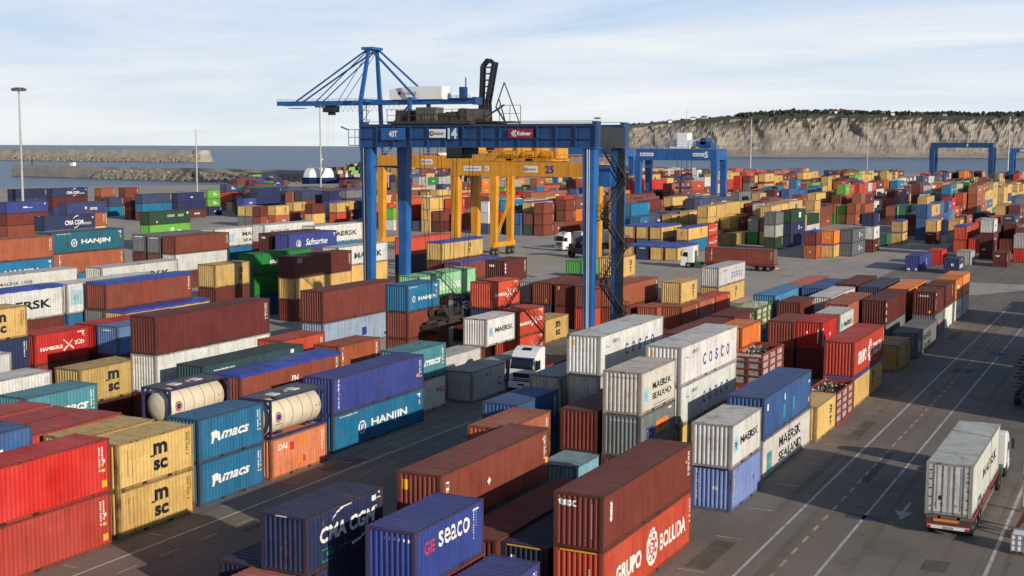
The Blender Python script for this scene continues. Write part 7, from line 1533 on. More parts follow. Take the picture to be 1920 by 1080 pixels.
-1382,2810,26,40,20;-1382,2936,0,21,20;-1382,2936,29,20,44;-1382,2998,0,21,1;-1382,2998,29,21,1;-1382,2998,58,20,1;-1382,3060,0,40,37;-1382,3060,26,40,46;-1382,3060,52,40,37;-1382,3313,0,40,37;-1382,3313,26,40,37;-1382,3313,52,40,37;
-1411,2768,0,40,37;-1411,2768,26,41,18;-1411,3023,0,40,37;-1411,3023,26,40,18;-1411,3023,52,40,8;-1411,3149,0,21,37;-1411,3149,29,21,44;-1411,3149,58,20,27;-1411,3273,0,20,44;-1411,3273,26,21,44;-1411,3273,55,21,44;-1440,2756,0,20,9;
-1440,2819,0,20,27;-1440,2819,26,20,9;-1440,2819,52,21,9;-1440,2884,0,20,44;-1440,2884,26,20,44;-1440,2884,52,20,44;-1440,2948,0,20,44;-1440,2948,26,20,44;-1440,2948,52,20,44;-1440,3010,0,21,44;-1440,3010,29,20,27;-1440,3010,55,20,44;
-1440,3198,0,21,44;-1440,3198,29,20,18;-1440,3198,55,20,44;-1468,2746,0,40,43;-1468,2746,26,40,46;-1468,2746,52,40,46;-1468,2870,0,20,46;-1468,2870,26,21,44;-1468,2870,55,20,46;-1468,2994,0,20,27;-1468,2994,26,20,46;-1468,2994,52,20,46;
-1325,3630,0,40,36;-1325,3630,26,40,43;-1325,3630,52,40,36;-1325,3754,0,21,36;-1325,3754,29,20,36;-1325,3754,55,21,36;-1325,3754,84,20,36;-1325,3818,0,40,36;-1325,3818,26,40,36;-1325,3818,52,40,36;-1325,3818,78,40,28;-1325,3944,0,21,37;
-1325,3944,29,21,36;-1325,3944,58,21,36;-1325,3944,87,21,46;-1325,4136,0,40,37;-1325,4136,26,41,16;-1354,4315,0,40,7;-1354,4315,26,40,7;-1382,3621,0,21,44;-1382,3621,29,20,37;-1382,3621,55,20,37;-1382,3683,0,20,37;-1382,3683,26,20,37;
-1382,3683,52,20,37;-1382,4186,0,20,37;-1382,4186,26,20,1;-1382,4186,52,20,37;-1382,4250,0,40,37;-1382,4250,26,40,37;-1382,4374,0,20,37;-1382,4374,26,21,26;-1411,3670,0,21,44;-1411,3670,29,20,44;-1411,3670,55,20,44;-1411,3734,0,20,44;
-1411,3734,26,20,1;-1411,3734,52,21,36;-1411,4298,0,41,44;-1411,4298,29,40,44;-1411,4298,55,41,44;-1468,3619,0,21,44;-1468,3619,29,20,44;-1468,3619,55,20,26;-1468,3681,0,21,37;-1468,3681,29,21,18;-1468,3681,58,20,1;-1468,3681,84,21,1;
-1468,3743,0,40,1;-1468,3743,26,41,1;-1468,3743,55,40,1;-1468,3743,81,41,1;-1468,3867,0,40,44;-1468,3867,26,40,44;-1468,3867,52,40,1;-1468,3867,78,41,1;-1468,3991,0,21,8;-1468,3991,29,20,44;-1468,3991,55,21,44;-1468,3991,84,20,44;
-1325,4626,0,40,18;-1325,4626,26,40,18;-1325,4626,52,40,44;-1325,4875,0,20,18;-1325,4875,26,20,18;-1325,4875,52,20,36;-1325,4937,0,41,18;-1325,4937,29,41,18;-1325,4937,58,40,44;-1325,5123,0,20,18;-1325,5123,26,20,7;-1325,5123,52,20,18;
-1325,5185,0,41,18;-1325,5185,29,41,18;-1325,5185,58,40,18;-1325,5185,84,40,44;-1325,5309,0,41,44;-1325,5309,29,41,18;-1325,5309,58,41,18;-1325,5309,87,40,44;-1354,4735,0,41,36;-1354,4735,29,41,44;-1354,4735,58,40,37;-1354,4735,84,41,44;
-1354,4861,0,40,44;-1354,4861,26,40,44;-1354,4861,52,40,44;-1354,4861,78,40,44;-1354,4985,0,21,18;-1354,4985,29,20,46;-1354,4985,55,20,18;-1354,4985,81,20,18;-1354,5050,0,20,9;-1354,5050,26,20,18;-1354,5050,52,20,18;-1354,5050,78,21,18;
-1354,5112,0,20,18;-1354,5112,26,21,18;-1354,5112,55,21,18;-1354,5112,84,20,18;-1382,4629,0,20,37;-1382,4629,26,21,37;-1382,4629,55,20,8;-1382,4629,81,20,37;-1382,4694,0,40,36;-1382,4694,26,41,44;-1382,4694,55,40,37;-1382,4694,81,40,44;
-1411,4605,0,20,1;-1411,4605,26,20,1;-1411,4605,52,20,1;-1411,4605,78,21,1;-1411,4670,0,21,28;-1411,4670,29,20,9;-1411,4670,55,20,44;-1411,4670,81,20,18;-1411,5365,0,20,5;-1411,5365,26,20,36;-1411,5365,52,21,36;-1440,4627,0,40,27;
-1440,4627,26,41,27;-1497,4856,0,20,36;-1497,4856,26,20,36;-1497,5169,0,41,36;-1497,5169,29,41,36;-1497,5169,58,40,36;-1497,5169,84,40,36;-1325,5979,0,40,37;-1325,5979,26,41,36;-1325,5979,55,40,44;-1325,5979,81,41,36;-1325,6105,0,41,36;
-1325,6105,29,40,37;-1325,6105,55,40,36;-1325,6105,81,40,36;-1325,6229,0,20,36;-1325,6229,26,20,36;-1325,6229,52,20,36;-1325,6229,78,21,36;-1325,6291,0,20,36;-1325,6291,26,20,36;-1325,6291,52,20,44;-1325,6291,78,20,36;-1354,5601,0,40,18;
-1354,5601,26,41,8;-1354,5601,55,40,18;-1354,5910,0,40,43;-1354,5910,26,40,36;-1354,5910,52,40,43;-1354,5910,78,40,37;-1354,6034,0,20,26;-1354,6034,26,21,26;-1354,6034,55,20,26;-1354,6034,81,20,26;-1382,5625,0,41,5;-1382,5625,29,40,24;
-1382,5625,55,40,44;-1382,5815,0,21,5;-1382,5815,29,20,5;-1382,5815,55,21,5;-1382,5878,0,20,12;-1382,5878,26,21,44;-1382,5878,55,21,5;-1382,6066,0,20,5;-1382,6066,26,20,5;-1382,6066,52,20,44;-1382,6066,78,20,5;-1382,6131,0,41,46;
-1382,6131,29,40,5;-1382,6131,55,40,36;-1382,6131,81,40,5;-1382,6255,0,41,5;-1382,6255,29,41,5;-1382,6255,58,40,24;-1382,6255,84,40,5;-1468,5609,0,41,26;-1468,5609,29,41,26;-1468,5609,58,40,24;-1468,5609,84,40,43;-1468,5984,0,20,26;
-1468,5984,26,20,26;-1468,5984,52,20,26;-1468,6046,0,40,27;-1468,6046,26,41,26;-1468,6046,55,40,26;-1468,6234,0,20,24;-1468,6234,26,20,18;-1468,6234,52,20,24;-1468,6234,78,20,24;-1468,6297,0,40,24;-1468,6297,26,40,24;-1468,6297,52,40,24;
-1468,6297,78,40,24;-1599,2809,0,21,28;-1599,2809,29,20,28;-1599,2871,0,40,28;-1599,2997,0,40,28;-1599,2997,26,40,28;-1599,2997,52,40,9;-1599,3123,0,20,28;-1599,3123,26,20,36;-1599,3123,52,20,28;-1628,2743,0,41,44;-1628,2743,29,40,44;
-1628,2869,0,20,27;-1628,2869,26,21,9;-1628,2869,55,20,27;-1628,2993,0,20,27;-1628,2993,26,21,27;-1628,2993,55,20,27;-1628,3307,0,40,24;-1628,3307,26,41,9;-1628,3431,0,41,37;-1628,3431,29,40,27;-1628,3431,55,40,27;-1656,2746,0,20,43;
-1656,2932,0,21,44;-1656,2932,29,20,27;-1656,2932,55,20,44;-1656,2994,0,40,44;-1656,2994,26,40,44;-1656,2994,52,40,44;-1685,3008,0,40,1;-1685,3008,26,41,1;-1685,3008,55,41,1;-1685,3134,0,40,1;-1685,3134,26,40,1;-1685,3134,52,40,1;
-1685,3385,0,20,1;-1685,3385,26,21,1;-1685,3385,55,20,1;-1714,2893,0,40,28;-1714,2893,26,40,26;-1714,2893,52,40,28;-1714,3081,0,21,28;-1714,3081,29,21,44;-1714,3081,58,20,28;-1714,3331,0,21,28;-1714,3331,29,20,28;-1714,3331,55,20,28;
-1714,3393,0,20,36;-1714,3393,26,20,36;-1714,3393,52,21,24;-1714,3456,0,21,36;-1714,3456,29,20,36;-1714,3456,55,20,37;-1742,2757,0,20,46;-1742,2757,26,21,12;-1742,2884,0,20,46;-1742,2884,26,21,46;-1742,2884,55,20,46;-1742,3011,0,40,27;
-1742,3011,26,40,44;-1742,3011,52,40,27;-1599,3795,0,41,44;-1599,3795,29,41,37;-1599,3918,0,21,37;-1599,3918,29,20,37;-1599,3918,55,20,5;-1599,3918,81,20,37;-1628,3625,0,20,20;-1628,3625,26,20,37;-1628,3625,52,21,20;-1628,3689,0,40,46;
-1628,3689,26,41,7;-1628,3689,55,41,20;-1628,3813,0,21,20;-1628,3813,29,20,20;-1628,3813,55,20,8;-1628,3875,0,20,20;-1628,3875,26,21,20;-1628,3875,55,20,20;-1628,4062,0,40,5;-1628,4062,26,40,5;-1628,4062,52,40,5;-1628,4062,78,41,5;
-1656,3942,0,40,44;-1656,3942,26,40,44;-1656,3942,52,40,44;-1656,3942,78,40,44;-1656,4065,0,40,44;-1656,4065,26,40,44;-1656,4065,52,40,44;-1656,4065,78,40,44;-1656,4189,0,41,44;-1656,4189,29,41,44;-1656,4189,58,40,44;-1656,4189,84,41,44;
-1656,4315,0,41,44;-1656,4315,29,41,44;-1656,4315,58,41,44;-1656,4315,87,40,44;-1714,3664,0,20,36;-1714,3664,26,21,36;-1714,3664,55,20,8;-1714,3727,0,20,36;-1714,3727,26,20,9;-1714,3727,52,21,27;-1714,3789,0,40,36;-1714,3789,26,41,36;
-1714,3789,55,40,36;-1714,4164,0,40,36;-1714,4164,26,40,9;-1714,4164,52,40,36;-1714,4164,78,41,36;-1742,4177,0,21,18;-1742,4177,29,20,26;-1742,4177,55,20,24;-1742,4177,81,20,18;-1599,4876,0,21,28;-1599,4876,29,20,27;-1599,4876,55,20,28;
-1599,4941,0,41,28;-1599,4941,29,40,28;-1599,4941,55,40,1;-1599,5064,0,40,1;-1599,5064,26,41,28;-1599,5064,55,40,28;-1599,5313,0,41,28;-1599,5313,29,41,28;-1599,5313,58,40,27;-1599,5313,84,40,28;-1628,4668,0,20,44;-1628,4668,26,21,44;
-1628,4668,55,21,44;-1628,4730,0,20,44;-1628,4730,26,21,44;-1628,4730,55,21,44;-1628,4917,0,20,44;-1628,4917,26,20,44;-1628,4917,52,20,43;-1628,4917,78,20,44;-1628,4981,0,40,44;-1628,4981,26,40,44;-1628,4981,52,41,44;-1628,4981,81,40,44;
-1628,5107,0,40,44;-1628,5107,26,41,44;-1628,5107,55,40,44;-1628,5107,81,40,44;-1628,5231,0,20,44;-1628,5231,26,20,44;-1628,5231,52,21,44;-1628,5231,81,20,44;-1628,5296,0,20,44;-1628,5296,26,20,44;-1628,5296,52,21,44;-1628,5296,81,20,44;
-1656,4932,0,20,7;-1656,4932,26,20,7;-1656,4932,52,20,7;-1656,4932,78,21,7;-1656,4997,0,21,7;-1656,4997,29,20,7;-1656,4997,55,20,7;-1656,4997,81,21,7;-1656,5185,0,40,7;-1656,5185,26,40,7;-1656,5185,52,40,24;-1656,5185,78,41,7;
-1656,5309,0,40,18;-1656,5309,26,40,7;-1656,5309,52,40,7;-1656,5309,78,41,7;-1685,4998,0,21,43;-1685,4998,29,20,37;-1685,4998,55,20,43;-1714,5301,0,20,43;-1714,5301,26,21,9;-1714,5301,55,21,44;-1714,5301,84,20,46;-1714,5364,0,41,44;
-1714,5364,29,41,24;-1714,5364,58,40,44;-1714,5364,84,40,44;-1599,5748,0,40,27;-1599,5748,26,40,9;-1599,5748,52,41,27;-1599,5748,81,40,27;-1599,5872,0,41,7;-1599,5872,29,40,27;-1599,5872,55,41,27;-1599,5872,84,41,27;-1599,5995,0,20,27;
-1599,5995,26,20,27;-1599,5995,52,21,28;-1599,5995,81,20,27;-1599,6058,0,20,27;-1599,6058,26,20,27;-1599,6058,52,21,7;-1599,6058,81,20,27;-1599,6187,0,20,27;-1599,6187,26,20,44;-1599,6187,52,20,27;-1599,6187,78,21,27;-1599,6252,0,21,27;
-1599,6252,29,20,27;-1599,6252,55,21,27;-1599,6252,84,21,27;-1599,6314,0,20,44;-1599,6314,26,21,44;-1599,6314,55,21,44;-1599,6314,84,20,44;-1628,5807,0,41,9;-1628,5807,29,40,44;-1628,5807,55,40,16;-1628,5807,81,40,9;-1628,6243,0,40,44;
-1628,6243,26,40,44;-1628,6243,52,40,43;-1628,6243,78,41,7;-1656,6007,0,41,36;-1656,6007,29,40,36;-1656,6007,55,40,36;-1656,6007,81,40,36;-1656,6257,0,20,36;-1656,6257,26,20,46;-1656,6257,52,20,43;-1656,6257,78,21,36;-1656,6321,0,20,36;
-1656,6321,26,20,44;-1656,6321,52,21,36;-1656,6321,81,20,36;-1714,5854,0,20,18;-1714,5854,26,20,28;-1714,5854,52,21,28;-1714,5854,81,21,28;-1714,5917,0,40,28;-1714,5917,26,40,28;-1714,5917,52,40,28;-1714,5917,78,40,28;-1714,6043,0,20,28;
-1714,6043,26,20,28;-1714,6043,52,20,28;-1714,6043,78,20,28;-1714,6105,0,20,46;-1714,6105,26,20,28;-1714,6105,52,20,26;-1714,6105,78,21,28;-1742,6050,0,40,16;-1742,6050,26,40,16;-1742,6050,52,40,16;-1742,6050,78,40,16;-1873,2943,0,21,28;
-1873,2943,29,20,28;-1902,2941,0,21,44;-1902,2941,29,20,36;-1902,3253,0,20,44;-1902,3253,26,21,46;-1902,3253,55,21,44;-1902,3318,0,20,44;-1902,3318,26,20,9;-1902,3318,52,21,44;-1902,3380,0,40,44;-1902,3380,26,40,8;-1902,3380,52,40,44;
-1930,3057,0,20,7;-1930,3057,26,21,44;-1930,3243,0,20,44;-1930,3243,26,20,44;-1930,3243,52,20,44;-1930,3308,0,40,44;-1930,3308,26,41,44;-1930,3308,55,40,44;-1959,3055,0,21,36;-1959,3055,29,21,36;-1959,3055,58,20,36;-1959,3118,0,41,37;
-1959,3118,29,40,36;-1959,3118,55,40,36;-1959,3244,0,20,37;-1959,3244,26,20,37;-1959,3244,52,21,37;-1988,3058,0,20,24;-1988,3058,26,21,24;-1988,3120,0,21,37;-1988,3120,29,21,24;-1988,3120,58,20,36;-1988,3245,0,40,9;-1988,3245,26,41,24;
-1988,3245,55,40,24;-1988,3433,0,20,24;-1988,3433,26,20,24;-1988,3433,52,20,24;-2016,3084,0,41,44;-2016,3084,29,40,44;-2016,3084,55,41,5;-2016,3274,0,41,44;-2016,3274,29,41,44;-2016,3274,58,41,44;-1873,3853,0,20,9;-1873,3853,26,20,9;
-1873,3853,52,20,9;-1873,3853,78,21,27;-1873,3915,0,40,24;-1873,3915,26,40,9;-1873,3915,52,41,28;-1873,4041,0,20,9;-1873,4041,26,20,9;-1873,4041,52,20,18;-1902,3674,0,20,12;-1902,3674,26,20,44;-1902,3674,52,20,12;-1902,3860,0,20,12;
-1902,3860,26,20,12;-1902,3860,52,20,12;-1902,3985,0,40,7;-1902,3985,26,40,7;-1902,3985,52,40,7;-1902,4109,0,20,46;-1902,4109,26,21,7;-1902,4109,55,20,7;-1902,4171,0,41,18;-1902,4171,29,41,18;-1902,4171,58,40,46;-1902,4294,0,20,18;
-1902,4294,26,21,18;-1902,4294,55,20,18;-1930,3736,0,40,5;-1930,3736,26,40,5;-1930,3736,52,40,5;-1930,3860,0,21,24;-1930,3860,29,20,5;-1930,3860,55,20,5;-1959,3745,0,21,5;-1959,3745,29,21,5;-1959,3745,58,21,5;-1959,3869,0,40,46;
-1959,3869,26,41,5;-1959,3869,55,40,5;-1959,4055,0,20,5;-1959,4055,26,20,5;-1959,4055,52,20,18;-1959,4119,0,41,18;-1959,4119,29,40,18;-1959,4119,55,40,18;-1959,4371,0,41,18;-1959,4371,29,40,18;-1959,4371,55,40,44;-1988,3623,0,20,26;
-1988,3623,26,21,26;-1988,3623,55,21,26;-1988,3688,0,21,26;-1988,3688,29,20,26;-1988,3688,55,20,26;-1988,3688,81,20,26;-1988,3752,0,20,26;-1988,3752,26,21,26;-1988,3752,55,21,26;-1988,3752,84,20,27;-1988,3939,0,20,26;-1988,3939,26,20,26;
-1988,3939,52,20,26;-1988,3939,78,20,26;-1988,4001,0,40,26;-1988,4001,26,40,26;-1988,4001,52,40,26;-1988,4001,78,40,8;-1988,4125,0,40,44;-1988,4125,26,41,18;-1988,4125,55,40,44;-1988,4311,0,40,44;-1988,4311,26,41,44;-1988,4311,55,40,44;
-1873,5130,0,41,43;-1873,5130,29,40,43;-1873,5130,55,40,43;-1873,5383,0,20,43;-1873,5383,26,20,43;-1873,5383,52,20,43;-1959,4873,0,20,18;-1959,4873,26,20,18;-1959,4873,52,20,18;-1959,4873,78,21,18;-1959,4935,0,20,18;-1959,4935,26,20,18;
-1959,4935,52,20,44;-1959,4935,78,20,18;-1959,5000,0,40,46;-1959,5000,26,40,18;-1959,5000,52,41,18;-1959,5000,81,40,18;-1959,5124,0,41,46;-1959,5124,29,40,44;-1959,5124,55,40,18;-1959,5124,81,40,18;-1959,5372,0,21,18;-1959,5372,29,21,18;
-1959,5372,58,20,18;-1988,5364,0,21,37;-1988,5364,29,20,24;-1988,5364,55,20,37;-1988,5364,81,20,37;-2016,4664,0,21,46;-2016,4664,29,21,9;-2016,4727,0,41,9;-2016,4727,29,40,9;-2016,5230,0,40,37;-2016,5230,26,40,24;-2016,5230,52,40,37;
-2016,5230,78,41,37;-1873,6049,0,40,28;-1873,6049,26,41,28;-1873,6049,55,40,44;-1873,6049,81,41,28;-1873,6173,0,40,28;-1873,6173,26,40,28;-1873,6173,52,41,28;-1873,6173,81,40,36;-1873,6299,0,20,28;-1873,6299,26,20,7;-1873,6299,52,21,44;
-1873,6299,81,20,8;-1902,5864,0,40,5;-1902,5864,26,40,5;-1902,5864,52,41,43;-1902,5864,81,40,20;-1902,5988,0,21,44;-1902,5988,29,20,44;-1902,5988,55,20,18;-1902,5988,81,20,9;-1902,6050,0,40,18;-1902,6050,26,41,44;-1902,6050,55,40,44;
-1902,6050,81,40,37;-1930,5915,0,20,24;-1930,5915,26,20,24;-1930,5915,52,20,24;-1930,5915,78,20,24;-1959,5739,0,20,46;-1959,5739,26,20,46;-1959,5739,52,21,46;-1959,5739,81,20,46;-1959,5801,0,40,46;-1959,5801,26,41,46;-1959,5801,55,40,46;
-1959,5801,81,41,18;-1988,5617,0,20,44;-1988,5617,26,20,24;-1988,5617,52,20,24;-1988,5679,0,20,24;-1988,5679,26,21,24;-1988,5679,55,21,24;-1988,5742,0,20,24;-1988,5742,26,20,37;-1988,5742,52,20,24;-1988,6182,0,20,37;-1988,6182,26,20,37;
-1988,6182,52,20,37;-1988,6182,78,20,37;-1988,6244,0,40,37;-1988,6244,26,40,37;-1988,6244,52,41,37;-1988,6244,81,40,37;-2016,5608,0,20,43;-2016,5608,26,20,44;-2016,5608,52,21,43;-2016,5670,0,20,43;-2016,5670,26,21,36;-2016,5670,55,20,24;
-2016,5861,0,20,43;-2016,5861,26,20,43;-2016,5861,52,21,43;-2016,6111,0,20,43;-2016,6111,26,20,43;-2016,6111,52,21,43;-2016,6111,81,20,44;-2016,6176,0,20,43;-2016,6176,26,20,43;-2016,6176,52,20,43;-2016,6176,78,20,27;-2045,5730,0,40,36;
-2045,5730,26,40,36;-2045,5730,52,40,44;-2045,5730,78,40,36;-2045,5853,0,20,36;-2045,5853,26,20,36;-2045,5853,52,20,36;-2045,5853,78,21,18;-2045,6040,0,40,5;-2045,6040,26,40,5;-2045,6040,52,40,26;-2045,6040,78,41,5;-2147,3059,0,21,24;
-2147,3059,29,20,34;-2147,3124,0,20,37;-2147,3124,26,20,43;-2147,3188,0,40,34;-2147,3188,26,40,34;-2147,3439,0,40,18;-2147,3439,26,40,44;-2147,3439,52,40,16;-2176,3124,0,20,24;-2176,3124,26,20,43;-2176,3189,0,40,37;-2176,3189,26,41,24;
-2204,3007,0,40,24;-2204,3007,26,41,37;-2233,3001,0,40,27;-2233,3001,26,40,8;-2233,3001,52,40,27;-2233,3125,0,20,37;-2233,3125,26,21,37;-2233,3125,55,20,37;-2233,3187,0,40,43;-2233,3187,26,40,24;-2233,3187,52,40,37;-2233,3311,0,20,24;
-2233,3311,26,20,8;-2233,3311,52,20,43;-2262,3018,0,40,19;-2262,3018,26,41,43;-2262,3018,55,40,24;-2262,3144,0,21,24;-2262,3144,29,20,37;-2262,3144,55,20,12;-2262,3269,0,20,37;-2262,3269,26,20,8;-2262,3269,52,20,19;-2262,3331,0,40,24;
-2262,3331,26,40,43;-2262,3331,52,41,37;-2147,3600,0,21,28;-2147,3600,29,20,9;-2147,3600,55,20,16;-2176,3753,0,20,44;-2176,3753,26,21,43;-2176,3753,55,21,43;-2176,3815,0,20,36;-2176,3815,26,21,36;-2176,3815,55,20,44;-2176,3880,0,21,36;
-2176,3880,29,20,36;-2176,3880,55,20,36;-2176,3943,0,41,36;-2176,3943,29,40,9;-2176,3943,55,40,36;-2204,3985,0,21,8;-2204,3985,29,21,8;-2204,3985,58,21,8;-2204,4048,0,41,26;-2204,4048,29,40,8;-2204,4048,55,41,36;-2204,4048,84,40,8;
-2233,3611,0,40,28;-2233,3611,26,41,28;-2233,3611,55,40,28;-2262,3748,0,20,16;-2262,3748,26,20,16;-2262,3748,52,20,16;-2262,3748,78,21,16;-2262,3813,0,20,16;-2262,3813,26,20,16;-2262,3813,52,20,16;-2262,3813,78,20,7;-2262,3876,0,20,16;
-2262,3876,26,20,16;-2262,3876,52,20,16;-2262,3876,78,20,16;-2262,3938,0,40,16;-2262,3938,26,40,16;-2262,3938,52,41,16;-2262,3938,81,40,16;-2147,4860,0,40,16;-2147,4860,26,40,16;-2147,5046,0,40,16;-2147,5046,26,40,16;-2176,4615,0,20,44;
-2176,4615,26,20,27;-2176,4615,52,21,44;-2176,4680,0,21,44;-2176,4680,29,21,44;-2176,4680,58,21,44;-2176,4868,0,20,44;-2176,4868,26,20,44;-2176,4868,52,20,27;-2176,4868,78,20,44;-2176,4931,0,21,20;-2176,4931,29,20,1;-2176,4931,55,20,18;
-2176,4931,81,20,44;-2176,4993,0,21,44;-2176,4993,29,20,44;-2176,4993,55,21,44;-2176,4993,84,20,44;-2176,5057,0,40,44;-2176,5057,26,40,44;-2176,5057,52,40,44;-2176,5183,0,20,44;-2176,5183,26,20,44;-2176,5183,52,20,28;-2176,5183,78,20,36;
-2176,5245,0,40,44;-2176,5245,26,40,44;-2176,5245,52,41,44;-2176,5369,0,40,44;-2176,5369,26,40,44;-2176,5369,52,40,44;-2176,5369,78,40,44;-2204,4918,0,21,18;-2204,4918,29,21,18;-2204,4918,58,20,18;-2204,5168,0,21,28;-2204,5168,29,21,16;
-2204,5168,58,20,16;-2204,5356,0,20,16;-2204,5356,26,20,16;-2204,5356,52,20,16;-2204,5356,78,20,16;-2233,4618,0,21,44;-2233,4618,29,21,44;-2233,4618,58,20,36;-2233,4680,0,21,44;-2233,4680,29,21,44;-2233,4680,58,20,44;-2233,4867,0,20,44;
-2233,4867,26,20,37;-2233,4867,52,20,44;-2233,4931,0,40,26;-2233,4931,26,40,44;-2233,4931,52,41,44;-2262,4861,0,21,44;-2262,4861,29,21,44;-2262,4861,58,20,44;-2262,4924,0,21,44;-2262,4924,29,20,44;-2262,4924,55,21,18;-2262,5363,0,21,44;
-2262,5363,29,21,44;-2262,5363,58,20,44;-2147,5974,0,40,1;-2147,5974,26,40,1;-2147,5974,52,41,1;-2176,5739,0,20,16;-2176,5739,26,20,16;-2176,5739,52,20,44;-2176,5739,78,20,16;-2176,5864,0,20,16;-2176,5864,26,20,16;-2176,5864,52,20,16;
-2176,5864,78,20,44;-2176,5926,0,40,16;-2176,5926,26,40,27;-2176,5926,52,40,44;-2176,5926,78,41,16;-2176,6049,0,21,16;-2176,6049,29,20,16;-2176,6049,55,20,37;-2176,6049,81,21,16;-2176,6111,0,20,16;-2176,6111,26,20,16;-2176,6111,52,20,16;
-2176,6111,78,20,44;-2176,6298,0,20,16;-2176,6298,26,20,16;-2176,6298,52,20,28;-2176,6298,78,21,16;-2233,5734,0,40,26;-2233,5734,26,41,44;-2233,5734,55,41,44;-2233,5734,84,41,44;-2233,5858,0,40,44;-2233,5858,26,40,7;-2233,5858,52,40,44;
-2233,5858,78,41,44;-2233,5981,0,21,44;-2233,5981,29,20,44;-2233,5981,55,20,44;-2233,5981,81,20,44;-2262,6053,0,40,5;-2262,6053,26,40,44;-2262,6053,52,41,5;-2262,6053,81,41,5;-2262,6239,0,21,18;-2262,6239,29,20,5;-2262,6239,55,20,5;
-2262,6239,81,21,44;-2421,3019,0,21,24;-2421,3019,29,20,34;-2421,3082,0,41,24;-2421,3207,0,40,19;-2421,3207,26,40,43;-2421,3207,52,40,43;-2450,3373,0,21,37;-2450,3373,29,20,37;-2450,3373,55,20,43;-2478,3129,0,40,43;-2478,3129,26,40,24;
-2478,3129,52,40,27;-2478,3316,0,21,8;-2478,3316,29,20,27;-2478,3316,55,20,43;-2507,3121,0,21,24;-2507,3121,29,20,8;-2536,3191,0,41,8;-2536,3191,29,40,24;-2536,3191,55,40,43;-2564,3184,0,20,7;-2564,3184,26,20,34;-2564,3246,0,20,24;
-2564,3246,26,20,24;-2564,3246,52,21,24;-2593,3256,0,20,43;-2593,3256,26,21,24;-2593,3256,55,20,43;-2593,3321,0,20,8;-2593,3321,26,20,34;-2593,3321,52,21,7;-2593,3383,0,20,27;-2593,3383,26,20,24;-2593,3383,52,20,43;-2421,3609,0,20,12;
-2421,3609,26,20,24;-2421,3609,52,20,43;-2421,3860,0,21,24;-2421,3860,29,20,27;-2421,3860,55,21,8;-2421,3922,0,40,27;-2421,3922,26,40,37;-2421,3922,52,40,28;-2450,3924,0,21,37;-2450,3924,29,20,24;-2450,3924,55,20,24;-2450,3987,0,40,24;
-2450,3987,26,40,24;-2450,3987,52,41,24;-2450,3987,81,40,43;-2450,4113,0,21,24;-2450,4113,29,21,24;-2450,4113,58,20,24;-2450,4113,84,20,44;-2450,4175,0,40,24;-2450,4175,26,41,37;-2450,4175,55,40,24;-2450,4175,81,40,24;-2450,4299,0,21,9;
-2450,4299,29,20,37;-2450,4299,55,20,24;-2450,4299,81,20,24;-2507,3743,0,40,24;-2507,3743,26,41,44;-2507,3993,0,20,24;-2507,3993,26,21,24;-2507,3993,55,20,24;-2507,3993,81,20,24;-2507,4055,0,41,24;-2507,4055,29,40,24;-2507,4055,55,40,24;
-2507,4055,81,40,24;-2536,3801,0,40,43;-2536,3801,26,40,8;-2536,3801,52,41,27;-2536,3925,0,20,18;-2536,3925,26,20,18;-2536,3925,52,20,18;-2536,3988,0,20,18;-2536,3988,26,20,18;-2536,3988,52,20,44;-2536,3988,78,20,16;-2536,4050,0,41,44;
-2536,4050,29,40,44;-2536,4050,55,40,44;-2536,4050,81,41,44;-2536,4236,0,40,44;-2536,4236,26,40,16;-2536,4236,52,40,44;-2536,4236,78,41,27;-2564,3801,0,20,37;-2564,3801,26,20,8;-2564,3801,52,20,27;-2564,3926,0,20,8;-2564,3926,26,20,8;
-2564,3926,52,21,8;-2564,3988,0,20,8;-2564,3988,26,20,44;-2564,3988,52,21,8;-2421,4669,0,20,44;-2421,4669,26,21,46;-2421,4669,55,20,46;-2421,4797,0,40,24;-2421,4797,26,41,12;-2421,4797,55,40,43;-2421,5043,0,20,24;-2421,5043,26,21,24;
-2421,5043,55,20,24;-2421,5108,0,20,24;-2421,5108,26,20,24;-2421,5108,52,20,24;-2421,5170,0,41,46;-2421,5170,29,40,24;-2421,5170,55,40,24;-2421,5293,0,21,24;-2421,5293,29,20,24;-2421,5293,55,20,24;-2421,5356,0,40,24;-2421,5356,26,41,24;
-2421,5356,55,41,24;-2450,4682,0,40,7;-2450,4682,26,40,18;-2450,4682,52,40,5;-2450,4873,0,40,36;-2450,4873,26,41,5;-2450,4873,55,40,5;-2450,5061,0,20,5;-2450,5061,26,20,5;-2450,5061,52,21,5;-2450,5190,0,41,5;-2450,5190,29,41,5;
-2450,5190,58,40,37;-2450,5379,0,20,5;-2450,5379,26,21,28;-2450,5379,55,20,5;-2478,5059,0,20,8;-2478,5059,26,20,8;-2478,5059,52,21,8;-2478,5183,0,21,8;-2478,5183,29,20,8;-2478,5183,55,20,8;-2478,5248,0,40,28;-2478,5248,26,40,8;
-2478,5248,52,41,8;-2478,5248,81,41,8;-2478,5371,0,20,8;-2478,5371,26,20,18;-2478,5371,52,21,8;-2507,4743,0,41,16;-2507,4743,29,40,27;-2507,4743,55,40,27;-2507,4743,81,40,27;-2507,4867,0,20,27;-2507,4867,26,20,27;-2507,4867,52,21,27;
-2507,4867,81,20,27;-2507,4929,0,21,16;-2507,4929,29,20,27;-2507,4929,55,20,5;-2507,4929,81,20,27;-2507,4992,0,40,27;-2507,4992,26,41,27;-2507,4992,55,40,27;-2507,5118,0,20,27;-2507,5118,26,20,27;-2507,5118,52,20,27;-2507,5118,78,20,44;
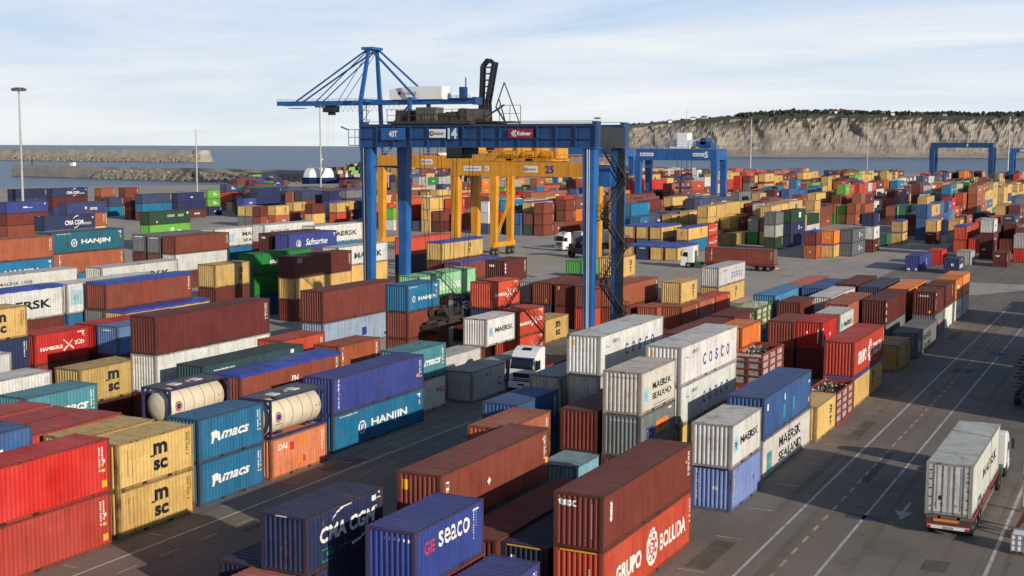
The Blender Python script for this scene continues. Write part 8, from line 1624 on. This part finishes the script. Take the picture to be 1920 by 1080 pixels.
-2507,5180,0,20,44;-2507,5180,26,20,27;-2507,5180,52,20,27;-2507,5180,78,21,27;-2507,5243,0,20,27;-2507,5243,26,20,27;-2507,5243,52,20,27;-2507,5243,78,20,27;-2536,5047,0,41,27;-2536,5047,29,40,27;-2536,5047,55,40,27;-2564,4788,0,40,16;
-2564,4788,26,40,16;-2564,4788,52,40,16;-2564,4788,78,41,46;-2564,4911,0,20,12;-2564,4911,26,21,16;-2564,4911,55,21,16;-2564,4911,84,21,16;-2564,5222,0,21,16;-2564,5222,29,21,44;-2564,5222,58,20,16;-2564,5351,0,20,16;-2564,5351,26,21,44;
-2564,5351,55,21,16;-2564,5351,84,20,16;-2564,5413,0,21,46;-2564,5413,29,21,46;-2564,5413,58,20,46;-2564,5413,84,20,46;-2421,6115,0,20,44;-2421,6115,26,20,44;-2421,6115,52,20,44;-2421,6115,78,20,44;-2450,5819,0,20,9;-2450,5819,26,20,44;
-2450,5819,52,20,44;-2450,5943,0,40,44;-2450,5943,26,40,44;-2450,5943,52,40,44;-2450,5943,78,40,26;-2478,6231,0,20,1;-2478,6231,26,20,8;-2478,6231,52,20,1;-2478,6231,78,20,1;-2478,6293,0,20,1;-2478,6293,26,20,1;-2478,6293,52,21,1;
-2478,6293,81,20,1;-2507,6052,0,20,24;-2507,6052,26,20,24;-2507,6052,52,20,24;-2507,6052,78,21,24;-2507,6240,0,41,20;-2507,6240,29,41,20;-2507,6240,58,40,20;-2507,6240,84,41,20;-2536,5876,0,40,43;-2536,5876,26,41,8;-2536,5876,55,40,43;
-2564,5603,0,41,37;-2564,5603,29,40,43;-2564,5603,55,40,37;-2564,5603,81,40,37;-2564,5793,0,40,44;-2564,5793,26,40,9;-2564,5793,52,41,37;-2564,5793,81,41,36;-2564,5981,0,40,37;-2564,5981,26,41,37;-2564,5981,55,41,37;-2564,5981,84,40,1;
-2695,4003,0,40,34;-2695,4003,26,40,24;-2695,4003,52,40,24;-2695,4126,0,20,44;-2695,4126,26,20,44;-2695,4126,52,20,44;-2695,4191,0,41,44;-2695,4191,29,40,44;-2695,4191,55,40,9;-2724,3869,0,40,43;-2724,3869,26,40,8;-2724,4179,0,41,44;
-2724,4179,29,40,44;-2724,4179,55,40,44;-2724,4179,81,40,44;-2724,4302,0,20,44;-2724,4302,26,20,8;-2724,4302,52,20,44;-2724,4302,78,20,44;-2752,3857,0,21,27;-2752,3857,29,20,24;-2752,3919,0,40,44;-2752,3919,26,40,43;-2752,4043,0,20,7;
-2752,4043,26,20,43;-2752,4105,0,20,8;-2752,4105,26,20,7;-2752,4105,52,20,7;-2752,4170,0,40,27;-2752,4170,26,41,37;-2752,4170,55,40,43;-2781,3621,0,20,37;-2781,3621,26,20,43;-2781,3621,52,20,34;-2781,3996,0,40,19;-2781,3996,26,40,19;
-2781,4122,0,40,24;-2781,4122,26,40,24;-2781,4122,52,40,24;-2810,4003,0,40,7;-2810,4003,26,40,24;-2810,4129,0,21,27;-2810,4129,29,20,34;-2810,4254,0,21,43;-2810,4254,29,20,24;-2810,4254,55,20,37;-2838,3623,0,20,37;-2838,3623,26,20,44;
-2838,3623,52,21,43;-2838,3942,0,21,43;-2838,3942,29,20,43;-2838,4260,0,20,43;-2838,4260,26,20,43;-2838,4260,52,20,24;-2867,4004,0,20,43;-2867,4004,26,20,34;-2867,4067,0,20,34;-2867,4067,26,20,12;-2867,4131,0,20,8;-2867,4131,26,20,37;
-2867,4194,0,40,37;-2867,4194,26,40,27;-2867,4194,52,40,19;-2867,4317,0,41,24;-2867,4317,29,41,43;-2867,4317,58,41,37;-2695,5245,0,40,37;-2695,5245,26,40,46;-2695,5245,52,40,46;-2781,5299,0,40,26;-2781,5299,26,40,26;-2781,5299,52,41,43;
-2781,5299,81,40,26;-2810,4601,0,20,8;-2810,4601,26,21,44;-2810,4601,55,21,8;-2810,4601,84,21,8;-2810,4666,0,20,8;-2810,4666,26,20,8;-2810,4666,52,20,8;-2810,4666,78,20,37;-2695,5611,0,40,37;-2695,5611,26,40,37;-2695,5611,52,40,44;
-2695,5611,78,40,37;-2695,5858,0,21,37;-2695,5858,29,21,37;-2695,5858,58,20,16;-2695,5858,84,20,37;-2695,5921,0,41,28;-2695,5921,29,41,37;-2695,5921,58,40,37;-2695,5921,84,41,37;-2695,6170,0,21,37;-2695,6170,29,20,37;-2695,6170,55,20,46;
-2695,6170,81,21,37;-2752,5859,0,20,44;-2752,5859,26,20,44;-2752,5859,52,20,44;-2752,5859,78,21,44;-2752,5923,0,21,44;-2752,5923,29,20,44;-2752,5923,55,20,44;-2752,5923,81,20,44;-2752,6237,0,20,46;-2752,6237,26,21,46;-2752,6237,55,20,36;
-2752,6237,81,20,46;-2781,5664,0,20,12;-2781,5664,26,20,46;-2781,5664,52,21,46;-2781,5664,81,20,46;-2781,5727,0,40,46;-2781,5727,26,40,46;-2781,5727,52,41,46;-2781,5727,81,40,46;-2781,6036,0,40,44;-2781,6036,26,41,44;-2781,6036,55,40,44;
-2781,6036,81,40,36;-2810,5618,0,40,37;-2810,5618,26,40,37;-2810,5618,52,40,37;-2838,5603,0,21,44;-2838,5603,29,20,44;-2838,5603,55,20,44;-2969,3684,0,20,27;-2969,3684,26,20,24;-2998,3861,0,20,24;-2998,3861,26,20,24;-2998,3861,52,20,7;
-3026,3730,0,20,34;-3026,3730,26,21,24;-3026,3855,0,21,19;-3026,3855,29,20,43;-3026,3855,55,20,34;-3026,3919,0,41,24;-3026,3919,29,41,34;-3026,4110,0,20,37;-3026,4110,26,20,12;-3084,3916,0,20,43;-3084,3916,26,20,43;-3084,3916,52,20,27;
-3084,3979,0,40,44;-3084,3979,26,40,12;-3084,3979,52,40,24;-3112,3929,0,20,37;-3112,3929,26,20,12;-3112,3929,52,21,37;-2969,5246,0,21,5;-2969,5246,29,20,5;-2969,5246,55,20,5;-3026,4605,0,20,24;-3026,4605,26,21,34;-3026,4605,55,21,43;
-3055,4627,0,21,24;-3055,4627,29,20,24;-3055,4627,55,20,34;-3055,5371,0,21,44;-3055,5371,29,21,44;-3055,5371,58,21,27;-3084,4690,0,21,24;-3084,4690,29,20,34;-3084,4690,55,21,43;-3084,5067,0,20,37;-3084,5067,26,20,37;-3084,5067,52,21,37;
-3084,5067,81,20,37;-3084,5132,0,21,37;-3084,5132,29,20,44;-3084,5132,55,20,37;-3084,5132,81,21,36;-3084,5194,0,40,37;-3084,5194,26,40,37;-3084,5194,52,40,37;-3084,5194,78,40,37;-3084,5318,0,21,36;-3084,5318,29,21,37;-3084,5318,58,20,37;
-3084,5318,84,20,37;-2969,5854,0,40,18;-2969,5854,26,41,44;-2969,5854,55,41,28;-2969,5977,0,21,28;-2969,5977,29,20,28;-2969,5977,55,21,36;-2998,5613,0,20,16;-2998,5613,26,20,16;-2998,5613,52,20,16;-2998,5613,78,20,24;-2998,5676,0,21,16;
-2998,5676,29,20,16;-2998,5676,55,20,16;-2998,5676,81,20,16;-2998,5741,0,20,16;-2998,5741,26,21,16;-2998,5741,55,20,16;-2998,5741,81,20,16;-2998,5805,0,40,16;-2998,5805,26,40,16;-2998,5805,52,40,16;-2998,5805,78,41,16;-2998,5929,0,21,18;
-2998,5929,29,21,27;-2998,5929,58,21,18;-2998,5929,87,21,18;-2998,5993,0,40,18;-2998,5993,26,40,18;-2998,5993,52,40,46;-2998,5993,78,40,44;-2998,6117,0,20,18;-2998,6117,26,21,18;-2998,6117,55,20,18;-2998,6117,81,20,18;-3026,5753,0,21,18;
-3026,5753,29,20,18;-3026,5753,55,21,18;-3026,5753,84,20,18;-3026,5815,0,20,18;-3026,5815,26,20,24;-3026,5815,52,20,18;-3026,5815,78,21,18;-3026,5944,0,20,44;-3026,5944,26,20,18;-3026,5944,52,21,18;-3026,5944,81,20,18;-3026,6072,0,40,8;
-3026,6072,26,41,18;-3026,6072,55,41,18;-3026,6072,84,40,36;-3055,5614,0,40,44;-3055,5614,26,40,44;-3055,5614,52,41,44;-3055,5614,81,40,44;-3055,5800,0,40,44;-3055,5800,26,40,44;-3055,5800,52,41,44;-3055,5800,81,40,44;-3055,5925,0,21,44;
-3055,5925,29,20,44;-3055,5925,55,20,21;-3055,5925,81,21,44;-3055,6300,0,40,28;-3055,6300,26,40,44;-3055,6300,52,40,36;-3055,6300,78,41,44;-3084,5620,0,41,16;-3084,5620,29,40,16;-3084,5806,0,40,16;-3084,5806,26,40,28;-3084,5806,52,41,43;
-3084,5806,81,40,24;-3084,6053,0,20,18;-3084,6053,26,20,16;-3084,6053,52,21,16;-3084,6053,81,21,16;-3112,5671,0,40,44;-3112,5671,26,41,44;-3112,5671,55,41,44;-3112,5795,0,40,44;-3112,5795,26,40,44;-3112,5795,52,40,44;-3112,5795,78,41,44;
-3243,3990,0,21,7;-3243,3990,29,20,7;-3243,4053,0,20,43;-3243,4053,26,20,24;-3243,4239,0,20,34;-3243,4239,26,20,44;-3243,4239,52,20,24;-3272,4049,0,40,24;-3272,4049,26,41,43;-3272,4049,55,40,37;-3300,4299,0,20,24;-3300,4299,26,20,7;
-3300,4299,52,20,19;-3329,4136,0,41,24;-3329,4136,29,41,37;-3329,4136,58,40,24;-3329,4324,0,40,24;-3329,4324,26,40,19;-3386,4166,0,20,44;-3386,4166,26,20,43;-3386,4166,52,21,8;-3386,4295,0,21,24;-3386,4295,29,20,8;-3386,4295,55,20,34;
-3386,4357,0,20,24;-3386,4357,26,20,24;-3386,4357,52,20,24;-3300,5067,0,40,36;-3300,5067,26,41,44;-3300,5067,55,40,44;-3300,5067,81,40,36;-3300,5255,0,20,44;-3300,5255,26,21,44;-3300,5255,55,20,8;-3300,5255,81,20,44;-3300,5318,0,21,44;
-3300,5318,29,20,44;-3300,5318,55,21,44;-3300,5318,84,20,44;-3300,5380,0,20,9;-3300,5380,26,21,44;-3300,5380,55,20,44;-3300,5380,81,20,44;-3329,5257,0,41,16;-3329,5257,29,40,44;-3329,5257,55,40,5;-3329,5257,81,41,16;-3358,4691,0,41,37;
-3243,5609,0,21,27;-3243,5609,29,21,36;-3243,5609,58,20,37;-3243,5609,84,20,37;-3243,5671,0,40,1;-3243,5671,26,40,44;-3243,5671,52,40,37;-3243,5795,0,21,37;-3243,5795,29,20,37;-3243,5795,55,20,37;-3243,5857,0,20,37;-3243,5857,26,20,37;
-3243,5857,52,20,44;-3243,5983,0,40,37;-3243,5983,26,41,44;-3243,5983,55,40,37;-3243,5983,81,40,37;-3243,6169,0,41,37;-3243,6169,29,40,27;-3243,6169,55,40,27;-3243,6169,81,40,27;-3272,5737,0,20,18;-3272,5737,26,20,18;-3272,5737,52,20,18;
-3272,5737,78,20,18;-3272,5800,0,40,18;-3272,5800,26,41,18;-3272,5800,55,41,18;-3272,5800,84,41,18;-3272,5923,0,20,18;-3272,5923,26,20,18;-3272,5923,52,20,18;-3272,5923,78,20,18;-3272,6302,0,20,43;-3272,6302,26,21,44;-3272,6302,55,20,43;
-3272,6302,81,20,46;-3300,5816,0,40,44;-3300,5816,26,40,24;-3300,5816,52,40,28;-3300,5816,78,41,44;-3300,6313,0,20,44;-3300,6313,26,21,36;-3300,6313,55,21,44;-3300,6313,84,20,44;-3329,5809,0,20,18;-3329,5809,26,20,18;-3329,5809,52,20,18;
-3329,5809,78,21,18;-3329,5997,0,21,18;-3329,5997,29,21,18;-3329,5997,58,20,18;-3329,5997,84,20,18;-3329,6123,0,20,44;-3329,6123,26,21,18;-3329,6123,55,20,18;-3329,6123,81,20,18;-3329,6185,0,20,18;-3329,6185,26,20,24;-3329,6185,52,20,18;
-3329,6185,78,21,28;-3329,6248,0,20,44;-3329,6248,26,20,20;-3329,6248,52,20,18;-3329,6248,78,21,18;-3358,6173,0,41,28;-3358,6173,29,41,28;-3358,6173,58,40,28;-3358,6173,84,41,28;-3386,6244,0,40,27;-3386,6244,26,41,27;-3386,6244,55,41,36;
-3386,6244,84,40,27;-3546,4363,0,21,24;-3546,4363,29,20,24;-3546,4363,55,20,24;-3546,4623,0,40,27;-3546,4623,26,41,19;-3632,4605,0,21,19;-3632,4605,29,20,43;-3632,4605,55,20,12;-3632,4667,0,40,34;-3632,4667,26,41,24;-3632,4667,55,40,24;
-3517,6122,0,21,44;-3517,6122,29,21,44;-3517,6122,58,20,44;-3517,6122,84,20,36;-3517,6185,0,20,44;-3517,6185,26,21,44;-3517,6185,55,20,44;-3517,6185,81,20,27;-3574,5601,0,21,1;-3574,5601,29,21,43;-3574,5601,58,20,43;-3574,5601,84,20,43;
-3574,5664,0,20,43;-3574,5664,26,20,43;-3574,5664,52,20,43;-3574,5664,78,20,43;-3574,5854,0,20,20;-3574,5854,26,20,20;-3574,5854,52,20,20;-3574,5854,78,20,20;-3574,6042,0,40,44;-3574,6042,26,40,20;-3574,6042,52,40,20;-3574,6042,78,40,20;
-3632,5998,0,20,43;-3632,5998,26,20,44;-3632,5998,52,20,44;-3632,5998,78,21,43;-3660,5601,0,20,28;-3660,5601,26,20,16;-3660,5601,52,20,16;-3660,5601,78,21,16;-3660,5663,0,20,16;-3660,5663,26,21,16;-3660,5663,55,20,16;-3660,5663,81,20,16;
-3660,6163,0,20,16;-3660,6163,26,20,16;-3660,6163,52,20,16;-3660,6163,78,20,16;-3660,6225,0,21,16;-3660,6225,29,20,16;-3660,6225,55,20,18;-3660,6225,81,21,16;-3791,6116,0,40,5;-3791,6116,26,41,5;-3791,6116,55,40,5;-3791,6116,81,40,5;
-3791,6242,0,21,5;-3791,6242,29,20,43;-3791,6242,55,21,27;-3791,6242,84,21,5;-3820,6042,0,20,8;-3820,6042,26,20,8;-3820,6042,52,20,8;-3820,6042,78,20,8;-3848,6106,0,20,36;-3848,6106,26,20,44;-3848,6106,52,20,21;-3848,6106,78,20,44;
-3848,6169,0,41,37;-3848,6169,29,40,44;-3848,6169,55,41,44;-3848,6169,84,40,44;-3877,5942,0,20,37;-3877,5942,26,21,16;-3877,5942,55,20,16;-3877,5942,81,20,16;-3877,6004,0,20,16;-3877,6004,26,20,16;-3877,6004,52,20,24;-3877,6004,78,20,24;
-3877,6069,0,21,16;-3877,6069,29,20,16;-3877,6069,55,20,16;-3877,6069,81,21,16'''

# ---------------------------------------------------------------- container rows
for ln in DATA.strip().split('\n'):
    a, lab = ln.split('|'); t = a.split(); x, y, z, H = map(float, (t[0], t[1], t[2], t[4])); Lk = int(t[3]); y += LEN[Lk]/2
    if t[6] == 'k': tank_container(x, y, z, lab)
    elif t[6] == 'x': scrap_crate(x, y, z, H, t[5], t[7], lab)
    else: container(x, y, z, Lk, H, t[5], t[6], t[7], lab)
# boxes standing on trailers
box_ = container(-9.75, 78.05, 1.17, 4, 2.9, 'white', 'r', '-', 'white refrigerated container with rear doors toward the camera, on the lorry at right', R(180))
lo = link('lettering', logo_mesh('MAERSKX', 4, 2.9, 'r'), box_); lo.rotation_euler.z = math.pi
f = Flat(); f.b(-.45, .95, .16, .24, 'black'); f.poly([(.62, .78), (.86, .78), (.74, .99)], 'yellow'); f.b(0, 1.5, .10, 2.45, 'grey')
for k in (-.62, .62): f.b(k, 1.5, .05, 2.4, 'grey')
for k in range(7): f.b(.32, 2.25-k*.14, .24, .035, 'grey'); f.b(.84, 2.3-k*.1, .26, .03, 'grey')
for k in range(5): f.b(-.98, .45+k*.5, .16, .07, 'black'); f.b(.98, .45+k*.5, .16, .07, 'black')
for k in (-.75, -.35, .35, .75): f.b(k, .62, .2, .04, 'black'); f.b(k, .52, .16, .04, 'black')
f.b(-.35, 2.25, .08, .14, 'grey'); f.b(-.85, 2.3, .34, .03, 'grey')
lb = MB(); cols = []
for c_, (V, F) in f.g.items(): cols.append('letter_'+c_); lb.add([(-u, 12.19/2-.035+.004*len(cols), v) for u, v in V], F, len(cols)-1)
lb.build('door_marking', cols, box_, fix=False)
container(-65.3, 216.7, 1.17, 4, 2.6, 'rust', 's', 'VTRI', 'rust red long container on the trailer crossing the open road', R(-90))
container(-105.3, 247.6, 1.17, 4, 2.6, 'white', 's', 'MK', 'white container on the trailer of the tractor parked left of the crane leg', R(-22))
# unseen stacks added right of the frame to throw shade across the road
for i, (x, y, n, c) in enumerate([(-1.6, 103, 4, 'navy'), (-1.6, 115.5, 4, 'maroon'), (1.4, 103, 3, 'grey'), (-1.4, 137, 3, 'tan'), (-1.6, 157, 4, 'rust'), (-1.6, 172, 2, 'white'), (1.6, 128, 3, 'hanjin'), (2.2, 80.5, 1, 'rust')]):
    for k in range(n): container(x, y+6.1, k*2.6, 4, 2.59, c, 's', '-', '%s container added unseen past the right edge, tier %d of the %s stack' % (NM.get(c, c), k+1, ['first', 'second', 'third', 'fourth', 'fifth', 'sixth', 'seventh', 'eighth'][i]))

# ---------------------------------------------------------------- the many far containers as one mass
def far_mass():
    vs = []; fs = []; cols = []; keys = KEYS
    def put(x, y, z, L, H, c, T=None):
        base = PC[c]; j = 1+rnd.uniform(-.14, .14); c3 = tuple(min(.9, q*j) for q in base); b = len(vs)
        def pt(px, py, pz):
            v = Vector((px, py, pz)); v = T @ v if T else v; vs.append(tuple(v))
        y1 = y+L; x0, x1 = x-HW, x+HW
        def quad(p, col): 
            b_ = len(vs)
            for q in p: pt(*q)
            fs.append((b_, b_+1, b_+2, b_+3)); cols.append(col)
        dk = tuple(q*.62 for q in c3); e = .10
        # right side: frame band and recessed wall
        quad([(x1, y, z), (x1, y1, z), (x1, y1, z+H), (x1, y, z+H)], c3) if L > 0 else None
        quad([(x0, y1, z), (x0, y, z), (x0, y, z+H), (x0, y1, z+H)], c3)
        quad([(x1, y1, z), (x0, y1, z), (x0, y1, z+H), (x1, y1, z+H)], c3)
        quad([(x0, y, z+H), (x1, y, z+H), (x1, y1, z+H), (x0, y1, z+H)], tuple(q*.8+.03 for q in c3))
        # near end, corrugated in 5 ribs
        n = 5
        for i in range(n):
            a = x0+.12+(2*HW-.24)*i/n; p = (2*HW-.24)/n
            quad([(a, y+.02, z+.15), (a+p*.55, y+.02, z+.15), (a+p*.55, y+.02, z+H-.12), (a, y+.02, z+H-.12)], c3)
            quad([(a+p*.55, y+.02, z+.15), (a+p, y+.10, z+.15), (a+p, y+.10, z+H-.12), (a+p*.55, y+.02, z+H-.12)], c3)
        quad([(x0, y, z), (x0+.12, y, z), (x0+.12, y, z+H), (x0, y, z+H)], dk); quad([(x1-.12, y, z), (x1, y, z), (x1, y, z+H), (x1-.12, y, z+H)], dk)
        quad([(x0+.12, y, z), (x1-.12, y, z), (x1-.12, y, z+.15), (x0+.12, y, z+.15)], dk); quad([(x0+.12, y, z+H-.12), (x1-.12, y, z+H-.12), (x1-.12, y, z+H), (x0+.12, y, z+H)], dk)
        # lettering patch on the side
        r_ = rnd.random()
        if r_ < .75:
            w_ = L*rnd.uniform(.06, .16) if c == 'tan' else L*rnd.uniform(.12, .34); h_ = H*(rnd.uniform(.3, .5) if c == 'tan' else rnd.uniform(.12, .24)); cy_ = y+L*rnd.uniform(.45, .7); cz_ = z+H*.5; lc = (.03, .025, .02) if c in ('tan', 'white', 'ltgrey', 'grey', 'mint') else (.7, .68, .65)
            for k in range(3 if c != 'tan' else 1):
                ww = w_/(3 if c != 'tan' else 1); a = cy_-w_/2+k*ww
                quad([(x1+.012, a, cz_-h_/2), (x1+.012, a+ww*.78, cz_-h_/2), (x1+.012, a+ww*.78, cz_+h_/2), (x1+.012, a, cz_+h_/2)], lc)
    for ln in FAR.split(';'):
        a = ln.split(',')
        if len(a) < 5: continue
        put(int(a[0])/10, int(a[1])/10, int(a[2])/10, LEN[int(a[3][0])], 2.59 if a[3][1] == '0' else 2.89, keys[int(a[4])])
    T = Matrix.LocRotScale(sh.location, sh.rotation_euler, sh.scale); r = random.Random(3)
    for by in range(12, 104, 7):
        for bx in range(-4, 5):
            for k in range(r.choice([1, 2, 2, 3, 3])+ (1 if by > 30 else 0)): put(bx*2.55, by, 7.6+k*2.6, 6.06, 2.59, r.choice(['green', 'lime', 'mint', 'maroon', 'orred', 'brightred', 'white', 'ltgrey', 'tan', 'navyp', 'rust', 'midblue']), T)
    me = bpy.data.meshes.new('distant_containers'); me.from_pydata(vs, [], fs); me.materials.append(MATS['far_container_paint'])
    at = me.color_attributes.new('paint', 'FLOAT_COLOR', 'CORNER'); buf = []
    for c in cols: buf += [c[0], c[1], c[2], 1.0]*4
    at.data.foreach_set('color', buf); me.update()
    o = link('distant_containers', me); tag(o, 'mass of stacked far containers reaching to the water', 'containers', None, 'stuff')
far_mass()
